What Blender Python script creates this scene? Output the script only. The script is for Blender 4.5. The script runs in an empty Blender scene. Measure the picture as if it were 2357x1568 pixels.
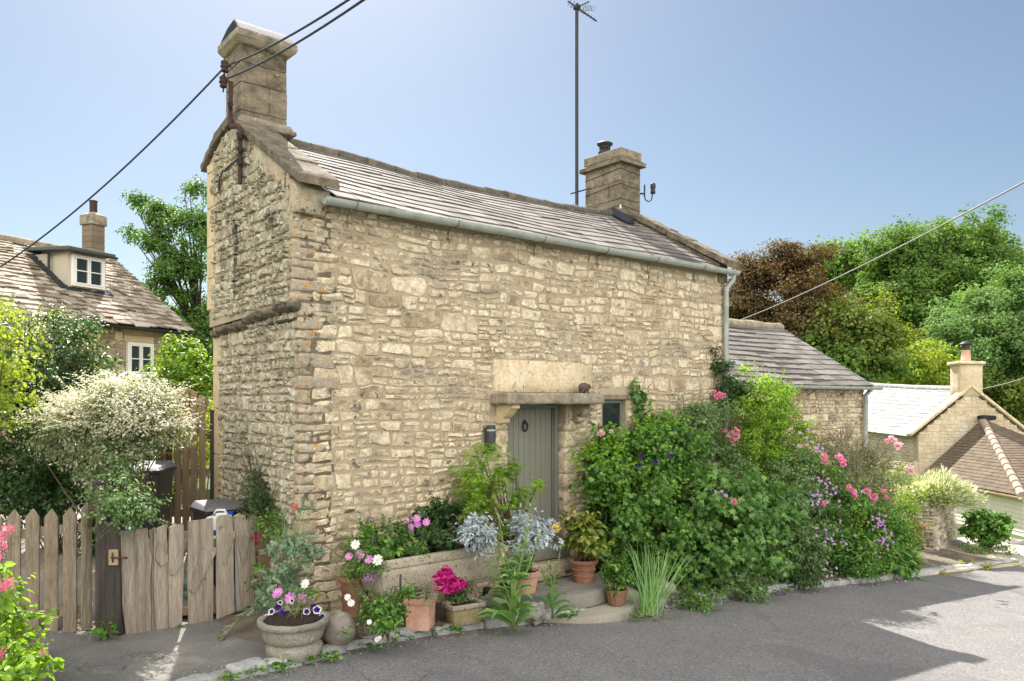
import bpy, bmesh, math, random
import numpy as np
from mathutils import Vector, Matrix, noise
random.seed(11); RNG = np.random.default_rng(5)
R = random.uniform
SC = bpy.context.scene
COL = SC.collection
# ---------------------------------------------------------------- survey frame
# eye at the origin, x right, y forward, z up. The cottage front runs along U, its depth along V.
FOC = 1760.0; CX = 1178.5; CY = 925.0
U = Vector((.7692, .6390, 0)); V = Vector((-.6390, .7692, 0)); CN = Vector((-2.252, 8.12, 0))
SL = .065
def W(t, s, z): return CN + U * t + V * s + Vector((0, 0, z))
def ts(x, y):
    dx, dy = x - CN.x, y - CN.y
    return dx * U.x + dy * U.y, dx * V.x + dy * V.y
def gz(x, y): return -2.45 - SL * (ts(x, y)[0])
def at(px, py, Y): return Vector(((px - CX) / FOC * Y, Y, -(py - CY) / FOC * Y))
def G(px, py, dz=0.0):
    """point of the sloping ground seen along a surveyed bearing"""
    a = (px - CX) / FOC; b = -(py - CY) / FOC
    k = a * U.x + U.y; t0 = -(CN.x * U.x + CN.y * U.y)
    Y = (-2.45 + dz - SL * t0) / (b + SL * k)
    return Vector((a * Y, Y, b * Y))
# ---------------------------------------------------------------- mesh collector
class MB:
    def __init__(s): s.v = []; s.f = []
    def add(s, vs, fs):
        o = len(s.v); s.v += [tuple(p) for p in vs]; s.f += [tuple(i + o for i in f) for f in fs]; return s
    def hexa(s, p):   # 8 points: bottom ring 0-3, top ring 4-7
        return s.add(p, [(3, 2, 1, 0), (4, 5, 6, 7), (0, 1, 5, 4), (1, 2, 6, 5), (2, 3, 7, 6), (3, 0, 4, 7)])
    def box(s, fr, a0, a1, b0, b1, c0, c1):
        return s.hexa([fr(a0, b0, c0), fr(a1, b0, c0), fr(a1, b1, c0), fr(a0, b1, c0),
                       fr(a0, b0, c1), fr(a1, b0, c1), fr(a1, b1, c1), fr(a0, b1, c1)])
    def prism(s, poly, d):
        n = len(poly); poly = [Vector(p) for p in poly]; d = Vector(d)
        return s.add(poly + [p + d for p in poly], [tuple(range(n - 1, -1, -1)), tuple(range(n, 2 * n))] +
                     [(i, (i + 1) % n, n + (i + 1) % n, n + i) for i in range(n)])
    def tube(s, pts, r, n=6, r1=None, cap=True):
        pts = [Vector(p) for p in pts]; m = len(pts); r1 = r if r1 is None else r1; vs = []
        up = None
        for i, p in enumerate(pts):
            d = (pts[min(i + 1, m - 1)] - pts[max(i - 1, 0)])
            d = d.normalized() if d.length > 1e-9 else Vector((0, 0, 1))
            if up is None:
                up = d.orthogonal().normalized()
            up = (up - d * up.dot(d)); up = up.normalized() if up.length > 1e-6 else d.orthogonal().normalized()
            w = d.cross(up); rr = r + (r1 - r) * i / max(1, m - 1)
            for k in range(n):
                a = 2 * math.pi * k / n
                vs.append(p + up * (math.cos(a) * rr) + w * (math.sin(a) * rr))
        fs = [(i * n + k, i * n + (k + 1) % n, (i + 1) * n + (k + 1) % n, (i + 1) * n + k) for i in range(m - 1) for k in range(n)]
        if cap: fs += [tuple(range(n - 1, -1, -1)), tuple(range((m - 1) * n, m * n))]
        return s.add(vs, fs)
    def lathe(s, c, prof, n=24, rib=0.0, nr=0):
        c = Vector(c); vs = []; m = len(prof)
        for (r, z) in prof:
            for k in range(n):
                a = 2 * math.pi * k / n; rr = r * (1 + rib * math.cos(a * nr))
                vs.append(c + Vector((math.cos(a) * rr, math.sin(a) * rr, z)))
        fs = [(i * n + k, i * n + (k + 1) % n, (i + 1) * n + (k + 1) % n, (i + 1) * n + k) for i in range(m - 1) for k in range(n)]
        fs += [tuple(range(n - 1, -1, -1)), tuple(range((m - 1) * n, m * n))]
        return s.add(vs, fs)
    def ball(s, c, rx, ry=None, rz=None, amp=0.0, sub=3, fr=1.5, rotz=0.0, seed=0):
        bm = bmesh.new(); bmesh.ops.create_icosphere(bm, subdivisions=sub, radius=1)
        ry = rx if ry is None else ry; rz = rx if rz is None else rz; c = Vector(c)
        M = Matrix.Rotation(rotz, 3, 'Z')
        vs = []
        for v in bm.verts:
            k = 1 + amp * noise.noise(v.co * fr + Vector((seed * 7.1, seed, 3)))
            vs.append(c + M @ Vector((v.co.x * rx * k, v.co.y * ry * k, v.co.z * rz * k)))
        fs = [tuple(v.index for v in f.verts) for f in bm.faces]; bm.free()
        return s.add(vs, fs)
ORG = {}
def base_of(p): return ORG.get(p.name, Vector((0, 0, 0))) if p else Vector((0, 0, 0))
def finish(me, m, smooth):
    me.materials.append(m)
    if smooth: me.polygons.foreach_set('use_smooth', [True] * len(me.polygons))
    me.update()
def obj(name, mb, m, parent=None, bevel=0, smooth=False, rough=0, cuts=0, rs=6.0, segs=1, auto=None):
    o0 = base_of(parent)
    me = bpy.data.meshes.new(name)
    me.from_pydata([(x - o0.x, y - o0.y, z - o0.z) for x, y, z in mb.v], [], mb.f)
    me.validate(verbose=False)
    if bevel or rough or cuts or auto is not None:
        bm = bmesh.new(); bm.from_mesh(me)
        bmesh.ops.recalc_face_normals(bm, faces=bm.faces)
        if bevel: bmesh.ops.bevel(bm, geom=list(bm.edges), offset=bevel, segments=segs, affect='EDGES', profile=.6, clamp_overlap=True)
        if cuts: bmesh.ops.subdivide_edges(bm, edges=[e for e in bm.edges if e.calc_length() > rs * 0 + .02], cuts=cuts, use_grid_fill=True)
        if rough:
            bm.normal_update()
            for v in bm.verts:
                p = v.co * rs
                v.co += v.normal * (rough * (noise.noise(p) + .5 * noise.noise(p * 2.7)))
                v.co += Vector(noise.noise_vector(p * 1.3 + Vector((9, 9, 9)))) * rough * .5
        bm.to_mesh(me); bm.free()
    finish(me, m, smooth or auto is not None)
    if auto is not None:
        me.set_sharp_from_angle(angle=math.radians(auto))
    o = bpy.data.objects.new(name, me); COL.objects.link(o)
    if parent: o.parent = parent; ORG[o.name] = o0
    return o
def thing(name, label, cat, loc, group=None):
    o = bpy.data.objects.new(name, None); COL.objects.link(o); o.empty_display_size = .1
    o.location = loc; ORG[o.name] = Vector(loc); o['label'] = label; o['category'] = cat
    if group: o['group'] = group
    return o
def tag(o, label, cat, group=None, kind=None):
    o['label'] = label; o['category'] = cat
    if group: o['group'] = group
    if kind: o['kind'] = kind
    return o
def struct(o, label=None):
    o['kind'] = 'structure'
    if label: o['label'] = label
    return o
# ---------------------------------------------------------------- materials
def ramp(nt, fac, cols, pos=None):
    n = nt.nodes.new('ShaderNodeValToRGB'); e = n.color_ramp.elements
    pos = pos or [i / (len(cols) - 1) for i in range(len(cols))]
    e[0].position = pos[0]; e[0].color = (*cols[0], 1); e[1].position = pos[-1]; e[1].color = (*cols[-1], 1)
    for c, p in list(zip(cols, pos))[1:-1]:
        x = e.new(p); x.color = (*c, 1)
    nt.links.new(fac, n.inputs[0]); return n.outputs[0]
def math_(nt, op, a, b=None, c=None, clamp=False):
    n = nt.nodes.new('ShaderNodeMath'); n.operation = op; n.use_clamp = clamp
    for i, x in enumerate((a, b, c)):
        if x is None: continue
        if isinstance(x, (int, float)): n.inputs[i].default_value = x
        else: nt.links.new(x, n.inputs[i])
    return n.outputs[0]
def nz(nt, vec, scale, detail=5, rough=.6, dist=0.0):
    n = nt.nodes.new('ShaderNodeTexNoise'); n.inputs['Scale'].default_value = scale
    n.inputs['Detail'].default_value = detail; n.inputs['Roughness'].default_value = rough
    n.inputs['Distortion'].default_value = dist
    nt.links.new(vec, n.inputs['Vector']); return n.outputs['Fac']
def mix(nt, fac, a, b, mode='MIX'):
    n = nt.nodes.new('ShaderNodeMix'); n.data_type = 'RGBA'; n.blend_type = mode
    for s_, x in ((0, fac), (6, a), (7, b)):
        if isinstance(x, (int, float)): n.inputs[s_].default_value = x
        elif isinstance(x, tuple): n.inputs[s_].default_value = (*x, 1)
        else: nt.links.new(x, n.inputs[s_])
    return n.outputs[2]
def mapr(nt, v, a, b, c=0.0, d=1.0):
    n = nt.nodes.new('ShaderNodeMapRange'); nt.links.new(v, n.inputs[0])
    for i, x in enumerate((a, b, c, d)): n.inputs[i + 1].default_value = x
    return n.outputs[0]
def mat(name, cols, rough=.85, island=0.0, ns=3.0, nf=.8, fine=30.0, fa=.25, spots=(), bump=.3, bs=25.0, bd=.02,
        metal=0.0, transl=0.0, tcol=None, stretch=None, spec=.3, bump2=None, rim=None):
    m = bpy.data.materials.new(name); m.use_nodes = True; nt = m.node_tree; nt.nodes.clear(); L = nt.links.new
    out = nt.nodes.new('ShaderNodeOutputMaterial'); bs_ = nt.nodes.new('ShaderNodeBsdfPrincipled')
    tc = nt.nodes.new('ShaderNodeTexCoord'); vec = tc.outputs['Object']
    if stretch:
        mp = nt.nodes.new('ShaderNodeMapping'); L(vec, mp.inputs[0])
        if len(stretch) > 3: mp.inputs['Rotation'].default_value = (0, 0, stretch[3])
        mp.inputs['Scale'].default_value = stretch[:3]; vec = mp.outputs[0]
    n1 = nz(nt, vec, ns)
    fac = math_(nt, 'MULTIPLY_ADD', math_(nt, 'SUBTRACT', n1, .5), nf * 2.2, .5)
    if island:
        g = nt.nodes.new('ShaderNodeNewGeometry')
        r_ = math_(nt, 'MULTIPLY', math_(nt, 'SUBTRACT', g.outputs['Random Per Island'], .5), island)
        fac = math_(nt, 'ADD', fac, r_)
    fac = math_(nt, 'MAXIMUM', math_(nt, 'MINIMUM', fac, 1.0), 0.0)
    col = ramp(nt, fac, cols) if len(cols) > 1 else None
    if col is None:
        rgb = nt.nodes.new('ShaderNodeRGB'); rgb.outputs[0].default_value = (*cols[0], 1); col = rgb.outputs[0]
    if fa:
        n2 = nz(nt, vec, fine, 6, .7)
        k = mapr(nt, n2, .25, .75, 1 - fa, 1 + fa)
        v_ = nt.nodes.new('ShaderNodeVectorMath'); v_.operation = 'SCALE'; L(col, v_.inputs[0]); L(k, v_.inputs['Scale']); col = v_.outputs[0]
    for sp_ in spots:
        sc, s_scale, thr, soft = sp_[:4]; v3 = tc.outputs['Object']
        if len(sp_) > 4:
            mq = nt.nodes.new('ShaderNodeMapping'); L(v3, mq.inputs[0]); mq.inputs['Scale'].default_value = sp_[4]; v3 = mq.outputs[0]
        n3 = nz(nt, v3, s_scale, 5, .68, .3)
        col = mix(nt, mapr(nt, n3, thr, thr + soft), col, sc)
    L(col, bs_.inputs['Base Color']); bs_.inputs['Roughness'].default_value = rough
    bs_.inputs['Metallic'].default_value = metal; bs_.inputs['Specular IOR Level'].default_value = spec
    if bump:
        b = nt.nodes.new('ShaderNodeBump'); b.inputs['Strength'].default_value = bump; b.inputs['Distance'].default_value = bd
        h = nz(nt, vec, bs, 8, .65)
        if bump2: h = math_(nt, 'ADD', h, math_(nt, 'MULTIPLY', nz(nt, vec, bump2, 4, .6), 1.6))
        L(h, b.inputs['Height']); L(b.outputs[0], bs_.inputs['Normal'])
    if transl:
        t = nt.nodes.new('ShaderNodeBsdfTranslucent')
        hs = nt.nodes.new('ShaderNodeVectorMath'); hs.operation = 'MULTIPLY'; L(col, hs.inputs[0]); hs.inputs[1].default_value = tcol or (1.5, 1.6, .7)
        L(hs.outputs[0], t.inputs['Color'])
        mx = nt.nodes.new('ShaderNodeMixShader'); mx.inputs[0].default_value = transl
        L(bs_.outputs[0], mx.inputs[1]); L(t.outputs[0], mx.inputs[2]); L(mx.outputs[0], out.inputs[0])
    else: L(bs_.outputs[0], out.inputs[0])
    return m
def leafm(name, cols, transl=.35, rough=.5, spec=.35, tcol=None, island=1.0):
    return mat(name, cols, rough=rough, island=island, ns=3.2, nf=.5, fa=.12, fine=12, bump=0, transl=transl, spec=spec, tcol=tcol)
M = {}
M['stone'] = mat('front_stone', [(.33, .26, .17), (.48, .39, .265), (.60, .50, .35), (.68, .585, .42), (.74, .66, .50)], .92, island=.7, ns=4.5, nf=.8,
    fine=17, fa=.48, spots=[((.25, .22, .18), 1.4, .55, .14, (1, 1, 1.8)), ((.12, .11, .095), 3.4, .60, .09, (1, 1, 1.7)), ((.13, .115, .10), 9.5, .62, .05), ((.07, .065, .06), 21, .655, .03), ((.62, .59, .52), 9, .655, .05), ((.46, .31, .16), 5.5, .69, .06)], bump=.85, bs=30, bd=.022, bump2=9)
M['stone_yellow'] = mat('corner_stone', [(.26, .22, .16), (.37, .315, .235), (.45, .385, .29), (.53, .465, .355)], .92, island=.55, ns=5, nf=.6, fine=30, fa=.35,
    spots=[((.09, .085, .08), 6, .57, .06), ((.50, .25, .06), 15, .585, .03), ((.62, .60, .54), 9, .62, .05), ((.05, .048, .045), 24, .63, .02)], bump=.8, bs=30, bd=.02, bump2=9)
M['stone_gable'] = mat('gable_stone', [(.27, .24, .185), (.41, .365, .275), (.51, .455, .345), (.58, .525, .405), (.66, .615, .52)], .95, island=.8, ns=2.2, nf=.75, fine=22, fa=.35,
    spots=[((.13, .12, .10), 2.6, .60, .09), ((.055, .053, .048), 1.0, .60, .08, (3.2, 3.2, .55)), ((.55, .43, .24), 5, .67, .05), ((.08, .075, .07), 15, .645, .04)], bump=1.0, bs=24, bd=.03, bump2=8)
M['ashlar'] = mat('pale_ashlar', [(.42, .34, .22), (.60, .48, .30), (.66, .54, .36)], .9, ns=4, nf=.8, fine=25, fa=.2,
    spots=[((.14, .125, .11), 8, .64, .05), ((.36, .22, .10), 26, .68, .03)], bump=.4, bs=30, bd=.012)
M['mortar'] = mat('lime_mortar', [(.31, .25, .175), (.40, .33, .235), (.47, .40, .29)], .95, ns=2.5, nf=.6, fine=45, fa=.25, bump=.6, bs=45, bd=.012, bump2=12)
M['lintel'] = mat('lintel_stone', [(.46, .37, .24), (.62, .51, .34), (.70, .61, .45)], .9, ns=3, nf=1.0, fine=22, fa=.3,
    spots=[((.13, .12, .11), 13, .62, .06), ((.16, .15, .13), 3.4, .62, .12), ((.52, .33, .12), 14, .69, .04)], bump=.4, bs=35, bd=.012)
M['capstone'] = mat('lichened_stone', [(.13, .12, .105), (.24, .21, .165), (.34, .29, .21), (.42, .36, .26)], .93, ns=5, nf=.9, fine=30, fa=.3, island=.4,
    spots=[((.52, .47, .36), 13, .62, .04), ((.50, .27, .07), 11, .67, .03), ((.05, .05, .048), 22, .64, .04)], bump=.8, bs=25, bd=.02)
M['chimney'] = mat('chimney_stone', [(.085, .07, .05), (.15, .125, .088), (.215, .18, .128), (.30, .25, .18)], .92, ns=6, nf=.9, fine=22, fa=.4, island=.6,
    spots=[((.10, .09, .08), 5, .63, .08), ((.47, .37, .2), 9, .67, .04)], bump=.8, bs=14, bd=.015, stretch=(1, 1, 1.7))
M['coping'] = mat('coping_stone', [(.07, .063, .053), (.13, .112, .086), (.20, .165, .12), (.30, .25, .18)], .93, ns=6, nf=.9, fine=30, fa=.35, spots=[((.50, .45, .36), 9, .66, .05), ((.42, .23, .07), 7, .67, .05), ((.045, .045, .042), 18, .62, .05)], bump=.9, bs=25, bd=.02)
M['ridge'] = mat('dark_ridge_stone', [(.06, .057, .05), (.12, .108, .09), (.19, .165, .13)], .95, ns=6, nf=.9, fine=30, fa=.35, island=.4, spots=[((.42, .40, .35), 14, .66, .04)], bump=1, bs=25, bd=.02)
M['slate'] = mat('grey_slate', [(.10, .092, .085), (.15, .138, .128), (.19, .176, .163), (.235, .22, .203)], .8, island=.8, ns=4, nf=.4, fine=18, fa=.2,
    spots=[((.32, .30, .27), 7, .68, .08), ((.08, .07, .065), 6, .64, .06)], bump=.45, bs=20, bd=.01, spec=.22)
M['slate_blue'] = mat('blue_slate', [(.26, .26, .255), (.33, .33, .32), (.39, .39, .38)], .8, island=1.0, ns=3, nf=.4, fine=18, fa=.15, bump=.3, bs=20, bd=.008, spec=.12)
M['stoneslate'] = mat('stone_slate', [(.17, .135, .10), (.29, .24, .185), (.40, .345, .275), (.50, .445, .37)], .9, island=1.1, ns=4, nf=.5, fine=20, fa=.3,
    spots=[((.10, .085, .06), 6, .62, .06)], bump=.8, bs=18, bd=.02)
M['tile'] = mat('clay_tile', [(.10, .075, .052), (.14, .108, .076), (.175, .14, .10)], .9, island=.6, ns=4, nf=.4, fine=20, fa=.25, spots=[((.42, .39, .33), 5, .72, .05)], bump=.5, bs=20, bd=.01)
M['tile_bar'] = mat('pale_hip_tile', [(.30, .24, .19), (.42, .345, .28)], .85, ns=5, nf=.6, fa=.2, bump=.4)
M['lead'] = mat('lead_flashing', [(.02, .024, .03), (.036, .042, .05)], .8, ns=6, nf=.7, fa=.25, bump=.4, bs=10, spec=.15)
M['gutter'] = mat('grey_gutter_metal', [(.25, .28, .27), (.38, .41, .385), (.46, .48, .45)], .55, ns=5, nf=.8, fine=30, fa=.15, spots=[((.22, .17, .11), 15, .68, .05)], bump=.2, spec=.45)
M['black_iron'] = mat('black_iron', [(.018, .018, .02), (.04, .038, .038)], .55, ns=8, bump=.3, spec=.4)
M['rust'] = mat('rusty_iron', [(.03, .017, .015), (.07, .036, .03), (.045, .03, .027)], .85, ns=12, bump=.5)
M['rust_light'] = mat('thin_rusty_rod', [(.14, .085, .06), (.24, .15, .10)], .85, ns=12, bump=.3)
M['cable'] = mat('black_cable', [(.025, .03, .045), (.045, .05, .065)], .6, ns=5, bump=0)
M['wire_grey'] = mat('grey_wire', [(.30, .30, .28)], .6, bump=0, fa=0)
M['door'] = mat('sage_door_paint', [(.17, .17, .137), (.235, .235, .19)], .5, ns=2, nf=.6, fine=60, fa=.06, bump=.12, bs=60, bd=.004, spec=.4)
M['frame_grey'] = mat('grey_frame_paint', [(.15, .16, .14), (.21, .22, .20)], .55, ns=6, fa=.1, bump=.15)
M['white_paint'] = mat('white_paint', [(.74, .74, .70), (.80, .80, .77)], .45, ns=3, fa=.04, bump=.05)
M['render'] = mat('cream_render', [(.44, .40, .30), (.50, .46, .36)], .9, ns=3, fa=.08, bump=.2)
M['boards'] = mat('cream_boards', [(.74, .68, .55), (.82, .77, .65)], .7, ns=3, fa=.08, bump=.15)
M['wood'] = mat('grey_weathered_wood', [(.08, .065, .045), (.15, .12, .085), (.215, .175, .125), (.28, .235, .175)], .88, ns=3.5, nf=.7, fine=14, fa=.4, island=.5,
    spots=[((.06, .075, .02), 2.4, .60, .14), ((.06, .045, .035), 14, .73, .02)], stretch=(6, 6, .55), bump=.8, bs=16, bd=.012)
M['wood_dark'] = mat('black_stained_wood', [(.022, .019, .017), (.05, .042, .037), (.085, .072, .06)], .85, ns=4, nf=.8, fine=18, fa=.4, stretch=(6, 6, .5), bump=.7, bs=14, bd=.01)
M['wood_gate'] = mat('rustic_gate_wood', [(.12, .10, .08), (.22, .185, .15), (.32, .27, .22), (.42, .36, .29)], .9, ns=2.6, nf=.8, fine=16, fa=.42, island=.7,
    spots=[((.07, .055, .045), 12, .71, .03), ((.13, .10, .08), 3, .64, .1)], stretch=(6, 6, .5), bump=.9, bs=14, bd=.015)
M['wood_brown'] = mat('brown_fence_wood', [(.11, .07, .045), (.20, .14, .09), (.29, .205, .135)], .85, ns=3, nf=.6, fine=16, fa=.35, island=.6, stretch=(6, 6, .5), bump=.6, bs=14, bd=.01)
M['reed'] = mat('dark_reed', [(.05, .028, .018), (.13, .07, .045), (.2, .12, .075)], .7, island=1.2, ns=6, nf=.3, stretch=(5, 5, .4), bump=.3)
M['bin'] = mat('dark_grey_plastic', [(.025, .025, .028), (.045, .045, .05)], .5, ns=5, fa=.1, bump=.15, spec=.4)
M['bin_lid'] = mat('grey_bin_lid', [(.13, .13, .14), (.19, .19, .20)], .55, ns=5, fa=.12, bump=.2, spec=.4)
M['white_plastic'] = mat('white_plastic', [(.72, .74, .76)], .35, bump=0, fa=.03)
M['blue_plastic'] = mat('blue_plastic', [(.02, .06, .42)], .35, bump=0, fa=.05)
M['blue_bag'] = mat('blue_sheet', [(.03, .10, .16), (.06, .18, .26)], .4, ns=9, fa=.2, bump=.7, bs=8, bd=.05)
M['terra'] = mat('old_terracotta', [(.20, .10, .065), (.33, .155, .10), (.42, .22, .145)], .85, ns=5, nf=.8, fa=.25, spots=[((.16, .13, .10), 7, .62, .08), ((.5, .42, .34), 12, .69, .05)], bump=.4, bs=30)
M['terra_pale'] = mat('pale_terracotta', [(.48, .25, .17), (.60, .36, .26), (.68, .50, .40)], .85, ns=4, nf=.9, fa=.15, spots=[((.70, .62, .54), 6, .64, .1)], bump=.25, bs=30)
M['terra_brown'] = mat('brown_ribbed_terracotta', [(.17, .09, .06), (.30, .165, .11)], .85, ns=7, nf=.8, fa=.25, bump=.4)
M['conc'] = mat('mossy_cast_stone', [(.15, .14, .115), (.25, .235, .195), (.34, .32, .27)], .93, ns=5, nf=.8, fine=40, fa=.3, spots=[((.42, .40, .35), 16, .62, .05), ((.05, .05, .045), 24, .65, .04)], bump=.8, bs=40, bd=.012)
M['trough'] = mat('lichened_trough_stone', [(.27, .235, .175), (.37, .33, .255), (.45, .41, .325)], .93, ns=3, nf=.8, fine=40, fa=.25, spots=[((.06, .055, .05), 30, .585, .04), ((.16, .15, .125), 5, .60, .1), ((.56, .53, .45), 15, .66, .05)], bump=.8, bs=35, bd=.015)
M['yellow_trough'] = mat('ochre_cast_stone', [(.20, .165, .09), (.34, .28, .16), (.42, .36, .23)], .93, ns=6, nf=.8, fine=40, fa=.3, spots=[((.06, .055, .05), 26, .63, .04)], bump=.8, bs=30)
M['step'] = mat('worn_step_stone', [(.15, .145, .125), (.21, .20, .175), (.27, .26, .23)], .85, ns=3, nf=.7, fine=50, fa=.25, spots=[((.40, .42, .39), 6, .70, .02), ((.10, .095, .08), 5, .66, .08)], bump=.5, bs=45, bd=.008)
M['slab'] = mat('kerb_slab_stone', [(.27, .25, .205), (.36, .335, .28)], .9, ns=3, nf=.7, fine=50, fa=.25, bump=.5, bs=40, bd=.01)
M['kerb'] = mat('grey_kerb_stone', [(.22, .22, .21), (.34, .345, .34), (.45, .455, .445)], .9, island=.5, ns=5, nf=.8, fine=40, fa=.3, spots=[((.13, .15, .07), 5, .64, .07)], bump=.8, bs=25, bd=.02)
M['rock'] = mat('grey_rock', [(.19, .18, .165), (.30, .285, .26), (.42, .41, .38)], .9, ns=6, nf=.9, fine=30, fa=.3, bump=.9, bs=18, bd=.03)
M['boulder'] = mat('brown_boulder', [(.19, .165, .14), (.27, .24, .205), (.34, .31, .27)], .85, ns=5, nf=.8, fine=25, fa=.25, bump=.6, bs=10, bd=.02, stretch=(1, 1, 3))
M['soil'] = mat('dry_soil', [(.09, .075, .055), (.17, .145, .11), (.26, .225, .175)], .95, ns=3, nf=.9, fine=60, fa=.5, spots=[((.40, .37, .31), 48, .66, .03), ((.06, .10, .03), 2.6, .66, .08)], bump=1.0, bs=40, bd=.03)
M['potsoil'] = mat('dark_compost', [(.02, .014, .01), (.045, .033, .024)], .95, ns=30, fa=.4, bump=1, bs=60)
M['paving'] = mat('limestone_paving', [(.34, .29, .22), (.47, .41, .32), (.55, .49, .39)], .9, ns=2, nf=.8, fine=25, fa=.25, spots=[((.14, .16, .06), 4, .66, .05)], bump=.6, bs=12, bd=.03)
M['gravel'] = mat('garden_gravel', [(.20, .18, .15), (.33, .30, .26), (.46, .43, .37)], .95, ns=2.5, nf=.5, fine=55, fa=.5, bump=1, bs=50, bd=.02)
M['grass'] = mat('rough_grass', [(.04, .07, .02), (.07, .11, .03), (.10, .14, .045)], .9, ns=.6, nf=.9, fine=8, fa=.4, bump=1, bs=8, bd=.1)
M['bark'] = mat('bark', [(.025, .02, .016), (.055, .045, .035), (.08, .07, .055)], .95, ns=5, fa=.3, stretch=(4, 4, 1), bump=.9, bs=15, bd=.03)
M['twig'] = mat('twig', [(.10, .07, .045), (.15, .11, .07)], .9, ns=5, fa=.2, bump=0)
M['stem'] = mat('green_stem', [(.12, .19, .05), (.19, .27, .09)], .6, ns=8, fa=.1, bump=0)
M['pig'] = mat('brown_bronze', [(.05, .035, .028), (.11, .075, .06), (.15, .11, .09)], .6, ns=14, fa=.2, bump=.4)
M['lamp'] = mat('anthracite_metal', [(.05, .053, .065)], .45, fa=.05, bump=0)
M['lampglass'] = mat('lamp_lens', [(.42, .42, .40)], .3, fa=.05, bump=0)
M['logend'] = mat('cut_log', [(.26, .15, .10), (.42, .28, .19)], .85, ns=8, fa=.3, bump=.3)
M['yellow'] = mat('yellow_petal', [(.80, .50, .01), (.88, .62, .03)], .6, bump=0, fa=.05)
def petal(n, cols, tr=.3): return leafm(n, cols, tr, .6, .2, (1.2, 1.0, 1.15))
M['cosmos'] = petal('pink_cosmos_petal', [(.60, .20, .62), (.74, .32, .72)])
M['white_petal'] = petal('white_petal', [(.78, .78, .76), (.85, .85, .84)])
M['rosepink'] = petal('pink_rose_petal', [(.74, .16, .34), (.86, .34, .52), (.92, .56, .68)])
M['palepink'] = petal('pale_pink_petal', [(.80, .50, .55), (.86, .64, .66)])
M['magenta'] = petal('magenta_petal', [(.38, .01, .15), (.56, .02, .22), (.66, .05, .28)])
M['coral'] = petal('coral_petal', [(.75, .10, .06), (.85, .18, .12)])
M['purple'] = petal('purple_petal', [(.03, .008, .12), (.07, .02, .22)])
M['lilac'] = petal('lilac_petal', [(.40, .20, .50), (.56, .32, .62)])
M['valpink'] = petal('valerian_pink', [(.66, .14, .27), (.80, .30, .42)])
# foliage
M['L_dark'] = leafm('dark_leaf', [(.022, .055, .018), (.045, .10, .028), (.075, .15, .04)])
M['L_mid'] = leafm('mid_green_leaf', [(.04, .10, .022), (.10, .22, .04), (.22, .41, .075)])
M['L_tip'] = leafm('young_leaf', [(.20, .40, .05), (.30, .52, .07), (.42, .62, .12)], .5)
M['L_bedtip'] = leafm('vine_tip', [(.10, .24, .05), (.16, .33, .08), (.24, .44, .12)], .45)
M['L_vine'] = leafm('vine_leaf', [(.05, .12, .032), (.11, .23, .055), (.22, .38, .10)])
M['L_bright'] = leafm('bright_leaf', [(.12, .22, .025), (.22, .36, .04), (.34, .48, .07)], .5)
M['L_grey'] = leafm('grey_green_leaf', [(.07, .13, .05), (.14, .24, .09), (.25, .36, .16)])
M['L_cot'] = leafm('cotoneaster_leaf', [(.10, .14, .07), (.22, .27, .15), (.46, .47, .34)], .35, .35, .6)
M['L_cotw'] = leafm('cotoneaster_sunlit_leaf', [(.62, .60, .48), (.74, .72, .60), (.80, .78, .70)], .45, .5, .4, (1.1, 1.1, .9))  # near-white leaf tone, sunlight on the crown put into the colour
M['L_silver'] = leafm('silver_leaf', [(.26, .32, .34), (.42, .49, .51), (.60, .65, .67)], .2, .7, .2, (1, 1, 1))
M['L_maple'] = leafm('maple_leaf', [(.13, .25, .03), (.23, .39, .05), (.38, .50, .09)], .45)
M['L_laurel'] = leafm('laurel_leaf', [(.08, .16, .02), (.16, .27, .03), (.30, .42, .06)], .4)
M['L_teasel'] = leafm('teasel_leaf', [(.12, .25, .07), (.20, .36, .11), (.29, .46, .17)], .35)
M['L_poppy'] = leafm('poppy_leaf', [(.11, .19, .12), (.18, .28, .18), (.26, .36, .24)], .3)
M['L_sage'] = leafm('sage_leaf', [(.13, .14, .08), (.24, .24, .15), (.36, .35, .24)], .35)
M['L_lav'] = leafm('lavender_stem', [(.18, .28, .08), (.32, .42, .16), (.50, .54, .32)], .4)
M['L_aucuba'] = mat('variegated_leaf', [(.05, .11, .015), (.16, .22, .03), (.42, .42, .10)], .4, island=.9, ns=14, nf=.9, fa=.3, fine=70, bump=0, transl=.25, spec=.5)
M['L_beech'] = leafm('copper_leaf', [(.05, .042, .022), (.11, .072, .036), (.19, .115, .06), (.17, .16, .05)], .35, .7, .1, tcol=(1.5, 1.35, .7))
M['L_beechy'] = leafm('copper_green_leaf', [(.09, .15, .035), (.16, .27, .05), (.30, .34, .09)], .45, tcol=(1.8, 1.4, .5))
M['L_tree'] = leafm('tree_leaf', [(.07, .14, .035), (.13, .23, .055), (.24, .34, .09)], .45, .7, .12)
M['L_tree2'] = leafm('soft_tree_leaf', [(.09, .18, .06), (.16, .27, .09), (.26, .37, .14)], .4, .7, .12)
M['L_ash'] = leafm('ash_leaf', [(.05, .11, .03), (.10, .19, .045), (.17, .28, .07)], .45)
M['L_yel'] = leafm('yellow_green_leaf', [(.15, .22, .025), (.26, .32, .04), (.38, .42, .06)], .5)
M['L_gold'] = leafm('golden_leaf', [(.16, .22, .03), (.28, .35, .05), (.42, .45, .10)], .4)
def glassm(name, c):
    m = bpy.data.materials.new(name); m.use_nodes = True; b = m.node_tree.nodes['Principled BSDF']
    b.inputs['Base Color'].default_value = (*c, 1); b.inputs['Roughness'].default_value = .04; b.inputs['Specular IOR Level'].default_value = .45
    return m
M['glass'] = glassm('window_glass', (.02, .03, .03))
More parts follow.
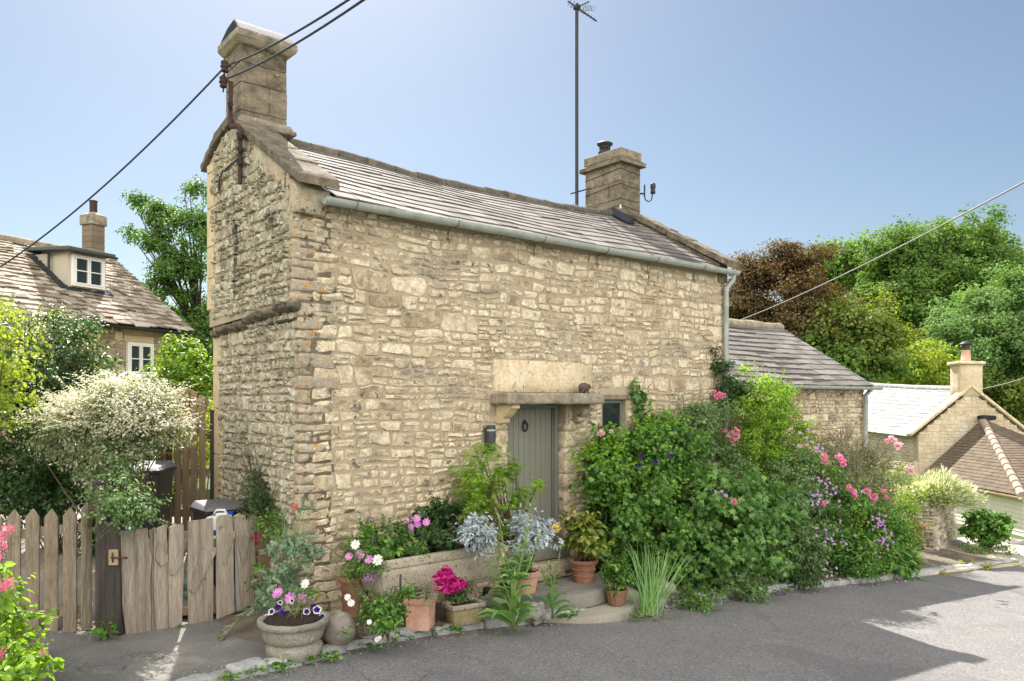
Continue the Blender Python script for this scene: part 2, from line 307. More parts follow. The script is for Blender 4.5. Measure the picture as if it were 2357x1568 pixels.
# ---------------------------------------------------------------- foliage engine
T = {
 'oval': (np.array([(0, 0, 0), (.26, .3, .07), (.24, .68, .05), (0, 1, -.1), (-.24, .68, .05), (-.26, .3, .07)], float), [(0, 1, 2, 3), (0, 3, 4, 5)]),
 'narrow': (np.array([(0, 0, 0), (.12, .35, .04), (0, 1, -.12), (-.12, .35, .04)], float), [(0, 1, 2), (0, 2, 3)]),
 'far': (np.array([(0, 0, 0), (.38, .5, .08), (0, 1, 0), (-.38, .5, .08)], float), [(0, 1, 2, 3)]),
 'round': (np.array([(0, 0, 0), (.36, .08, .03), (.52, .42, .07), (.36, .8, .04), (0, 1, -.06), (-.36, .8, .04), (-.52, .42, .07), (-.36, .08, .03)], float), [(0, 1, 2, 3, 4), (0, 4, 5, 6, 7)]),
 'lobed': (np.array([(0, 0, 0), (.12, .14, 0), (.5, .1, -.05), (.3, .36, .04), (.56, .62, -.04), (.2, .6, .03), (0, 1.05, -.1), (-.2, .6, .03), (-.56, .62, -.04), (-.3, .36, .04), (-.5, .1, -.05), (-.12, .14, 0)], float),
           [(0, 1, 2, 3), (0, 3, 4, 5), (0, 5, 6, 7), (0, 7, 8, 9), (0, 9, 10, 11)]),
 'palm': (np.array([(0, 0, 0), (.48, -.02, -.05), (.09, .14, .02), (.62, .5, -.09), (.09, .3, .02), (.0, 1.0, -.16), (-.09, .3, .02), (-.62, .5, -.09), (-.09, .14, .02), (-.48, -.02, -.05)], float),
          [(0, 1, 2), (0, 2, 3, 4), (0, 4, 5, 6), (0, 6, 7, 8), (0, 8, 9)]),
 'strap': (np.array([(-.03, 0, 0), (.03, 0, 0), (.028, .4, .03), (-.028, .4, .03), (.02, .75, .01), (-.02, .75, .01), (0, 1, -.07)], float), [(0, 1, 2, 3), (3, 2, 4, 5), (5, 4, 6)]),
 'thread': (np.array([(-.007, 0, 0), (.007, 0, 0), (.007, .4, .02), (-.007, .4, .02), (.005, .75, .0), (-.005, .75, .0), (0, 1, -.08)], float), [(0, 1, 2, 3), (3, 2, 4, 5), (5, 4, 6)]),
 'blade': (np.array([(-.05, 0, 0), (.05, 0, 0), (.12, .35, .08), (0, .35, .03), (-.12, .35, .08), (.10, .7, .02), (0, .7, -.05), (-.10, .7, .02), (0, .95, -.26)], float), [(0, 1, 2, 3), (0, 3, 4), (3, 2, 5, 6), (4, 3, 6, 7), (6, 5, 8), (7, 6, 8)]),
 'feather': (np.array([(0, 0, 0), (.25, .2, .05), (.04, .25, 0), (.33, .5, .05), (.04, .5, 0), (.22, .8, .05), (0, 1, -.08), (-.22, .8, .05), (-.04, .5, 0), (-.33, .5, .05), (-.04, .25, 0), (-.25, .2, .05)], float),
             [(0, 1, 2), (2, 3, 4), (0, 2, 4, 8, 10), (4, 5, 6, 7, 8), (8, 9, 10), (10, 11, 0)]),
}
def unit(a):
    return a / np.maximum(1e-9, np.linalg.norm(a, axis=-1, keepdims=True))
class LV:
    """leaf cloud: positions, outward normals, growth direction, size"""
    def __init__(s): s.P = []; s.N = []; s.F = []; s.S = []
    def add(s, P, N, F, S): s.P.append(P); s.N.append(N); s.F.append(F); s.S.append(S)
    def keep(s, fn):
        P = np.concatenate(s.P); k = fn(P)
        s.P = [P[k]]; s.N = [np.concatenate(s.N)[k]]; s.F = [np.concatenate(s.F)[k]]; s.S = [np.concatenate(s.S)[k]]
    def build(s, name, tmpl, m, parent=None):
        P = np.concatenate(s.P); N = unit(np.concatenate(s.N)); F = np.concatenate(s.F); S = np.concatenate(s.S)
        F = unit(F - N * (F * N).sum(1, keepdims=True)); X = np.cross(F, N)
        o0 = base_of(parent); P = P - np.array(o0[:])
        tv, tf = T[tmpl]; k = len(tv); n = len(P)
        co = P[:, None, :] + S[:, None, None] * (tv[None, :, 0, None] * X[:, None, :] + tv[None, :, 1, None] * F[:, None, :] + tv[None, :, 2, None] * N[:, None, :])
        me = bpy.data.meshes.new(name); me.vertices.add(n * k); me.vertices.foreach_set('co', co.astype(np.float32).ravel())
        lp = np.concatenate([np.array(f) for f in tf]); ln = np.array([len(f) for f in tf]); L_ = len(lp)
        idx = (lp[None, :] + (np.arange(n) * k)[:, None]).ravel()
        st = np.concatenate([[0], np.cumsum(ln)[:-1]]); stt = (st[None, :] + (np.arange(n) * L_)[:, None]).ravel()
        me.loops.add(len(idx)); me.loops.foreach_set('vertex_index', idx.astype(np.int32))
        me.polygons.add(len(stt)); me.polygons.foreach_set('loop_start', stt.astype(np.int32))
        try: me.polygons.foreach_set('loop_total', np.tile(ln, n).astype(np.int32))
        except Exception: pass
        me.update(calc_edges=True); me.validate(); me.materials.append(m)
        o = bpy.data.objects.new(name, me); COL.objects.link(o)
        if parent: o.parent = parent; ORG[o.name] = o0
        return o
def rdir(n): return unit(RNG.normal(size=(n, 3)))
def clumps(lv, c, rad, ncl, per, cr, size, axes=None, lo=.55, hemi=-1.0, droop=.2, sv=.35, flat=.5, boss=5):
    """leaf clumps spread through an ellipsoid's shell"""
    c = np.array(c[:]); A = np.eye(3) if axes is None else np.array([U[:], V[:], (0, 0, 1)])
    rad = np.array(rad)
    d = rdir(ncl * 3); d = d[d[:, 2] > hemi][:ncl]; ncl = len(d)
    fr = lo + (1.06 - lo) * RNG.random((ncl, 1)) ** .6
    fr = fr * (1 + (RNG.random((ncl, 1)) < .1) * RNG.random((ncl, 1)) * .22)
    lump = 1 + .17 * np.sin(d[:, :1] * 7 + c[0]) * np.cos(d[:, 2:3] * 6 + c[1]) + .08 * RNG.normal(size=(ncl, 1))
    q = d * rad * fr * lump
    cc = c + q @ A; nn = unit((d / rad) @ A)
    if boss > 1 and ncl > 3 * boss:
        mi = RNG.integers(0, max(3, ncl // boss), ncl); off = rdir(ncl) * (RNG.random((ncl, 1)) ** .5) * cr * 2.1 * np.array([1, 1, .62]); cc = cc[mi] + off; nn = unit(nn[mi] + unit(off) * .7)
    crs = cr * (0.6 + .8 * RNG.random(ncl))
    k = np.repeat(np.arange(ncl), per); n = len(k)
    off = rdir(n) * (RNG.random((n, 1)) ** .45) * crs[k][:, None]; off[:, 2] *= .75
    P = cc[k] + off
    N = unit(nn[k] * .5 + unit(off) * .45 + np.array([0, 0, flat]) + RNG.normal(size=(n, 3)) * .38)
    F = rdir(n) * .8 + nn[k] * .5 + unit(off) * .5 + np.array([0, 0, -droop])
    S = size * (1 - sv + 2 * sv * RNG.random(n))
    lv.add(P, N, F, S); return cc
def shoots(lv, tw, starts, dirs, length, nl, size, bend=(0, 0, -.3), r=.004, wig=.1):
    for s_, d_ in zip(starts, dirs):
        s_ = np.array(s_[:]); d_ = unit(np.array(d_[:], float)); L_ = length * R(.6, 1.2); m = 7
        b = np.array(bend) * R(.5, 1.4); sd = rdir(1)[0] * wig
        pts = [s_ + d_ * L_ * x + b * L_ * x * x + sd * L_ * math.sin(x * 3.1) for x in np.linspace(0, 1, m)]
        if tw is not None: tw.tube(pts, r, 3, r * .4, cap=False)
        n = nl; x = RNG.random(n) * .92 + .08; pa = np.array(pts)
        i = np.minimum((x * (m - 1)).astype(int), m - 2); f = (x * (m - 1) - i)[:, None]
        P = pa[i] * (1 - f) + pa[i + 1] * f; tg = unit(pa[i + 1] - pa[i]); rd = rdir(n)
        lv.add(P, unit(rd * .6 + np.array([0, 0, .9])), rd + tg * .8, size * (1.1 - .5 * x) * (0.8 + .4 * RNG.random(n)))
def aboveground(dz=0.0):
    def f(P):
        t = (P[:, 0] - CN.x) * U.x + (P[:, 1] - CN.y) * U.y
        return P[:, 2] > -2.45 - SL * t + dz
    return f
def outside_wall(P):
    t = (P[:, 0] - CN.x) * U.x + (P[:, 1] - CN.y) * U.y; s = (P[:, 0] - CN.x) * V.x + (P[:, 1] - CN.y) * V.y
    return ((s < -.03) | (t < -.06)) & (P[:, 2] > -2.45 - SL * t)
def stems(tw, base, tops, r=.012, n=5, spread=.1):
    base = Vector(base)
    for tp in tops:
        tp = Vector(tp[:]); b = base + Vector((R(-spread, spread), R(-spread, spread), 0))
        mid = b.lerp(tp, .5) + Vector((R(-.1, .1), R(-.1, .1), R(0, .12))) * (tp - b).length
        q = [b * (1 - x) ** 2 + mid * 2 * x * (1 - x) + tp * x * x for x in [i / 6 for i in range(7)]]
        tw.tube(q, r, n, r * .35, cap=False)
def shrub(name, label, cat, base, blobs, tmpl, size, m, dens=1.0, cr=.14, per=26, twig='twig', wallclip=False, axes=None, group=None, nst=14, lo=.5, droop=.2, flat=.5, sh=None, hemi=-1.0, stemr=.012, clip=True, tip=None):
    root = thing(name, label, cat, base, group); lv = LV(); tops = []
    for (c, rad, n) in blobs:
        cc = clumps(lv, c, rad, max(3, int(n * dens)), per, cr, size, axes, lo, hemi, droop, flat=flat)
        tops += [cc[i] for i in RNG.integers(0, len(cc), max(2, nst // len(blobs)))]
    tw = MB(); stems(tw, base, tops, stemr)
    if sh:
        n, L_, nl, sz, up, bend = sh; st = []; dr = []
        for i in range(n):
            c, rad, _ = blobs[i % len(blobs)]
            d = unit(np.array([R(-1, 1), R(-1, 1), R(*up)])); A = np.eye(3) if axes is None else np.array([U[:], V[:], (0, 0, 1)])
            st.append(np.array(c[:]) + (d * np.array(rad) * .85) @ A); dr.append(d @ A)
        lt = LV() if tip else lv; shoots(lt, tw, st, dr, L_, nl, sz, bend)
        if tip:
            if wallclip: lt.keep(outside_wall)
            elif clip: lt.keep(aboveground())
            lt.build('young_growth', tmpl, M[tip], root)
    if wallclip: lv.keep(outside_wall)
    elif clip: lv.keep(aboveground())
    lv.build('foliage', tmpl, m, root)
    if tw.v: obj('stem', tw, M[twig], root)
    return root
def tree(name, label, base, blobs, tmpl, size, m, cr, per, group=None, trunk_r=.25, limb=10, lo=.45, m2=None, twigs=True, flat=.5):
    root = thing(name, label, 'tree', base, group); lv = LV(); tops = []; base = Vector(base)
    for (c, rad, n) in blobs:
        cc = clumps(lv, c, rad, n, per, cr, size, None, lo, flat=flat, boss=9); tops += [cc[i] for i in RNG.integers(0, len(cc), max(1, limb // len(blobs)))]
    tw = MB()
    cen = sum((Vector(b[0][:]) for b in blobs), Vector()) / len(blobs)
    fork = base.lerp(Vector((base.x * .6 + cen.x * .4, base.y * .6 + cen.y * .4, cen.z)), .6)
    tw.tube([base, base.lerp(fork, .5) + Vector((R(-.1, .1), 0, 0)), fork], trunk_r, 9, trunk_r * .6)
    for tp in tops:
        tp = Vector(tp[:]); mid = fork.lerp(tp, .5) + Vector((0, 0, R(.0, .12) * (tp - fork).length))
        q = [fork * (1 - x) ** 2 + mid * 2 * x * (1 - x) + tp * x * x for x in [i / 6 for i in range(7)]]
        tw.tube(q, trunk_r * R(.25, .5), 5, trunk_r * .06, cap=False)
    obj('trunk', tw, M['bark'], root)
    lv.build('crown', tmpl, m, root)
    return root
# flowers -------------------------------------------------------------------
def flower(name, c, nrm, r, kind, m, parent, cm='yellow'):
    mb = MB(); c = Vector(c); nrm = Vector(nrm).normalized(); a = nrm.orthogonal().normalized(); b = nrm.cross(a); ph = R(0, 6)
    if kind == 'daisy':
        n = 8
        for i in range(n):
            t0 = ph + 2 * math.pi * i / n; d = a * math.cos(t0) + b * math.sin(t0); e = nrm.cross(d); w = r * .27; l = R(-.1, .2) * r
            p = [c + d * r * .1 - e * w * .3, c + d * r * .6 - e * w + nrm * l, c + d * r * .98 - e * w * .6 + nrm * l * .6, c + d * r * .9 + nrm * l * .5, c + d * r * 1.0 + e * w * .6 + nrm * l * .6, c + d * r * .6 + e * w + nrm * l, c + d * r * .1 + e * w * .3]
            mb.add(p, [tuple(range(7))])
    elif kind == 'rose':
        n = 26
        for i in range(n):
            k = i / n; t0 = ph + i * 2.4; d = a * math.cos(t0) + b * math.sin(t0); e = nrm.cross(d); rr = r * (.15 + .85 * k) * R(.7, 1.3); w = r * R(.22, .42); h = r * (.55 - .6 * k) + r * R(-.2, .25)
            q = c + d * rr * .6
            mb.add([q - e * w * .4, q - e * w + nrm * h + d * rr * .25, q + nrm * (h + r * .15) + d * rr * .42, q + e * w + nrm * h + d * rr * .25, q + e * w * .4], [(0, 1, 2, 3, 4)])
    elif kind == 'truss':
        vs_ = [c]; fs_ = []
        for i in range(34):
            d = Vector(rdir(1)[0]); q = c + d * r * R(.4, 1.0); f = (d + Vector(rdir(1)[0]) * .6).normalized(); e = f.orthogonal().normalized() * r * .24; g = f.cross(e)
            k_ = len(vs_); vs_ += [q, q + e, q + e * .3 + g + f * r * .08, q - e * .9 + g * .4, q + e * .12]; fs_ += [(k_, k_ + 4, k_ + 1, k_ + 2, k_ + 3), (0, k_, k_ + 4)]
        mb.add(vs_, fs_)
    elif kind == 'trumpet':
        n = 10; ring = []
        for i in range(n):
            t0 = ph + 2 * math.pi * i / n; d = a * math.cos(t0) + b * math.sin(t0); ring.append(c + d * r * (1.0 if i % 2 else .84) + nrm * R(0, .1) * r)
        mb.add([c - nrm * r * .35] + ring, [(0, i + 1, (i + 1) % n + 1) for i in range(n)])
    o = obj(name, mb, m, parent)
    if kind == 'daisy':
        k = MB().ball(c + nrm * r * .05, r * .17, sub=1); obj('centre', k, M[cm], o)
    if kind == 'trumpet' and cm:
        k = MB(); n = 10
        k.add([c - nrm * r * .3] + [c + (a * math.cos(ph + 6.283 * i / n) + b * math.sin(ph + 6.283 * i / n)) * r * (.72 if i % 2 else .5) + nrm * r * .05 for i in range(n)], [(0, i + 1, (i + 1) % n + 1) for i in range(n)])
        obj('throat', k, M[cm], o)
    return o
# ---------------------------------------------------------------- rubble masonry
def stone(mb, fr, t0, t1, z0, z1, d, gap, jit, back=-.012):
    w, h = t1 - t0, z1 - z0
    if w < .03 or h < .025: return
    k0 = R(0, .16) * (jit > .06); t0, t1, z0, z1 = t0 + w * k0 * R(0, .4), t1 - w * k0 * R(0, .4), z0 + h * k0 * R(0, 1), z1 - h * k0 * R(0, .9); w, h = t1 - t0, z1 - z0
    cx, cz = (t0 + t1) / 2, (z0 + z1) / 2; a, b = w / 2 - gap, h / 2 - gap; n = 14; e = R(.15, .45); sk = R(-.25, .25) * jit * 2; tp = R(-.3, .3) * jit * 2; sd = R(0, 99)
    ph = R(-.2, .2); pts = []
    for i in range(n):
        th = 2 * math.pi * (i + .5) / n + ph * .3; c, s = math.cos(th), math.sin(th)
        x = math.copysign(abs(c) ** e, c); y = math.copysign(abs(s) ** e, s)
        q_ = noise.noise(Vector((c * 1.7 + sd, s * 1.7, sd)))
        pts.append((cx + a * x * (1 + tp * y) * (1 + R(-jit, jit) * .3) + q_ * jit * .08, cz + b * y * (1 + sk * x) * (1 + R(-jit, jit) * .5) + q_ * jit * .10))
    d *= R(.55, 1.4); tx, tz = R(-.35, .35) * d, R(-.35, .35) * d; o = len(mb.v); vs = []
    for k, dep in ((1.0, back), (.985, d * .6), (1 - .009 / max(a, .03), d), (1 - .03 / max(a, .05), d * 1.0)):
        kk = max(.4, k)
        for (x, y) in pts:
            q = max(.35, 1 - (1 - kk) * a / max(b, .02)) if k < .97 else kk
            dd = dep if dep < 0 else dep + tx * (x - cx) / max(a, .01) + tz * (y - cz) / max(b, .01) + (R(-.2, .2) * d if k < 1 else 0)
            vs.append(fr(cx + (x - cx) * kk, dd, cz + (y - cz) * q))
    vs.append(fr(cx, d * R(1.0, 1.3), cz))
    fs = [(r * n + i, r * n + (i + 1) % n, (r + 1) * n + (i + 1) % n, (r + 1) * n + i) for r in range(3) for i in range(n)]
    fs += [(3 * n + i, 3 * n + (i + 1) % n, 4 * n) for i in range(n)]
    mb.add(vs, fs)
def row(mb, fr, a, b, z0, z1, d, gap, jit, asp):
    h = z1 - z0; t = a
    while t < b - .02:
        w = h * R(*asp); w = min(max(w, .06), .5)
        if b - (t + w) < .09: w = b - t
        if w > .5 and b - t > .5: w *= .5
        if h > .10 and jit > .1 and random.random() < .22:
            k = z0 + h * R(.35, .65); stone(mb, fr, t, t + w, z0, k, d, gap, jit); stone(mb, fr, t, t + w, k, z1, d, gap, jit)
        else: stone(mb, fr, t, t + w, z0 + R(-.008, .008), z1 + R(-.008, .008), d, gap, jit)
        t += w
def rubble(mb, fr, f0, f1, z0, z1, holes=(), hmin=.10, hmax=.24, d=.018, gap=.007, jit=.12, asp=(1.2, 3.2), thin=.08):
    z = z0
    while z < z1 - .03:
        H = R(hmin, hmax)
        if z1 - (z + H) < .07: H = z1 - z
        zm = z + H / 2; iv = [(f0(zm), f1(zm))]
        for (a, b, c, e) in holes:
            if c < z + H * .8 and e > z + H * .2:
                nv = []
                for (p, q) in iv:
                    if b <= p or a >= q: nv.append((p, q)); continue
                    if a > p: nv.append((p, a))
                    if b < q: nv.append((b, q))
                iv = nv
        for (p, q) in iv:
            t = p
            while t < q - .03:
                w = R(.35, 1.0)
                if q - (t + w) < .2: w = q - t
                r = random.random()
                if H < .145 or r < .30: row(mb, fr, t, t + w, z, z + H, d, gap, jit, asp)
                elif H < .23 or r < .9:
                    k = z + H * R(.35, .65)
                    row(mb, fr, t, t + w, z, k, d, gap, jit, asp); row(mb, fr, t, t + w, k, z + H, d, gap, jit, asp)
                else:
                    k = z + H * R(.25, .4); l = z + H * R(.6, .75)
                    for (x, y) in ((z, k), (k, l), (l, z + H)): row(mb, fr, t, t + w, x, y, d, gap, jit, asp)
                t += w
        z += H
def warp(fr, amp=.055, ax=.01):
    def g(t, d, z):
        return fr(t + ax * noise.noise(Vector((t * 3, z * 5, 2))), d + .012 * noise.noise(Vector((t * 2.2, z * 2.2, 7))), z + amp * noise.noise(Vector((t * .9, z * 1.1, 5))) + amp * .5 * noise.noise(Vector((t * 2.6, z * 2.4, 8))))
    return g
# ================================================================ COTTAGE
TL = 7.6; ZE = 2.22; RS = 2.0
def zroof(s): return 2.20 + .585 * (s + .12) if s <= RS else 3.44 - .46 * (s - RS)
cot = thing('stone_cottage', 'rubble limestone cottage with slate roof and sage green plank door beside the lane', 'cottage', W(0, 0, -2.45))
FR = lambda t, d, z: W(t, -d, z)                  # on the front wall, d = out towards the road
GR = lambda s, d, z: W(-d, s, z)                  # on the near gable, d = out to the left
DT0, DT1, DZ = 2.84, 3.90, -.03
WT0, WT1, WZ0, WZ1 = 4.63, 5.13, -.46, .03
m = MB()
def gb(t): return -2.5 - SL * t
def wallbox(a, b, z0, z1): m.box(lambda t, s, z: W(t, s, z), a, b, 0.0, .38, z0, z1)
wallbox(0.0, DT0, -3.2, 2.2); wallbox(DT0, DT1, DZ, 2.2); wallbox(DT1, WT0, -3.2, 2.2)
wallbox(WT0, WT1, WZ1, 2.2); wallbox(WT0, WT1, -3.2, WZ0); wallbox(WT1, TL, -3.2, 2.2)
fw = obj('front_wall', m, M['mortar'], cot)
m = MB(); lint = (2.61, 4.41, .125, .545)
rubble(m, warp(FR), lambda z: .13, lambda z: TL - .22, -3.0, 2.12, holes=[lint, (2.57, 4.3, -.05, .125), (DT0 - .02, DT1 + .02, -3, -.02), (WT0 - .02, WT1 + .02, WZ0 - .03, WZ1 + .1)], hmin=.11, hmax=.26, d=.012, gap=.010, jit=.24, asp=(.9, 2.7))
ft = obj('rubble_facing', m, M['stone'], fw, auto=24)
# corner stones, worn and lichened
m = MB(); z = -2.55; k = 0
while z < 2.2:
    h = R(.07, .17); a, b = (R(.30, .48), R(.10, .18)) if k % 2 else (R(.12, .26), R(.15, .26)); o = R(.004, .02); g_ = o + (.08 if z > 1.0 else 0)
    q = [W(-g_, -o, z + .008), W(a, -o * .7, z + .008 + R(-.01, .01)), W(a, .05, z + .008), W(.05, b, z + .008), W(-g_, b, z + .008)]
    m.prism(q, (0, 0, h - .014)); z += h; k += 1
obj('corner_stone', m, M['stone_yellow'], fw, bevel=.012, smooth=True, cuts=3, rough=.017, rs=13, auto=50)
m = MB(); z = -3.0; k = 0
while z < 2.1:
    h = R(.14, .3); a = R(.18, .34) if k % 2 else R(.3, .42)
    m.box(lambda t, s, zz: W(t, s, zz), TL - a + .06, TL + .012, -.014, .3, z + .006, z + h - .006); z += h; k += 1
obj('far_corner_stone', m, M['stone'], fw, bevel=.012, smooth=True, cuts=1, rough=.008)
# gable wall, upper part corbelled out over a ledge
m = MB(); SB = 2.62
gpoly = [W(.0, .0, -3.0), W(.0, SB, -3.0), W(.0, SB, 3.15), W(.0, 1.98, 3.42), W(.0, .0, 2.26)]
m.prism(gpoly, U * .36)
gw = obj('gable_wall', m, M['mortar'], cot)
LZ = lambda s: 1.06 - .06 * s
m = MB()
top = lambda z: 0.06 if z < 2.2 else (z - 2.2) / .585
rubble(m, warp(GR, .02), lambda z: .10, lambda z: 2.44, -2.5, .96, hmin=.09, hmax=.2, d=.034, gap=.009, jit=.25, asp=(.5, 1.4))
rubble(m, warp(lambda s, d, z: W(-d - .08, s, z), .02), lambda z: max(.08, top(z)), lambda z: 2.46 if z < 3.1 else 2.4 - (z - 3.1) * 1.6, 1.06, 3.34, hmin=.08, hmax=.18, d=.034, gap=.009, jit=.25, asp=(.45, 1.3))
obj('rubble_facing', m, M['stone_gable'], gw, auto=32)
m = MB(); m.prism([W(0, 0, 1.04), W(0, SB, .98), W(0, SB, 3.15), W(0, 1.98, 3.42), W(0, 0, 2.26)], U * -.08)
obj('upper_wall_face', m, M['mortar'], gw)
m = MB(); s = -.03
while s < 2.45:
    w = R(.10, .24); dz = R(-.02, .02); m.hexa([W(0, s, .98 + dz - .06 * s), W(-.10, s, 1.02 + dz - .06 * s), W(-.10, s + w, 1.02 + dz - .06 * s), W(0, s + w, .98 + dz - .06 * s),
        W(0, s, 1.09 + dz - .06 * s), W(-.105 - R(0, .02), s, 1.07 + dz - .06 * s), W(-.11, s + w, 1.07 + dz - .06 * s), W(0, s + w, 1.09 + dz - .06 * s)]); s += w + .004
obj('ledge', m, M['coping'], gw, bevel=.006, smooth=True, cuts=3, rough=.022, rs=14, auto=50)
m = MB(); z = -2.4
while z < 3.0:
    h = min(R(.32, .75), max(.12, 3.08 - z)); w = R(.18, .42) if z < 1 else R(.12, .28); m.box(lambda a, b, c: W(-b, a, c), SB - w, SB + .02, -.25, .03 + (.08 if z > .9 else 0), z, z + h - .008); z += h
obj('rear_quoin', m, M['ashlar'], gw, bevel=.008, smooth=True, auto=40)
m = MB()   # hidden far gable and rear wall
m.prism([W(TL - .02, 0.01, -3.2), W(TL - .02, SB, -3.2), W(TL - .02, SB, 3.1), W(TL - .02, 1.98, 3.40), W(TL - .02, .01, 2.18)], U * -.34)
m.box(lambda t, s, z: W(t, s, z), .36, TL - .36, SB - .3, SB, -3.2, 3.05)
obj('rear_wall', m, M['mortar'], cot)
# roof slates
def slates(m, P, a0, a1, rows, lift=.012, wmin=.18, wmax=.36, thick=.012, tilt=.012, sag=None, jit=.004):
    """P(a, r, h): a along the eave, r 0..1 up the slope, h above it; rows = list of r borders"""
    for i in range(len(rows) - 1):
        r0, r1 = rows[i], rows[min(i + 1, len(rows) - 1)]; ov = (r1 - r0) * .35; a = a0 - R(0, .2)
        while a < a1:
            w = R(wmin, wmax); x0, x1 = max(a, a0), min(a + w, a1)
            if x1 - x0 > .02:
                h = lift + R(0, tilt) ; j = R(-jit, jit); g = .0025; e0, e1 = R(-jit, jit), R(-jit, jit); rt = r1 + ov
                m.hexa([P(x0 + g, r0 + j + e0, h), P(x1 - g, r0 + j + e1, h + R(-1, 1) * tilt * .3), P(x1 - g, rt, .001), P(x0 + g, rt, .001),
                        P(x0 + g, r0 + j + e0, h + thick), P(x1 - g, r0 + j + e1, h + thick + R(-1, 1) * tilt * .3), P(x1 - g, rt, thick * .8), P(x0 + g, rt, thick * .8)])
            a += w
nrm = Vector((0, 0, 1)).cross(U)  # placeholder
sl = math.hypot(2.12, 1.24); ns_, nzz = -1.24 / sl, 2.12 / sl
def RP(t, r, h):
    x = t / TL; sag = -.115 * math.sin(math.pi * min(1, max(0, x))) * (.4 + .6 * r) + .012 * math.sin(t * 2.3 + r * 4)
    return W(t, -.16 + 2.14 * r + ns_ * h, 2.185 + 1.255 * r + nzz * h + sag)
m = MB(); m.hexa([RP(.3, 0, -.05), RP(7.5, 0, -.05), RP(7.5, 1, -.05), RP(.3, 1, -.05), RP(.3, 0, 0), RP(7.5, 0, 0), RP(7.5, 1, 0), RP(.3, 1, 0)])
m2 = MB(); nseg = 24; 
for i in range(nseg):
    a, b = .3 + 7.2 * i / nseg, .3 + 7.2 * (i + 1) / nseg
    m2.add([RP(a, 0, -.004), RP(b, 0, -.004), RP(b, .5, -.004), RP(a, .5, -.004), RP(b, 1, -.004), RP(a, 1, -.004)], [(0, 1, 2, 3), (3, 2, 4, 5)])
rows = [0]; h = .105
while rows[-1] < .97: rows.append(rows[-1] + h); h *= .955
m2b = MB(); slates(m2b, RP, .33, 7.44, rows, lift=.012, tilt=.008, thick=.017, wmin=.24, wmax=.5, jit=.005)
rf = obj('roof', m2, M['wood_dark'], cot); obj('roof_slates', m2b, M['slate'], rf)
m = MB(); m.add([W(.05, 1.98, 3.40), W(7.5, 1.98, 3.40), W(7.5, SB + .1, 3.10), W(.05, SB + .1, 3.10), W(.05, 1.98, 3.34), W(7.5, 1.98, 3.34), W(7.5, SB + .1, 3.04), W(.05, SB + .1, 3.04)], [(0, 1, 2, 3), (7, 6, 5, 4), (2, 3, 7, 6)])
obj('rear_roof_slope', m, M['slate'], rf)
def ridge_tiles(m, fn, a0, a1, r, lmin=.35, lmax=.5):
    a = a0
    while a < a1 - .05:
        b = min(a1, a + R(lmin, lmax)); n = 8; vs = []; k = R(-.006, .006)
        for (x, rr) in ((a, r * 1.04), (a + .02, r * 1.06), (b - .015, r), (b, r * .97)):
            c = fn(x)
            for i in range(n + 1):
                th = math.pi * (-.12 + 1.24 * i / n); vs.append(c + V_perp * (math.cos(th) * rr) + Vector((0, 0, math.sin(th) * rr * .95 + k)))
        q = n + 1; m.add(vs, [(i * q + j, i * q + j + 1, (i + 1) * q + j + 1, (i + 1) * q + j) for i in range(3) for j in range(n)] + [tuple(range(n + 1)), tuple(range(3 * q, 4 * q))]); a = b + .006
V_perp = V
m = MB(); ridge_tiles(m, lambda t: RP(t, 1.0, 0) + Vector((0, 0, -.01)), .62, 7.05, .105)
obj('ridge_tile', m, M['ridge'], rf, smooth=True, cuts=1, rough=.012, rs=12, auto=60)
# copings on the parapets
def coping(m, t0, t1, s0, s1, h0, h1, th, nst, f=zroof):
    for i in range(nst):
        a, b = s0 + (s1 - s0) * i / nst, s0 + (s1 - s0) * (i + 1) / nst - .006
        za = h0 + (h1 - h0) * (a - s0) / (s1 - s0) + R(-.006, .006); zb = h0 + (h1 - h0) * (b - s0) / (s1 - s0); zb += R(-.006, .006)
        lip = .03 * (i > 0)
        m.hexa([W(t0, a, za - th + lip * .3), W(t1, a, za - th + lip * .3), W(t1, b, zb - th), W(t0, b, zb - th), W(t0, a, za + lip * .4), W(t1, a, za + lip * .4), W(t1, b, zb), W(t0, b, zb)])
m = MB(); coping(m, -.13, .34, -.24, 1.74, 2.36, 3.50, .10, 4); coping(m, -.13, .30, 1.76, 2.32, 3.56, 3.44, .12, 1); coping(m, -.13, .30, 2.30, 2.84, 3.44, 3.16, .10, 2)
obj('coping', m, M['coping'], gw, bevel=.006, smooth=True, cuts=3, rough=.010, rs=11, auto=45)
m = MB(); m.hexa([W(-.085, -.06, 2.0), W(.26, -.06, 2.0), W(.26, .2, 2.0), W(-.085, .2, 2.0), W(-.085, -.10, 2.26), W(.30, -.10, 2.26), W(.30, .2, 2.45), W(-.085, .2, 2.45)])
m.hexa([W(-.08, .1, 2.2), W(.27, .1, 2.2), W(.27, 1.75, 3.1), W(-.08, 1.75, 3.1), W(-.08, .1, 2.44), W(.27, .1, 2.44), W(.27, 1.75, 3.40), W(-.08, 1.75, 3.40)])
m.hexa([W(-.08, 1.74, 3.1), W(.27, 1.74, 3.1), W(.27, SB, 3.0), W(-.08, SB, 3.0), W(-.08, 1.74, 3.42), W(.27, 1.74, 3.42), W(.27, SB, 3.16), W(-.08, SB, 3.16)])
obj('kneeler', m, M['stone_yellow'], gw, bevel=.01, smooth=True, cuts=2, rough=.012, rs=8)
m = MB(); coping(m, 7.36, 7.72, -.26, 1.9, 2.34, 3.56, .11, 5)
m.hexa([W(7.4, -.05, 2.0), W(7.64, -.05, 2.0), W(7.64, 1.9, 3.1), W(7.4, 1.9, 3.1), W(7.4, -.05, 2.32), W(7.64, -.05, 2.32), W(7.64, 1.9, 3.46), W(7.4, 1.9, 3.46)])
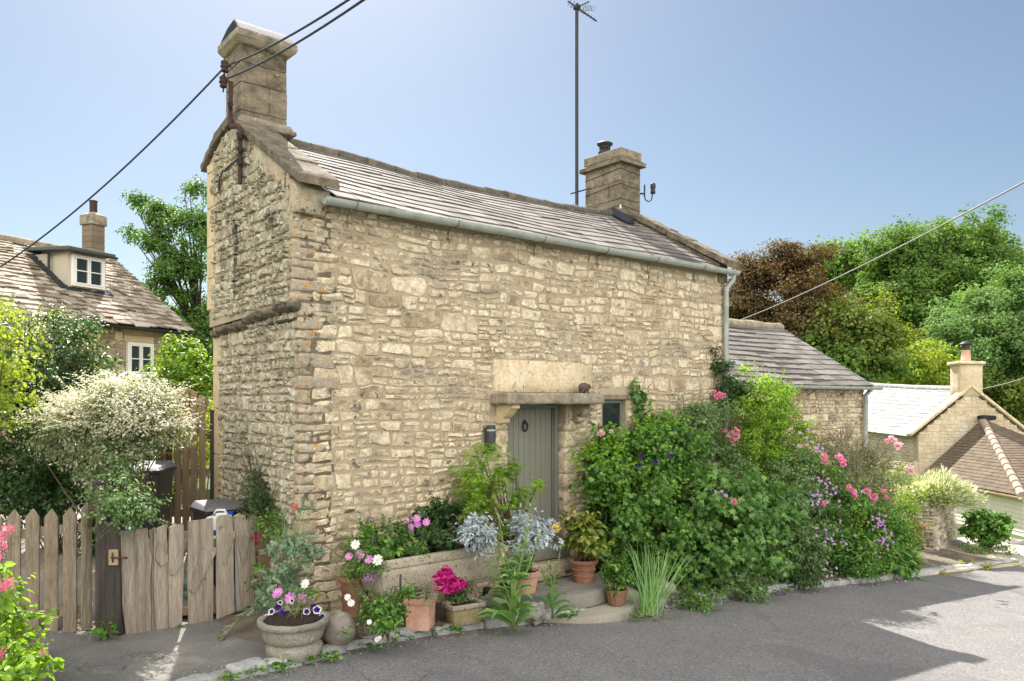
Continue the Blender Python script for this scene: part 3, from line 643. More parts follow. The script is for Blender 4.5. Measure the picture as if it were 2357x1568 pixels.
obj('far_coping', m, M['coping'], cot, bevel=.006, smooth=True, cuts=3, rough=.010, rs=11, auto=45)
# near chimney
def cbox(m, t0, t1, s0, s1, z0, z1, it=0, is_=0): # tapered box
    m.hexa([W(t0, s0, z0), W(t1, s0, z0), W(t1, s1, z0), W(t0, s1, z0), W(t0 + it, s0 + is_, z1), W(t1 - it, s0 + is_, z1), W(t1 - it, s1 - is_, z1), W(t0 + it, s1 - is_, z1)])
ch = None
m = MB()
for (z0, z1) in ((3.3, 3.62), (3.62, 3.97), (3.97, 4.22), (4.22, 4.46)):
    k = R(.2, .4); cbox(m, 0, k, 1.73, 2.24, z0, z1 - .011); cbox(m, k + .011, .6, 1.73, 2.24, z0, z1 - .011)
cbox(m, .012, .588, 1.742, 2.228, 3.3, 4.45)
ch = obj('chimney', m, M['chimney'], cot, bevel=.006, cuts=2, rough=.007, smooth=True, auto=35)
m = MB(); cbox(m, -.02, .64, 1.68, 2.28, 4.43, 4.49, -.06, -.05); cbox(m, -.08, .70, 1.63, 2.33, 4.49, 4.58)
obj('chimney_cap', m, M['capstone'], ch, bevel=.01, cuts=2, rough=.008, smooth=True, auto=40)
m = MB(); m.prism([W(-.06, 1.64, 4.582), W(-.06, 2.32, 4.582), W(-.02, 2.14, 4.76), W(-.02, 1.88, 4.79)], U * .74)
obj('lead_capping', m, M['lead'], ch, bevel=.012, cuts=1, rough=.008, smooth=True, auto=30)
m = MB(); cbox(m, -.05, .68, 1.67, 2.28, 3.47, 3.55, .04, .04); cbox(m, -.06, .70, 1.65, 2.30, 3.41, 3.47)
obj('drip_course', m, M['capstone'], ch, bevel=.012, cuts=2, rough=.01, smooth=True)
m = MB(); m.ball(W(.32, 1.728, 4.02), .11, .012, .10, rotz=.7, sub=2); m.ball(W(.36, 1.728, 3.86), .13, .012, .05, rotz=.7, sub=2)
# far chimney with cowl
m = MB()
for i, (z0, z1) in enumerate(((2.8, 3.42), (3.42, 3.74), (3.74, 4.08), (4.08, 4.42))):
    sp = (2.24, 2.45, 2.15, 2.3)[i]; cbox(m, 7.06, 7.6, 1.85, sp - .01, z0, z1 - .01); cbox(m, 7.06, 7.6, sp, 2.76, z0, z1 - .01)
cbox(m, 7.072, 7.588, 1.862, 2.748, 2.8, 4.4)
ch2 = obj('chimney', m, M['chimney'], cot, bevel=.006, cuts=1, rough=.005, smooth=True, auto=35)
m = MB(); cbox(m, 6.98, 7.68, 1.76, 2.85, 4.40, 4.47, .0, .0); cbox(m, 6.98, 7.68, 1.76, 2.85, 4.473, 4.52, .07, .07); cbox(m, 7.04, 7.62, 1.83, 2.78, 4.52, 4.68)
obj('chimney_cap', m, M['chimney'], ch2, bevel=.008, smooth=True, auto=40)
m = MB(); c = W(7.33, 2.5, 4.68); m.lathe(c, [(.20, 0), (.13, .07), (.12, .1)], 20); obj('mortar_flaunching', m, M['mortar'], ch2, smooth=True)
m = MB(); m.lathe(c, [(.12, .06), (.13, .07), (.13, .12), (.105, .13)], 20)
for i in range(14):
    a = i * 2 * math.pi / 14; p = c + Vector((math.cos(a) * .1, math.sin(a) * .1, .12)); m.tube([p, p + Vector((0, 0, .11))], .008, 4)
m.lathe(c, [(.10, .20), (.105, .23), (.15, .265), (.155, .285), (.12, .31), (.05, .325)], 20); m.lathe(c, [(.06, .06), (.06, .22)], 12)
obj('flue_cowl', m, M['black_iron'], ch2, smooth=True, auto=40)
m = MB()
for z in (3.62, 4.02, 4.30):
    m.tube([W(7.052, 2.76, z - .06), W(7.05, 1.842, z), W(7.6, 1.842, z - .04)], .005, 4)
obj('lashing_wire', m, M['cable'], ch2)
m = MB(); m.prism([W(7.05, 1.84, 3.30), W(7.05, 1.55, 3.22), W(7.05, 1.55, 3.3), W(7.05, 1.98, 3.56), W(7.05, 2.1, 3.56)], U * -.02)
m.hexa([W(6.86, 1.50, 3.19), W(7.06, 1.50, 3.19), W(7.06, 2.0, 3.47), W(6.86, 2.0, 3.47), W(6.86, 1.50, 3.215), W(7.03, 1.50, 3.33), W(7.03, 2.0, 3.60), W(6.86, 2.0, 3.495)])
obj('lead_flashing', m, M['lead'], ch2, bevel=.006, cuts=1, rough=.01, smooth=True, auto=40)
m = MB(); cbox(m, 7.042, 7.06, 1.83, 1.86, 3.55, 3.62)
obj('cable_clip', m, M['white_plastic'], ch2)
# gutter, brackets, downpipe
def half_gutter(m, p0, p1, r, side, n=10):
    p0, p1 = Vector(p0), Vector(p1); vs = []
    for k in (1.0, .9):
        for p in (p0, p1):
            for i in range(n + 1):
                a = math.pi + math.pi * i / n; vs.append(p + side * (math.cos(a) * r * k) + Vector((0, 0, math.sin(a) * r * k)))
    q = n + 1; fs = [(j, j + 1, q + j + 1, q + j) for j in range(n)] + [(2 * q + j, 3 * q + j, 3 * q + j + 1, 2 * q + j + 1) for j in range(n)]
    fs += [(0, q, 3 * q, 2 * q), (n, 2 * q + n, 3 * q + n, q + n)] + [tuple(range(q))] + [tuple(range(q, 2 * q))]
    m.add(vs, fs)
m = MB(); g0, g1 = W(.19, -.185, 2.165), W(7.72, -.185, 2.195)
half_gutter(m, g0, g1, .07, V)
for x in (.2, 1.62, 3.15, 4.62, 6.1, 7.55): 
    p = g0.lerp(g1, (x - .19) / 7.53); half_gutter(m, p, p + U * .05, .076, V)
gt = obj('gutter', m, M['gutter'], cot, smooth=True, auto=40)
for x in (.55, 1.9, 3.3, 4.5, 5.6, 6.75):
    m = MB(); p = g0.lerp(g1, (x - .19) / 7.53); pts = [p + V * (math.cos(a) * .076) + Vector((0, 0, math.sin(a) * .076)) for a in [math.pi * (1 + i / 8) for i in range(9)]]
    m.tube(pts, .006, 4); m.tube([pts[-1] - V * .02, W(x, -.02, 2.06), W(x + R(-.02, .03), -.025, 1.93)], .006, 4); m.tube([W(x - .03, -.02, 1.985), W(x + .05, -.03, 1.975)], .006, 4)
    obj('gutter_bracket', m, M['rust_light'], gt)
m = MB(); pp = W(7.56, -.075, 0)
m.tube([W(7.62, -.185, 2.13), W(7.62, -.17, 2.04), W(7.56, -.08, 1.92), W(7.56, -.075, -3.0)], .04, 12)
for z in (1.86, 1.6, .2, -1.2): m.tube([Vector((pp.x, pp.y, z)), Vector((pp.x, pp.y, z + .07))], .048, 12)
obj('downpipe', m, M['gutter'], cot, smooth=True, auto=40)
# doorway
FW = lambda t, s, z: W(t, s, z)
m = MB(); m.box(FW, 2.61, 4.41, -.012, .2, .125, .545); obj('lintel', m, M['lintel'], cot, bevel=.008, cuts=3, rough=.008, rs=5, smooth=True, auto=50)
m = MB(); m.box(FW, 2.57, 4.28, -.38, .05, -.03, .112); can = obj('door_canopy', m, M['capstone'], cot, bevel=.016, cuts=4, rough=.012, rs=8, smooth=True, auto=50)
for t0 in (2.66, 4.02):
    m = MB(); w = .13
    prof = [(0, -.03), (-.33, -.03), (-.33, -.085), (-.29, -.09), (-.25, -.13), (-.17, -.20), (-.13, -.205), (-.13, -.26), (-.10, -.28), (0, -.28)]
    m.prism([W(t0, s, z - .002) for s, z in prof], U * w); obj('canopy_bracket', m, M['stone_yellow'] if t0 > 3 else M['ashlar'], can, bevel=.008, smooth=True, auto=40)
m = MB(); m.box(FW, DT1 + .0, DT1 + .2, -.012, .22, -2.2, -.31); 
zj = -2.2
m = MB()
while zj < -.32:
    h = R(.2, .42); m.box(FW, DT1 - .015, DT1 + R(.16, .3), -.014, .2, zj, min(zj + h - .008, -.30)); zj += h
obj('door_jamb', m, M['stone'], cot, bevel=.015, cuts=2, rough=.012, rs=6, smooth=True)
m = MB(); zj = -2.3
while zj < -.32:
    h = R(.16, .36); m.box(FW, DT0 - R(.12, .26), DT0 + R(-.005, .025), -.014, .2, zj, min(zj + h - .008, -.30)); zj += h
obj('door_jamb', m, M['stone'], cot, bevel=.015, cuts=2, rough=.012, rs=6, smooth=True)
m = MB(); m.box(FW, DT0, DT0 + .06, .13, .22, -1.93, -.035); m.box(FW, DT1 - .085, DT1 - .015, .13, .22, -1.93, -.035); m.box(FW, DT0 + .06, DT1 - .085, .13, .22, -.09, -.035)
m.box(FW, DT1 - .105, DT1 - .085, .155, .22, -1.93, -.09)
obj('door_frame', m, M['frame_grey'], cot, bevel=.006, smooth=True, auto=40)
m = MB(); a = DT0 + .062; b = DT1 - .107; n = 9
for i in range(n):
    x0 = a + (b - a) * i / n; x1 = a + (b - a) * (i + 1) / n; m.box(FW, x0 + .003, x1 - .003, .185, .215, -1.92, -.092)
m.box(FW, a, b, .192, .21, -1.92, -.092)
dr = obj('door', m, M['door'], cot, bevel=.003)
m = MB(); c = W(3.30, .165, -.335); pts = [c + U * (math.cos(x) * .042) + Vector((0, 0, math.sin(x) * .06)) for x in [i * math.pi / 9 for i in range(19)]]
m.tube(pts, .011, 8, cap=False); m.ball(c + Vector((0, 0, .062)) + V * .01, .024, sub=2); m.ball(c - Vector((0, 0, .058)) + V * .01, .018, sub=2); m.ball(c + Vector((0, 0, .06)) + V * .02, .035, .012, .035, rotz=.69, sub=2)
obj('door_knocker', m, M['black_iron'], dr, smooth=True)
m = MB(); m.box(FW, 2.935, 2.955, .17, .186, -1.2, -1.05); m.ball(W(2.94, .165, -1.12), .022, sub=2); obj('door_handle', m, M['black_iron'], dr, smooth=True)
m = MB(); m.box(FW, DT0 - .04, DT1 + .04, -.06, .24, -2.13, -1.935); st = obj('threshold', m, M['step'], cot, bevel=.012, cuts=2, rough=.006, smooth=True)
m = MB(); m.box(FW, DT0 + .02, DT1 + .12, -.2, .0, -2.36, -2.14); obj('threshold', m, M['stone_yellow'], cot, bevel=.014, cuts=2, rough=.01, smooth=True)
# window
m = MB(); m.box(FW, WT0, WT0 + .045, .06, .13, WZ0, WZ1); m.box(FW, WT1 - .045, WT1, .06, .13, WZ0, WZ1); m.box(FW, WT0 + .045, WT1 - .045, .06, .13, WZ1 - .05, WZ1); m.box(FW, WT0 + .045, WT1 - .045, .06, .13, WZ0, WZ0 + .05)
wn = obj('window', m, M['frame_grey'], cot, bevel=.004)
m = MB(); m.box(FW, WT0 + .045, WT1 - .045, .09, .10, WZ0 + .05, WZ1 - .05); obj('pane', m, M['glass'], wn)
m = MB(); m.box(FW, WT0 - .06, WT1 + .06, -.02, .13, WZ1 + .004, WZ1 + .075); obj('window_lintel', m, M['wood'], wn, bevel=.005)
# wall lamp
m = MB(); c = W(2.50, -.10, -.62); m.lathe(c, [(.055, 0), (.06, .005), (.06, .25)], 20); m.lathe(c, [(.06, .275), (.06, .32), (.055, .325)], 20); m.box(FW, 2.46, 2.54, -.05, -.012, -.60, -.33)
lp = obj('wall_lamp', m, M['lamp'], cot, smooth=True, auto=40)
m = MB(); m.lathe(c, [(.055, .251), (.055, .274)], 20); obj('lamp_lens', m, M['lampglass'], lp, smooth=True, auto=40)
# small iron and timber fixings in the gable
m = MB(); m.box(lambda a, b, c: W(-b, a, c), .02, .75, -.02, .035, .87, .90); obj('timber_strip', m, M['wood_dark'], gw, bevel=.004, cuts=2, rough=.006)
# ------------------------------------------------ steps in front of the door
def round_step(name, label, c, r, z0, z1, mt, smax=.0, k=1.0):
    m = MB(); n = 30; poly = []
    for i in range(n + 1):
        a = math.pi + math.pi * i / n; poly.append((c[0] + math.cos(a) * r * k, c[1] + math.sin(a) * r))
    m.prism([W(t, s, z0) for t, s in poly], (0, 0, z1 - z0))
    o = obj(name, m, mt, None, bevel=.018, smooth=True, segs=2, auto=50); o['label'] = label; o['category'] = 'step'; return o
round_step('door_step', 'thick half round worn stone step directly below the green door', (3.44, -.06), .92, -2.56, -2.375, M['step'])
round_step('door_step', 'thin broad pale stone slab at the kerb, lowest step below the green door', (3.55, -.2), 1.12, -2.72, -2.575, M['slab'])
# ================================================================ roof furniture
t_ = thing('tv_aerial', 'tall thin television aerial mast strapped to the far chimney of the cottage', 'aerial', W(6.85, 2.78, 3.2))
m = MB(); b = W(6.85, 2.78, 3.0); m.tube([b, b + Vector((0, 0, 4.62))], .033, 10); obj('mast', m, M['black_iron'], t_, smooth=True, auto=40)
for z in (3.35, 4.02):
    m = MB(); m.tube([b + Vector((-.12, 0, z - 3.04)), b + Vector((.26, -.02, z - 2.94))], .014, 5); obj('mast_bracket', m, M['black_iron'], t_)
m = MB(); q = b + Vector((-.05, -.05, .62)); m.box(lambda x, y, z: q + Vector((x, y, z)), -.09, .05, -.03, .03, 0, .14); obj('junction_box', m, M['frame_grey'], t_, bevel=.006)
top = b + Vector((0, 0, 4.55)); m = MB(); dv = Vector((.6, -.35, -.62)).normalized()
m.tube([top - dv * .25, top + dv * .55], .016, 6); m.tube([top - dv * .2 + Vector((0, 0, -.06)), top + dv * .5], .006, 4); m.ball(top, .07, sub=2, amp=.3)
for i in range(9):
    p = top + dv * (-.2 + .085 * i); e = dv.cross(Vector((.4, .9, .1))).normalized() * (.03 if i > 3 else .07); m.tube([p - e, p + e], .006, 4)
p2 = top + Vector((.22, 0, .06)); m.tube([top, p2 + Vector((.02, 0, .05))], .012, 5)
for i in range(5):
    q = p2 + Vector((.05 * i - .16, 0, -.01)); m.tube([q, q + Vector((.02, 0, -.1)), q + Vector((.06, 0, -.12)), q + Vector((.09, 0, -.02))], .006, 4)
obj('antenna', m, M['black_iron'], t_)
t_ = thing('conduit_pipe', 'rusty brown service pipe running down the near gable and chimney with two wire insulators', 'pipe', W(-.1, 2.1, 3.3))
m = MB(); 
def GP(px, py, d=.17):
    # a point on the near gable plane, d out from it
    a = (px - CX) / FOC; o = CN - U * d; s = (o.x - a * o.y) / (a * V.y - V.x); p = o + V * s; return Vector((p.x, p.y, -(py - CY) / FOC * p.y))
m.tube([GP(531, 188), GP(530, 285), GP(533, 292), GP(549, 291), GP(553, 298), GP(553, 424)], .028, 8); obj('pipe', m, M['rust'], t_, smooth=True, auto=50)
for y in (240, 312, 342, 372):
    m = MB(); m.tube([GP(551 if y > 300 else 530, y, .09), GP(551 if y > 300 else 530, y, .205)], .036, 6); obj('pipe_clip', m, M['black_iron'], t_)
m = MB(); m.tube([GP(545, 305), GP(553, 360), GP(540, 372, .14), GP(515, 395, .13), GP(505, 410, .12), GP(503, 440, .12)], .011, 5); obj('service_lead', m, M['cable'], t_)
for (x, y) in ((517, 150), (514, 186)):
    m = MB(); c = GP(x, y, .2); m.lathe(c - Vector((0, 0, .06)), [(.02, -.03), (.04, -.02), (.045, 0), (.025, .015), (.05, .03), (.05, .05), (.03, .06), (.045, .075), (.045, .1), (.02, .12)], 12)
    m.tube([c - Vector((0, 0, .14)), c + Vector((0, 0, .08))], .01, 5); m.tube([c + Vector((0, 0, .03)), GP(532, y + 4, .12)], .013, 5); obj('insulator', m, M['rust'], t_, smooth=True)
t_ = thing('insulator_bracket', 'small iron bracket holding one insulator on the right side of the far chimney', 'bracket', W(7.6, 2.1, 3.9))
m = MB(); p = W(7.6, 2.0, 3.95); dd = Vector((1, 0, 0)); m.tube([p, p + dd * .2], .018, 5); m.tube([p + dd * .2 + Vector((0, 0, .17)), p + dd * .2 + Vector((0, 0, -.06))], .016, 5)
m.tube([p + dd * .2 + Vector((0, 0, -.06)), p + dd * .22 + Vector((0, 0, -.12)), p + dd * .28 + Vector((0, 0, -.15)), p + dd * .33 + Vector((0, 0, -.12)), p + dd * .35 + Vector((0, 0, 0))], .013, 5); obj('arm', m, M['black_iron'], t_)
m = MB(); m.lathe(p + dd * .36, [(.045, -.0), (.05, .03), (.038, .07), (.05, .11), (.05, .18), (.03, .2)], 12); obj('insulator', m, M['black_iron'], t_, smooth=True)
# overhead cables
def cable(a, b, sag, label, r=.011, n=24, mt='cable', twist=0, k=1.0):
    m = MB(); a, b = Vector(a), Vector(b); pts = [a + (b - a) * (k * i / n) - Vector((0, 0, 4 * sag * (k * i / n) * (1 - k * i / n))) for i in range(n + 1)]
    m.tube(pts, r, 6); o = obj('overhead_cable', m, M[mt], None, smooth=True)
    if twist:
        m = MB(); q = [pts[0].lerp(pts[min(n, twist)], i / 60) - Vector((0, 0, 0)) for i in range(61)]
        q = [p + Vector((0, math.cos(i * 1.2) * .014, math.sin(i * 1.2) * .014)) for i, p in enumerate(q)]; m.tube(q, .007, 4); obj('binding_wire', m, M['cable'], o)
    return tag(o, label, 'cable', 'overhead service cables')
i1, i2 = GP(520, 152, .22), GP(519, 183, .22)
ext = lambda a, b, k: a + (b - a) * k
cable(i1, at(893, -62, 5.2), .06, 'upper of the two black cables rising right from the near chimney', k=1.7)
cable(i2, at(925, -62, 5.0), .06, 'lower of the two black cables rising right from the near chimney', k=1.7)
i3 = GP(512, 160, .24)
cable(i3, at(-130, 688, 13.5), .30, 'black cable sagging left from the near chimney past the stone house roof', r=.013)
cable(at(1690, 742, 24), at(2420, 386, 9.5), .12, 'thin pale cable crossing in front of the trees above the slate extension', k=1.5, r=.012, mt='wire_grey')
cable(at(2262, 895, 27), at(2400, 855, 24), .05, 'short pale wire leaving the gable of the far downhill cottage', k=2.0, r=.014, mt='wire_grey')
# pig on the canopy
t_ = thing('pig_ornament', 'small dark brown pig ornament standing on the stone canopy over the door', 'ornament', W(4.08, -.17, .115))
m = MB(); c = W(4.08, -.17, .20); az = math.atan2(U.y, U.x)
m.ball(c, .088, .062, .066, sub=3, rotz=az); m.ball(c + U * .085 - V * .01 + Vector((0, 0, .008)), .036, .034, .036, sub=2, rotz=az); m.ball(c + U * .12 - V * .01, .016, .018, .018, sub=2)
for a, b in ((-.045, -.03), (-.045, .03), (.05, -.03), (.05, .03)): m.tube([c + U * a + V * b - Vector((0, 0, .03)), c + U * a + V * b - Vector((0, 0, .084))], .017, 7, .013)
body = obj('body', m, M['pig'], t_, smooth=True)
for s_ in (-1, 1):
    m = MB(); e = c + U * .075 + V * (.022 * s_) + Vector((0, 0, .035)); m.add([e - V * .012, e + V * .012, e + U * .02 + V * .01 * s_ + Vector((0, 0, .026)), e - U * .01], [(0, 1, 2), (0, 2, 3), (1, 3, 2)]); obj('ear', m, M['pig'], t_)
m = MB(); m.tube([c - U * .085, c - U * .1 + Vector((0, 0, .012)), c - U * .095 + Vector((0, 0, .024))], .004, 4); obj('tail', m, M['pig'], t_)
# ================================================================ GROUND
def sheet(m, x0, x1, y0, y1, nx, ny, f):
    m.add([(x0 + (x1 - x0) * i / nx, y0 + (y1 - y0) * j / ny, f(x0 + (x1 - x0) * i / nx, y0 + (y1 - y0) * j / ny)) for j in range(ny + 1) for i in range(nx + 1)],
          [(j * (nx + 1) + i, j * (nx + 1) + i + 1, (j + 1) * (nx + 1) + i + 1, (j + 1) * (nx + 1) + i) for j in range(ny) for i in range(nx)])
def terrain(x, y):
    r = math.hypot(x, y); k = min(1, max(0, (r - 30) / 30)); z = gz(x, y) - .06
    return z * (1 - k) + (-5.0) * k
m = MB(); sheet(m, -260, 260, -60, 300, 104, 72, terrain)
struct(obj('ground', m, M['grass'], None, smooth=True), 'rough grass ground around the houses and under the trees')
# lane surface
KP = [(300, 1640), (420, 1600), (540, 1568), (620, 1549), (700, 1531), (800, 1500), (900, 1480), (1000, 1464), (1120, 1448), (1250, 1432), (1440, 1408), (1600, 1386), (1800, 1362), (2000, 1342), (2130, 1326), (2200, 1316), (2357, 1297), (2560, 1275)]
kp = [G(*p) for p in KP]
am = mat('worn_asphalt', [(.14, .137, .137), (.18, .175, .173), (.23, .223, .218)], .95, ns=1.2, nf=.4, fine=34, fa=.6, spots=[((.44, .43, .415), 44, .62, .03), ((.045, .045, .048), 38, .62, .03), ((.13, .13, .135), .9, .62, .12)], bump=.9, bs=85, bd=.006, spec=.25, bump2=2)
nt = am.node_tree; pb = nt.nodes['Principled BSDF']; src = pb.inputs['Base Color'].links[0].from_socket; tcx = nt.nodes.new('ShaderNodeTexCoord')
vo = nt.nodes.new('ShaderNodeTexVoronoi'); vo.feature = 'DISTANCE_TO_EDGE'; vo.inputs['Scale'].default_value = .55
dn = nt.nodes.new('ShaderNodeTexNoise'); dn.inputs['Scale'].default_value = 2.2; dn.inputs['Detail'].default_value = 6; nt.links.new(tcx.outputs['Object'], dn.inputs['Vector'])
wv = nt.nodes.new('ShaderNodeVectorMath'); wv.operation = 'MULTIPLY_ADD'; nt.links.new(dn.outputs['Color'], wv.inputs[0]); wv.inputs[1].default_value = (.9, .9, 0); nt.links.new(tcx.outputs['Object'], wv.inputs[2]); nt.links.new(wv.outputs[0], vo.inputs['Vector'])
crk = mapr(nt, vo.outputs['Distance'], .006, .001); msk = mapr(nt, nz(nt, tcx.outputs['Object'], .45, 3, .5), .57, .64)
c_ = mix(nt, math_(nt, 'MULTIPLY', math_(nt, 'MULTIPLY', crk, msk), .75), src, (.05, .048, .045))
c_ = mix(nt, mapr(nt, nz(nt, tcx.outputs['Object'], .38, 4, .6, .5), .53, .57, 0, .32), c_, (.10, .10, .105))
c_ = mix(nt, mapr(nt, nz(nt, tcx.outputs['Object'], 1.1, 6, .75), .58, .72, 0, .5), c_, (.26, .255, .25)); nt.links.new(c_, pb.inputs['Base Color'])
m = MB(); lane = lambda x, y: gz(x, y) - .05 * 0
poly = kp; n = len(poly)
off = [Vector((p.x + 9 + 2 * (p.x > 5), p.y - 16, gz(p.x + 9 + 2 * (p.x > 5), p.y - 16))) for p in poly]
nn = 30; vs = []
for i, p in enumerate(poly):
    for j in range(nn + 1):
        f = (j / nn) ** 1.6; q = p.lerp(off[i], f) if j else p + Vector((-.06, .1, 0)); vs.append((q.x, q.y, gz(q.x, q.y) + .012 * noise.noise(Vector((q.x * .7, q.y * .7, 0)))))
m.add(vs, [(i * (nn + 1) + j, i * (nn + 1) + j + 1, (i + 1) * (nn + 1) + j + 1, (i + 1) * (nn + 1) + j) for i in range(n - 1) for j in range(nn)])
struct(obj('road', m, am, None, smooth=True), 'narrow grey tarmac lane sloping down to the right past the cottage')
# tarmac apron in front of the gate
am2 = mat('apron_tarmac', [(.11, .105, .10), (.17, .165, .155), (.24, .23, .215)], .92, ns=1.6, nf=.8, fine=60, fa=.4, spots=[((.38, .35, .30), 60, .645, .03), ((.32, .29, .24), 1.6, .60, .15)], bump=1, bs=70, bd=.012)
def apz(x, y):
    q = gz(x, y) + .055; t, s = ts(x, y); return q + max(0, s + .6) * .02 + .012 * noise.noise(Vector((x * 2, y * 2, 1)))
m = MB(); sheet(m, -8, -1.7, 4.2, 8.9, 60, 46, apz)
ap = obj('pavement', m, am2, None, smooth=True)
bm = bmesh.new(); bm.from_mesh(ap.data)
# trim the sheet where it would lie over the lane
def kline(x, y):
    best = None
    for a, b in zip(kp[:-1], kp[1:]):
        ab = Vector((b.x - a.x, b.y - a.y)); k = max(0, min(1, ((x - a.x) * ab.x + (y - a.y) * ab.y) / ab.length_squared)); dx, dy = x - a.x - ab.x * k, y - a.y - ab.y * k
        d = math.hypot(dx, dy); sg = ab.x * (y - a.y) - ab.y * (x - a.x)
        if best is None or d < best[0]: best = (d, sg)
    return best[0] if best[1] > 0 else -best[0]
bmesh.ops.delete(bm, geom=[v for v in bm.verts if kline(v.co.x, v.co.y) < .05], context='VERTS'); bm.to_mesh(ap.data); bm.free()
struct(ap, 'worn gritty tarmac apron between the lane and the wooden gate')
# earth verge along the wall
def vz(x, y):
    t, s = ts(x, y); d = kline(x, y); return -max(0, -.28 - t + .1 * noise.noise(Vector((x * 4, y * 4, 3)))) * .22 + gz(x, y) + .075 + min(.08, max(0, d) * .07) + .022 * noise.noise(Vector((x * 3, y * 3, 0)))
m = MB(); vs = []; nj = 10; tt = [-1.1 + .07 * i for i in range(225)]
for t in tt:
    f = W(t, .6 if t < -.1 else .1, 0); out = 3.2
    # walk out from the wall until the kerb
    lo = f
    for k in range(60):
        q = f - V * (k * .05)
        if kline(q.x, q.y) < .02: break
        lo = q
    for j in range(nj + 1):
        q = f.lerp(lo, j / nj); vs.append((q.x, q.y, vz(q.x, q.y)))
m.add(vs, [(i * (nj + 1) + j, i * (nj + 1) + j + 1, (i + 1) * (nj + 1) + j + 1, (i + 1) * (nj + 1) + j) for i in range(len(tt) - 1) for j in range(nj)])
struct(obj('verge', m, M['soil'], None, smooth=True), 'dry earth strip with grit between the cottage wall and the kerb')
# kerb stones
m = MB()
for a, b in zip(kp[1:-2], kp[2:-1]):
    L_ = (b - a).length; k = max(1, round(L_ / .42)); d = (b - a).normalized(); sd = Vector((-d.y, d.x, 0)).normalized()
    for i in range(k):
        p, q = a.lerp(b, (i + .02) / k), a.lerp(b, (i + .98) / k); h = R(.07, .10); w = R(.11, .17); o = R(-.02, .02)
        m.hexa([p + sd * o - Vector((0, 0, .1)), q + sd * o - Vector((0, 0, .1)), q + sd * w - Vector((0, 0, .1)), p + sd * w - Vector((0, 0, .1)), p + sd * (o + .015) + Vector((0, 0, h)), q + sd * (o + .015) + Vector((0, 0, h + R(-.01, .01))), q + sd * w + Vector((0, 0, h + .015)), p + sd * w + Vector((0, 0, h + .015))])
struct(obj('kerb', m, M['kerb'], None, bevel=.016, cuts=2, rough=.016, rs=8, smooth=True), 'low rough grey kerb stones along the lane edge')
# garden floor behind the fence
def gardz(x, y):
    t, s = ts(x, y); base = gz(x, y) + .09; k = min(1, max(0, (y - 7.7) / 2.2)); return base + k * (.42 if x < -3.6 else .42 * max(0, (-2.4 - x) / 1.2)) * 1.0
m = MB(); sheet(m, -12, -2.0, 7.5, 15, 50, 40, gardz)
gp0 = obj('garden_path', m, M['gravel'], None, smooth=True); bm = bmesh.new(); bm.from_mesh(gp0.data)
bmesh.ops.delete(bm, geom=[v for v in bm.verts if v.co.x > -3.85 and (v.co.x + 3.78) * .7809 - (v.co.y - 7.40) * .6247 > -.06], context='VERTS'); bm.to_mesh(gp0.data); bm.free()
struct(gp0, 'gravelly garden ground behind the picket fence and gate')
# paving at the right
m = MB(); c0 = [G(2085, 1275, .1), G(2105, 1322, .05), G(2345, 1296, .05), G(2420, 1268, .1), G(2240, 1235, .14), G(2100, 1245, .14)]
m.prism([p - Vector((0, 0, .12)) for p in c0], (0, 0, .12)); struct(obj('paving', m, M['paving'], None, bevel=.02, smooth=True, auto=40), 'sunlit limestone flags beside the lane, downhill of the shrubs')
# manhole covers
for (px, py, rx, ry, lb) in ((234, 1537, .19, .13, 'dark oval iron cover set in the tarmac, nearer the lower left'), (328, 1511, .19, .13, 'dark oval iron cover set in the tarmac, nearer the gate')):
    p = G(px, py, .06); z0 = apz(p.x, p.y) + .012; root = thing('manhole_cover', lb, 'manhole cover', (p.x, p.y, z0), 'iron covers by the gate'); m = MB(); m2 = MB()
    f = lambda x, y, z: Vector((p.x + x, p.y + y, z0 + z - SL * (x * U.x + y * U.y)))
    ring = [f(math.cos(a) * rx, math.sin(a) * ry, 0) for a in [i * math.pi / 16 for i in range(32)]]; m.prism([q - Vector((0, 0, .02)) for q in ring], (0, 0, .024))
    for i in range(-4, 5):
        x = i * rx / 4.8; h = ry * math.sqrt(max(0, 1 - (x / rx) ** 2)) * .86; m2.box(f, x - .008, x + .008, -h, h, .004, .010)
    obj('cover', m, M['cover'] if 'cover' in M else M['bin_tar'] if 'bin_tar' in M else am2, root); obj('rib', m2, am, root)
# distant hillside
def hill(x, y):
    return -5 + 10 * min(1, max(0, (y - 62) / 26)) ** 1.2 * min(1, max(0, (x + 2) / 22)) + .6 * noise.noise(Vector((x * .05, y * .05, 0)))
m = MB(); sheet(m, -12, 180, 60, 150, 50, 30, hill); struct(obj('hill', m, M['grass'], None, smooth=True), 'grassy hillside rising behind the trees on the right')
# ================================================================ SLATE ROOFED EXTENSION
ex = thing('slate_outbuilding', 'lower slate roofed rubble range joined on to the right end of the cottage', 'building', W(10, .1, -3.1))
XE, EZ, ERZ, ERS = 12.75, .33, 1.72, 2.10; X0 = 7.62
m = MB(); m.prism([W(X0, .08, -4), W(X0, 4.0, -4), W(X0, 4.0, .5), W(X0, ERS, 1.6), W(X0, .08, .32)], U * (XE - X0))
wl = obj('wall', m, M['mortar'], ex)
m = MB(); rubble(m, warp(lambda t, d, z: W(t, .08 - d, z), .015), lambda z: 7.7, lambda z: XE - .02, -3.4, .26, hmin=.09, hmax=.17, d=.018, jit=.14, asp=(.9, 1.9)); obj('rubble_facing', m, M['stone'], wl, smooth=True)
sl2 = math.hypot(ERS + .08, ERZ - EZ); a_, b_ = -(ERZ - EZ) / sl2, (ERS + .08) / sl2
def EP(t, r, h): return W(t, -.08 + (ERS + .08) * r + a_ * h, EZ + (ERZ - EZ) * r + b_ * h - .025 * math.sin(math.pi * (t - X0) / 5))
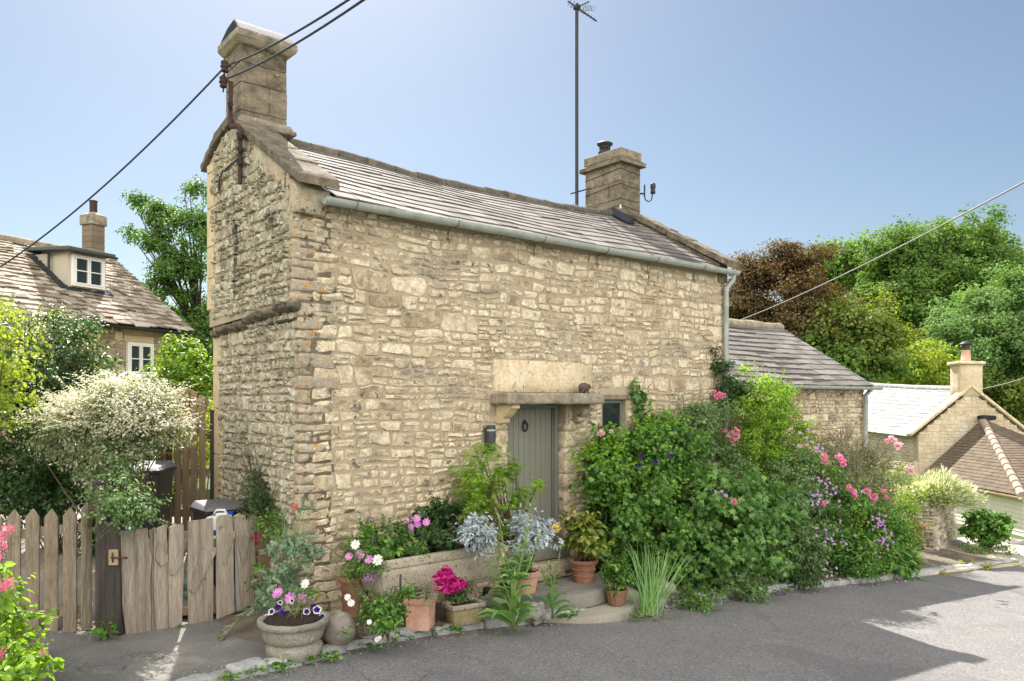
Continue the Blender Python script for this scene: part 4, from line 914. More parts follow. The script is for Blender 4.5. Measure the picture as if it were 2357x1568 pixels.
m = MB(); m.hexa([EP(X0, 0, -.05), EP(XE + .1, 0, -.05), EP(XE + .1, 1, -.05), EP(X0, 1, -.05), EP(X0, 0, 0), EP(XE + .1, 0, 0), EP(XE + .1, 1, 0), EP(X0, 1, 0)])
m.hexa([EP(X0, 1, -.05), EP(XE + .1, 1, -.05), W(XE + .1, 4.1, .55), W(X0, 4.1, .55), EP(X0, 1, 0), EP(XE + .1, 1, 0), W(XE + .1, 4.1, .6), W(X0, 4.1, .6)])
rf2 = obj('roof', m, M['wood_dark'], ex)
m = MB(); slates(m, EP, X0, XE + .13, [i / 12 for i in range(13)], wmin=.28, wmax=.5, tilt=.008, thick=.014); obj('roof_slates', m, M['slate'], rf2)
m = MB(); ridge_tiles(m, lambda t: EP(t, 1, 0), X0, XE + .1, .12, .5, .8); obj('ridge_tile', m, M['capstone'], rf2, smooth=True, cuts=1, rough=.015, rs=10)
m = MB(); half_gutter(m, W(X0, -.14, EZ - .03), W(XE + .32, -.14, EZ - .015), .065, V); gx = obj('gutter', m, M['gutter'], ex, smooth=True, auto=40)
for x in (10.4, 11.6, 12.6):
    m = MB(); m.tube([W(x, -.14, EZ - .09), W(x, .05, EZ - .22)], .008, 4); obj('gutter_bracket', m, M['rust'], gx)
m = MB(); m.tube([W(XE - .1, -.14, EZ - .06), W(XE - .1, -.02, EZ - .2), W(XE - .1, -.0, -3.4)], .045, 10); obj('downpipe', m, M['gutter'], ex, smooth=True, auto=40)
# ================================================================ FAR DOWNHILL COTTAGE (gable towards the lane)
fc = thing('gabled_cottage', 'far downhill cottage with sunlit pale slate roof and ochre stone gable topped by a chimney', 'cottage', (16.8, 30, -4.6))
A = lambda x, y, z: Vector((x, y, z))
GY = 28.0; AX, AZ = 16.8, .50; LX, LZ_, RX = 14.74, -1.24, 18.95
tl = lambda y: (y - GY) * .045
m = MB(); m.prism([A(LX + .12, GY, -6), A(RX - .1, GY, -6), A(RX - .1, GY, LZ_), A(AX, GY, AZ - .1), A(LX + .12, GY, LZ_)], (0, .3, 0)); 
m.prism([A(LX + .16, GY + .3, -6), A(LX + .5, GY + .3, -6), A(LX + .5, GY + .3, LZ_ - .03), A(LX + .16, GY + .3, LZ_ - .03)], (0, 10, .4))
wl = obj('wall', m, M['mortar'], fc)
m = MB()
def fr_f(x, d, z): return A(x, GY - d, z)
rubble(m, fr_f, lambda z: LX + .14 + max(0, z - LZ_) * 1.18, lambda z: RX - .12 - max(0, z - LZ_) * 1.24, -5, .3, hmin=.14, hmax=.28, d=.006, gap=.004, jit=.05, asp=(1.4, 2.6))
rubble(m, lambda y, d, z: A(LX + .16 - d, y, z), lambda z: GY + .3, lambda z: GY + 9, -4.5, LZ_ - .03, hmin=.12, hmax=.22, d=.015, gap=.007, jit=.08)
gs = mat('ochre_gable_stone', [(.42, .33, .21), (.54, .45, .31), (.60, .52, .38), (.64, .58, .46)], .92, island=.6, ns=1.2, nf=.9, fine=12, fa=.25, spots=[((.22, .14, .07), 1.4, .6, .15)], bump=.5)
obj('rubble_facing', m, gs, wl)
def FP(y, r, h): return A(LX - .12 + (AX - LX + .12) * r - .645 * h, y, LZ_ - .06 + (AZ - LZ_ + .02) * r + .765 * h + tl(y) * (.4 + .6 * r) - .05 * math.sin((y - GY) / 9 * 3.14) * r)
m = MB(); n = 6
for i in range(n):
    a, b = GY + .1 + 9 * i / n, GY + .1 + 9 * (i + 1) / n
    m.add([FP(a, 0, -.004), FP(b, 0, -.004), FP(b, 1, -.004), FP(a, 1, -.004), A(2 * AX - FP(a, 0, 0).x, a, FP(a, 0, 0).z), A(2 * AX - FP(b, 0, 0).x, b, FP(b, 0, 0).z)], [(0, 3, 2, 1), (3, 4, 5, 2)])
rf3 = obj('roof', m, M['slate_blue'], fc)
m = MB(); slates(m, FP, GY + .1, GY + 9, [i / 13 for i in range(14)], wmin=.35, wmax=.6, tilt=.01, thick=.015); obj('roof_slates', m, M['slate_blue'], rf3)
V_perp = Vector((1, 0, 0)); m = MB(); ridge_tiles(m, lambda y: FP(y, 1, .0), GY + .3, GY + 9, .12, .42, .44); obj('ridge_tile', m, M['slate_blue'], rf3, smooth=True, auto=50)
m = MB()
for (xa, za, xb, zb) in ((LX - .16, LZ_ - .02, AX, AZ + .02), (RX + .1, LZ_ - .05, AX, AZ + .02)):
    for i in range(5):
        p, q = A(xa + (xb - xa) * i / 5, 0, za + (zb - za) * i / 5), A(xa + (xb - xa) * (i + .97) / 5, 0, za + (zb - za) * (i + .97) / 5)
        m.hexa([A(p.x, GY - .09, p.z), A(q.x, GY - .09, q.z), A(q.x, GY + .3, q.z), A(p.x, GY + .3, p.z), A(p.x, GY - .09, p.z + .13), A(q.x, GY - .09, q.z + .13), A(q.x, GY + .3, q.z + .13), A(p.x, GY + .3, p.z + .13)])
obj('coping', m, M['lintel'], fc, bevel=.012, smooth=True)
m = MB(); m.box(A, 16.40, 17.22, GY - .04, GY + .62, .2, 1.36); c_ = obj('chimney', m, gs, fc, bevel=.02, cuts=2, rough=.012, smooth=True)
m = MB(); m.box(A, 16.31, 17.31, GY - .12, GY + .70, 1.36, 1.48); obj('chimney_cap', m, M['lintel'], c_, bevel=.03, cuts=2, rough=.012, smooth=True)
m = MB(); m.lathe(A(16.8, GY + .3, 1.48), [(.23, 0), (.17, .06), (.15, .4), (.17, .42)], 16); obj('chimney_pot', m, M['terra_pale'], c_, smooth=True)
m = MB(); m.lathe(A(16.8, GY + .3, 1.95), [(.13, 0), (.13, .16), (.22, .18), (.20, .22), (.04, .30)], 16); obj('flue_cowl', m, M['black_iron'], c_, smooth=True, auto=40)
# ================================================================ GARAGE
ga = thing('garage', 'low cream boarded garage with brown hipped tile roof at the right edge', 'garage', (17, 25, -4.2))
gx0, gx1, gy0, gy1, ge = 15.0, 19.3, 22.4, 27.9, -2.75; ap_ = A(17.15, 27.88, -.66)
m = MB(); z = -4.6
while z < ge - .02:
    h = .125; m.hexa([A(gx0 - .02, gy0 - .02, z), A(gx0 - .02, gy1, z), A(gx0 + .06, gy1, z), A(gx0 + .06, gy0 + .06, z), A(gx0 + .0, gy0, z + h), A(gx0, gy1, z + h), A(gx0 + .06, gy1, z + h), A(gx0 + .06, gy0 + .06, z + h)])
    m.hexa([A(gx0 + .07, gy0 - .02, z), A(gx1, gy0 - .02, z), A(gx1, gy0 + .06, z), A(gx0 + .07, gy0 + .06, z), A(gx0 + .07, gy0, z + h), A(gx1, gy0, z + h), A(gx1, gy0 + .06, z + h), A(gx0 + .07, gy0 + .06, z + h)])
    z += h + .004
obj('boarded_wall', m, M['boards'], ga)
def tri_roof(name, P0, P1, apx, rows, parent):
    """tiles over a triangular roof face: eave P0-P1, top apx"""
    m = MB(); n_ = (P1 - P0).cross(apx - P0).normalized(); n_ = n_ if n_.z > 0 else -n_; e = (P1 - P0).normalized(); Lb = (P1 - P0).length
    foot = (apx - P0).dot(e); H_ = (apx - (P0 + e * foot)); Ht = H_.length; hu = H_ / Ht
    m.add([P0 - n_ * .02, P1 - n_ * .02, apx - n_ * .02], [(0, 1, 2)] if (P1 - P0).cross(apx - P0).z > 0 else [(0, 2, 1)])
    for i in range(rows):
        r0, r1 = i / rows, min(1, (i + 1.4) / rows); la, lb = foot * r0, Lb - (Lb - foot) * r0; a = la - R(0, .15)
        la2, lb2 = foot * (i + 1) / rows, Lb - (Lb - foot) * (i + 1) / rows
        while a < lb:
            w = .17; x0, x1 = max(a, la), min(a + w, lb)
            if x1 - x0 > .02:
                u0, u1 = min(max(x0, la2), lb2), min(max(x1, la2), lb2); u1 = max(u1, u0 + .002)
                q = lambda x, r, h: P0 + e * x + hu * (Ht * r) + n_ * h
                l = .014 + R(0, .008); m.hexa([q(x0 + .003, r0, l), q(x1 - .003, r0, l), q(u1, r1, 0), q(u0, r1, 0), q(x0 + .003, r0, l + .014), q(x1 - .003, r0, l + .014), q(u1, r1, .012), q(u0, r1, .012)])
            a += w
    return obj(name, m, M['tile'], parent)
cA, cB, cC = A(gx0 - .15, gy1, ge), A(gx0 - .15, gy0 - .15, ge), A(gx1 + .15, gy0 - .15, ge)
tri_roof('roof_slope', cA, cB, ap_, 22, ga); tri_roof('roof_slope', cB, cC, ap_, 30, ga); tri_roof('roof_slope', cC, A(gx1 + .15, gy1, ge), ap_, 22, ga)
m = MB(); k = 15
for i in range(k):
    p, q = cB.lerp(ap_, i / k), cB.lerp(ap_, (i + 1.08) / k); m.tube([p + A(0, 0, .02), q + A(0, 0, .0)], .13, 10, .11)
obj('hip_tile', m, M['tile_bar'], ga, smooth=True, auto=50)
m = MB(); half_gutter(m, cA + A(-.06, 0, -.03), cB + A(-.06, 0, -.03), .07, A(1, 0, 0)); m.box(A, gx0 - .1, gx0 - .02, gy0 - .1, gy1, ge - .16, ge - .02); obj('gutter', m, M['lintel'], ga, smooth=True, auto=40)
m = MB(); m.box(A, 17.0, 17.5, 27.6, 27.98, -.66, -.5); obj('lead_flashing', m, M['lead'], ga, bevel=.03, cuts=1, rough=.03)
# ================================================================ LEFT HOUSE
lh = thing('stone_house', 'stone house on the left with stone slate roof, white windows and a dormer', 'house', (-10, 17, -2.4))
hd = Vector((.4299, .9029, 0)); hn = Vector((-.9029, .4299, 0)); E0 = Vector((-8.13, 19.0, 0))
def H(a, b, z): return E0 - hd * a + hn * b + Vector((0, 0, z))
m = MB(); m.prism([H(0, .12, -3), H(0, 5.4, -3), H(0, 5.4, 1.8), H(0, 2.8, 3.68), H(0, .12, 1.8)], -hd * 9)
wl = obj('wall', m, M['mortar'], lh)
wz = (.87, 1.57, .62, 1.38)
m = MB(); rubble(m, lambda a, d, z: H(a, .12 - d, z), lambda z: .02, lambda z: 8, -2, 1.78, holes=[(wz[0] - .05, wz[1] + .05, wz[2] - .1, wz[3] + .16)], hmin=.11, hmax=.2, d=.02, jit=.08, asp=(1.2, 2.4)); 
for z in np.arange(-2, 1.7, .24): m.box(lambda a, b, c: H(a, b, c), -.02, .26 if int(z * 10) % 2 else .16, .09, .3, z, z + .23)
obj('rubble_facing', m, mat('brown_coursed_stone', [(.20, .155, .10), (.30, .24, .16), (.38, .31, .215), (.45, .38, .28)], .92, island=1, ns=4, nf=.5, fine=20, fa=.3, bump=.6), wl)
m = MB(); m.box(H, wz[0] - .05, wz[1] + .05, .09, .2, wz[3] + .005, wz[3] + .16); obj('lintel', m, M['ashlar'], wl, bevel=.01)
sh = math.hypot(2.95, 2.05); c1, c2 = -2.05 / sh, 2.95 / sh
def HP(a, r, h): return H(a, -.16 + 2.96 * r + c1 * h, 1.72 + 2.06 * r + c2 * h)
m = MB(); m.prism([HP(-.12, 0, -.03), HP(-.12, 1, -.03), H(-.12, 5.7, 1.7), H(-.12, 5.7, 1.64), HP(-.12, 1, -.1), HP(-.12, 0, -.09)], -hd * 9.2)
rf4 = obj('roof', m, M['wood_dark'], lh)
rows = [0]; h = .062
while rows[-1] < .98: rows.append(rows[-1] + h); h = max(.038, h * .972)
m = MB(); slates(m, HP, -.16, 9, rows, lift=.018, tilt=.032, thick=.030, wmin=.14, wmax=.36, jit=.008); obj('stone_slates', m, M['stoneslate'], rf4)
V_perp = hn; m = MB(); ridge_tiles(m, lambda a: HP(a, 1, 0), -.15, 9, .12, .4, .5); obj('ridge_tile', m, M['capstone'], rf4, smooth=True, cuts=1, rough=.01)
m = MB(); half_gutter(m, H(-.15, -.22, 1.70), H(9, -.22, 1.70), .06, hn); obj('gutter', m, M['black_iron'], lh, smooth=True, auto=40)
m = MB(); m.tube([H(.05, -.2, 1.65), H(.1, -.1, 1.5), H(.18, .03, 1.4), H(.18, .03, -2.2)], .045, 8); obj('downpipe', m, M['black_iron'], lh, smooth=True)
def casement(name, parent, f, a0, a1, z0, z1, b, d=1, leaves=2, bars=1):
    """white two-leaf casement: f(a,b,z)"""
    m = MB(); w = .05; m.box(f, a0, a1, b, b + .07, z0, z0 + w); m.box(f, a0, a1, b, b + .07, z1 - w, z1); m.box(f, a0, a0 + w, b, b + .07, z0 + w, z1 - w); m.box(f, a1 - w, a1, b, b + .07, z0 + w, z1 - w)
    fr_ = obj(name, m, M['white_paint'], parent); iw = (a1 - a0 - 2 * w) / leaves
    for i in range(leaves):
        p, q = a0 + w + iw * i + .004, a0 + w + iw * (i + 1) - .004; v = .035; m = MB(); b2 = b - .012
        m.box(f, p, q, b2, b2 + .05, z0 + w + .003, z0 + w + v); m.box(f, p, q, b2, b2 + .05, z1 - w - v, z1 - w - .003); m.box(f, p, p + v, b2, b2 + .05, z0 + w + v, z1 - w - v); m.box(f, q - v, q, b2, b2 + .05, z0 + w + v, z1 - w - v)
        for k in range(bars): zz = z0 + (z1 - z0) * (k + 1) / (bars + 1); m.box(f, p + v, q - v, b2 + .005, b2 + .04, zz - .011, zz + .011)
        obj('casement', m, M['white_paint'], fr_)
    m = MB(); m.box(f, a0 + w, a1 - w, b + .03, b + .04, z0 + w, z1 - w); obj('pane', m, M['glass'], fr_)
    return fr_
casement('window', lh, H, wz[0], wz[1], wz[2], wz[3], .035)
m = MB(); m.box(H, wz[0] - .05, wz[1] + .05, .02, .2, wz[2] - .09, wz[2] - .005); obj('window_sill', m, M['ashlar'], wl, bevel=.008)
m = MB(); m.box(H, 1.68, 1.86, .085, .11, 1.42, 1.6); obj('air_vent', m, M['ashlar'], wl)
# dormer
D0, D1, DB, Z0, Z1 = 1.42, 2.36, 1.0, 2.46, 3.42
m = MB(); m.prism([H(D0, DB, Z0), H(D0, 2.5, Z0 + .9), H(D0, 2.5, Z1), H(D0, DB, Z1)], -hd * (D1 - D0)); dm = obj('dormer', m, M['render'], lh)
m = MB(); m.prism([H(D0 - .12, DB - .2, Z1 - .01), H(D0 - .12, 2.75, Z1 + .12), H(D0 - .12, 2.75, Z1 + .2), H(D0 - .12, DB - .2, Z1 + .08)], -hd * (D1 - D0 + .24)); obj('dormer_roof', m, mat('green_grey_felt', [(.06, .075, .06), (.10, .12, .10)], .8), dm, bevel=.01)
casement('window', dm, H, D0 + .07, D1 - .07, Z0 + .18, Z1 - .06, DB - .07)
m = MB(); half_gutter(m, H(D0 - .14, DB - .22, Z1 - .0), H(D1 + .1, DB - .22, Z1 - .02), .045, hn); half_gutter(m, H(D1 + .1, DB - .22, Z1 - .0), H(D1 + .1, DB + .7, Z1), .04, hd); m.tube([H(D1 + .08, DB + .55, Z1 - .03), H(D1 + .08, DB + .55, Z1 - .55)], .03, 6); obj('gutter', m, M['black_iron'], dm, smooth=True, auto=40)
m = MB(); m.prism([HP(D0 - .12, .36, .05), HP(D1 + .1, .36, .05), HP(D1 + .1, .42, .06), HP(D0 - .12, .42, .06)], (0, 0, .02)); m.prism([HP(D1 + .02, .38, .05), HP(D1 + .2, .38, .05), HP(D1 + .2, .80, .05), HP(D1 + .02, .80, .05)], (0, 0, .02)); obj('lead_flashing', m, M['lead'], dm)
m = MB(); z = 3.3
m.box(H, .27, .63, 2.60, 2.96, 3.2, 4.55); chl = obj('chimney', m, mat('buff_block', [(.15, .12, .08), (.2, .16, .11)], .9, ns=3, fa=.2, bump=.4), lh, bevel=.01)
m = MB()
for i in range(7): z = 3.5 + i * .15; m.box(H, .262, .638, 2.592, 2.968, z, z + .138)
obj('block_course', m, mat('buff_block_course', [(.17, .13, .09), (.24, .185, .125)], .9, island=.8, ns=3, fa=.2, bump=.4), chl, bevel=.006)
m = MB(); m.box(H, .22, .68, 2.55, 3.01, 4.55, 4.80); m.hexa([H(.22, 2.55, 4.802), H(.68, 2.55, 4.802), H(.68, 3.01, 4.802), H(.22, 3.01, 4.802), H(.38, 2.7, 4.90), H(.52, 2.7, 4.90), H(.52, 2.86, 4.90), H(.38, 2.86, 4.90)]); obj('chimney_cap', m, M['capstone'], chl, bevel=.015, cuts=1, rough=.006, smooth=True, auto=40)
m = MB(); m.lathe(H(.45, 2.78, 4.9), [(.09, 0), (.09, .26), (.1, .27), (.1, .3)], 12); obj('chimney_pot', m, M['rust'], chl, smooth=True, auto=40)
# ================================================================ DRY STONE WALL at the right
dw = thing('dry_stone_wall', 'low dry stone garden wall under the lavender on the right', 'wall', (10.2, 16.8, -3.9))
m = MB(); wa, wb, wc = A(9.0, 16.2, 0), A(9.6, 15.7, 0), A(10.2, 17.6, 0)
zt = lambda p: -2.22; 
for (p, q, k) in ((A(8.62, 16.5, 0), A(9.02, 16.3, 0), 1), (A(9.02, 16.3, 0), A(10.95, 18.9, 0), 0)):
    d = (q - p); L_ = d.length; d = d.normalized(); o_ = Vector((d.y, -d.x, 0)); zb = gz(p.x, p.y) - .1
    m2 = MB(); m.prism([p - o_ * .03 + A(0, 0, zb), q - o_ * .03 + A(0, 0, zb), q - o_ * .4 + A(0, 0, zb), p - o_ * .4 + A(0, 0, zb)], (0, 0, -2.28 - zb))
    mm = MB(); rubble(mm, lambda t, dd, z: p + d * t + o_ * (dd - .02) + A(0, 0, z), lambda z: 0, lambda z: L_, zb, -2.25, hmin=.07, hmax=.14, d=.05, gap=.006, jit=.2, asp=(1.4, 3)); obj('wall_stones', mm, M['stone_gable'], dw)
    for i in range(int(L_ / .17)):
        mm2 = m; c = p + d * (.09 + i * .17) - o_ * .18; m.box(lambda x, y, z: c + d * x + o_ * y + A(0, 0, z), -.08, .078, -.22, .2, -2.28, -2.28 + R(.07, .13))
obj('wall_core', m, M['capstone'], dw, bevel=.012)
# ================================================================ FENCES AND GATE
FY = 7.42
def FPt(px, py, dy=0.0):
    v = at(px, py, FY + dy); return v
pf = thing('picket_fence', 'low grey picket fence with pointed tops at the lower left', 'fence', at(100, 1475, FY))
for i, cx in enumerate((-142, -99, -56, -13, 30.5, 73.5, 116.5, 160)):
    m = MB(); yt, yb = 1173 - (cx > 60) * 2 - (cx > 140) * 4, 1478 - max(0, cx + 13) * .12; w = 15.5
    if cx < 40: yb = 1472
    p = [FPt(cx - w, yb), FPt(cx + w, yb - 2), FPt(cx + w, yt + 20), FPt(cx + 1, yt), FPt(cx - w, yt + 20)]
    m.prism(p, (0, .022, 0)); obj('picket', m, M['wood'], pf, bevel=.003, cuts=1, rough=.002)
    m = MB()
    for dx in (-5, 6): m.ball(FPt(cx + dx, 1222 - cx * .1) - Vector((0, .001, 0)), .005, sub=1)
m = MB(); m.prism([FPt(187, 1453, -.05), FPt(212, 1446, .05), FPt(212, 1172, .05), FPt(203, 1156, .0), FPt(187, 1172, -.05)], (-.014, .02, 0)); obj('picket', m, M['wood'], pf, bevel=.003)
for (ya, yb) in ((1238, 1202), (1420, 1392)):
    m = MB(); m.hexa([FPt(-165, ya + 28, .024), FPt(194, yb + 22, .024), FPt(194, yb + 22, .07), FPt(-165, ya + 28, .07), FPt(-165, ya + 4, .024), FPt(194, yb, .024), FPt(194, yb, .07), FPt(-165, ya + 4, .07)]); obj('rail', m, M['wood'], pf, bevel=.003)
gp = thing('gate_post', 'black stained square gate post with rusty latch plate', 'post', at(245, 1472, 7.5))
m = MB(); f = lambda x, y, z: Vector((x, y, z)); x0, x1, x2 = at(219, 0, 7.43).x, at(247, 0, 7.43).x, at(274, 0, 7.38).x
m.box(f, x0, x1, 7.43, 7.56, -2.5, -.80); po = obj('post', m, M['wood_dark'], gp, bevel=.006, cuts=2, rough=.004)
m = MB(); m.box(f, x0 - .01, x1 + .01, 7.42, 7.57, -.80, -.76); obj('post_cap', m, M['wood_dark'], po, bevel=.006)
m = MB(); m.box(f, x1 + .003, x2, 7.40, 7.50, -2.5, -1.16); obj('side_board', m, M['wood_dark'], gp, bevel=.005, cuts=2, rough=.004)
m = MB(); c = at(262, 1283, 7.39); m.box(f, c.x - .045, c.x + .045, 7.375, 7.397, c.z - .075, c.z + .075); lt = obj('latch_plate', m, mat('bare_pine', [(.28, .205, .13), (.40, .30, .20)], .8, stretch=(1, 1, 6), ns=8), gp, bevel=.003)
m = MB(); m.tube([c + A(-.02, -.02, 0), c + A(.05, -.025, 0), c + A(.11, -.03, .002), c + A(.15, -.03, .0)], .008, 6); m.ball(c + A(.13, -.03, 0), .022, .008, .012, sub=2); m.tube([c + A(.0, -.02, -.045), c + A(.0, -.03, .05)], .007, 5); m.ball(c + A(0, -.005, 0), .03, .01, .035, sub=2); obj('latch', m, M['rust'], lt, smooth=True)
GA = Vector((-3.78, 7.40, 0)); GD = Vector((.6247, .7809, 0)); GN = Vector((GD.y, -GD.x, 0))
def gpt(px, py, off=0.0):
    a = (px - CX) / FOC; o = GA + GN * off; k = (a * o.y - o.x) / (GD.x - a * GD.y); p = o + GD * k; return Vector((p.x, p.y, -(py - CY) / FOC * p.y))
gt_ = thing('rustic_gate', 'rustic gate of uneven grey boards with odd wooden offcuts nailed on', 'gate', gpt(430, 1460))
def board(poly, off, th=.022, mt='wood_gate', rgh=.004):
    m = MB(); m.prism([gpt(x, y, off) for x, y in poly], -GN * th); return obj('board', m, M[mt], gt_, bevel=.003, cuts=1, rough=rgh, rs=7)
board([(279, 1222), (340, 1216), (341, 1236), (346, 1244), (344, 1262), (350, 1278), (346, 1330), (348, 1400), (349, 1466), (292, 1479), (284, 1400)], .0)
board([(344, 1222), (354, 1216), (358, 1214), (358, 1455), (350, 1458), (350, 1300)], -.03)
board([(355, 1219), (384, 1206), (386, 1300), (388, 1453), (361, 1463), (356, 1380)], .0)
board([(391, 1214), (405, 1207), (423, 1209), (423, 1320), (419, 1447), (390, 1457), (388, 1320)], .0)
board([(434, 1200), (491, 1192), (492, 1300), (491, 1428), (435, 1444), (433, 1320)], .0)
board([(500, 1192), (508, 1186), (534, 1184), (536, 1215), (540, 1410), (500, 1426), (499, 1300)], .012)
board([(541, 1200), (549, 1190), (553, 1300), (561, 1402), (545, 1408)], -.03, mt='slate_blue')
board([(541, 1188), (548, 1183), (566, 1185), (568, 1260), (574, 1396), (557, 1402), (548, 1290)], -.005)
board([(567, 1196), (584, 1190), (587, 1250), (594, 1390), (573, 1396), (570, 1300)], .006)
board([(592, 1194), (620, 1186), (622, 1300), (620, 1385), (600, 1390), (596, 1300)], .004, mt='wood_brown')
board([(624, 1188), (642, 1192), (640, 1375), (624, 1380)], .0, mt='wood_brown')
board([(646, 1184), (662, 1188), (660, 1370), (646, 1374)], .006, mt='wood_brown')
for poly in ([(359, 1281), (366, 1245), (389, 1292), (373, 1305), (361, 1292)], [(419, 1260), (421, 1298), (400, 1326), (393, 1321), (396, 1312)], [(466, 1262), (492, 1270), (497, 1275), (447, 1368), (437, 1356), (452, 1310)], [(514, 1226), (542, 1222), (541, 1236), (536, 1245), (519, 1302), (513, 1298)], [(550, 1232), (576, 1228), (570, 1260), (560, 1302), (552, 1262)], [(604, 1310), (607, 1318), (607, 1344), (586, 1330)]):
    m = MB(); m.prism([gpt(x, y, .024) for x, y in poly], -GN * .016); obj('wooden_offcut', m, M['wood_gate'], gt_, bevel=.003, cuts=1, rough=.004)
for (ya, yb, dz) in ((1255, 1232, 0), (1405, 1385, 0)):
    m = MB(); m.hexa([gpt(290, ya + 22, -.035), gpt(655, yb + 15, -.035), gpt(655, yb + 15, -.075), gpt(290, ya + 22, -.075), gpt(290, ya, -.035), gpt(655, yb - 3, -.035), gpt(655, yb - 3, -.075), gpt(290, ya, -.075)]); obj('rail', m, M['wood_brown'], gt_, bevel=.003)
# tall arched gate behind
tg = thing('tall_picket_gate', 'tall brown picket gate with arched top beyond the bins', 'gate', at(435, 1215, 10.2))
tp = [(388, 903, 14), (408, 890, 15), (427, 889, 15), (446, 897, 15), (465, 909, 14)]
for i, (x, y, w) in enumerate(tp):
    m = MB(); w /= 2; m.prism([at(x - w, 1222, 10.2), at(x + w, 1222, 10.2), at(x + w, y + (7 if i > 1 else 2), 10.2), at(x - w, y + (0 if i > 1 else 5), 10.2)], (0, .022, 0)); obj('picket', m, M['wood_brown'], tg, bevel=.003)
for y in (935, 1095, 1190):
    m = MB(); m.prism([at(382, y, 10.225), at(478, y, 10.225), at(478, y - 17, 10.225), at(382, y - 17, 10.225)], (0, .04, 0)); obj('rail', m, M['wood_brown'], tg)
m = MB(); m.prism([at(384, 1190, 10.27), at(392, 1196, 10.27), at(476, 935, 10.27), at(470, 935, 10.27)], (0, .04, 0)); obj('brace', m, M['wood_brown'], tg)
ph = thing('gate_post', 'tall black post between the tall picket gate and the cottage gable', 'post', at(491, 1200, 10.1))
m = MB(); m.box(f, at(483, 0, 10.1).x, at(500, 0, 10.1).x, 10.1, 10.2, -2.0, -.13); po = obj('post', m, M['wood_dark'], ph, bevel=.006)
m = MB(); m.box(f, at(482, 0, 10.1).x, at(501, 0, 10.1).x, 10.09, 10.21, -.13, -.10); obj('post_cap', m, M['wood_dark'], po, bevel=.004)
# reed screen bundle
rs_ = thing('reed_screen', 'rolled dark brown reed screen leaning beside the tall gate', 'reed screen', at(365, 1210, 9.7))
m = MB()
for i in range(46):
    k = i / 45; b = at(345 + 40 * k + R(-1, 1), 1222, 9.7 + R(0, .16)); t = at(372 + 27 * k + R(-2, 2), 960 + R(-12, 12), 9.75 + R(0, .16)); m.tube([b, b.lerp(t, .5) + Vector((R(-.01, .01), 0, 0)), t], R(.004, .008), 4)
obj('reeds', m, M['reed'], rs_)
for y in (1025, 1100, 1180):
    m = MB(); m.tube([at(350 + (1200 - y) * .1, y, 9.68), at(392, y - 4, 9.68)], .005, 4); obj('binding_wire', m, M['gutter'], rs_)
# bins
def wheelie(name, label, c, w, d, h, ang, lidm):
    root = thing(name, label, 'bin', c, 'wheelie bins behind the gate'); c = Vector(c); a = Vector((math.cos(ang), math.sin(ang), 0)); b = Vector((-a.y, a.x, 0))
    f = lambda x, y, z: c + a * x + b * y + Vector((0, 0, z)); m = MB(); k = .8
    m.hexa([f(-w / 2 * k, -d / 2 * k, .04), f(w / 2 * k, -d / 2 * k, .04), f(w / 2 * k, d / 2 * k, .04), f(-w / 2 * k, d / 2 * k, .04), f(-w / 2, -d / 2, h - .1), f(w / 2, -d / 2, h - .1), f(w / 2, d / 2, h - .1), f(-w / 2, d / 2, h - .1)]); bo = obj('body', m, M['bin'], root, bevel=.025, segs=2, smooth=True, auto=40)
    m = MB(); m.box(f, -w / 2 - .025, w / 2 + .025, -d / 2 - .025, d / 2 + .03, h - .10, h - .06); obj('rim', m, M['bin'], bo, bevel=.01)
    m = MB(); m.hexa([f(-w / 2 - .03, -d / 2 - .05, h - .058), f(w / 2 + .03, -d / 2 - .05, h - .058), f(w / 2 + .03, d / 2 + .02, h - .058), f(-w / 2 - .03, d / 2 + .02, h - .058), f(-w / 2 + .02, -d / 2 + .01, h - .02), f(w / 2 - .02, -d / 2 + .01, h - .02), f(w / 2 - .02, d / 2 - .02, h + .02), f(-w / 2 + .02, d / 2 - .02, h + .02)]); obj('lid', m, lidm, root, bevel=.015, segs=2, smooth=True, auto=40)
    for s_ in (-1, 1):
        m = MB(); p = f(s_ * (w / 2 - .03), d / 2 * k, .1); m.tube([p - a * .025, p + a * .025], .1, 16); obj('wheel', m, M['black_iron'], root, smooth=True, auto=40)
    m = MB(); m.tube([f(-w / 2 + .05, d / 2 + .05, h - .08), f(w / 2 - .05, d / 2 + .05, h - .08)], .014, 6); obj('handle', m, M['bin'], root)
    return root, f
c = at(332, 1068, 9.35); wheelie('wheelie_bin', 'large black wheelie bin half hidden by the pale cotoneaster', (c.x, c.y, c.z - 1.06), .52, .6, 1.06, .12, M['bin_lid'])
c = at(503, 1157, 9.05); b2, bf = wheelie('wheelie_bin', 'shorter dark bin with grey lid against the cottage gable', (c.x, c.y, c.z - .95), .44, .5, .95, .72, M['bin_lid'])
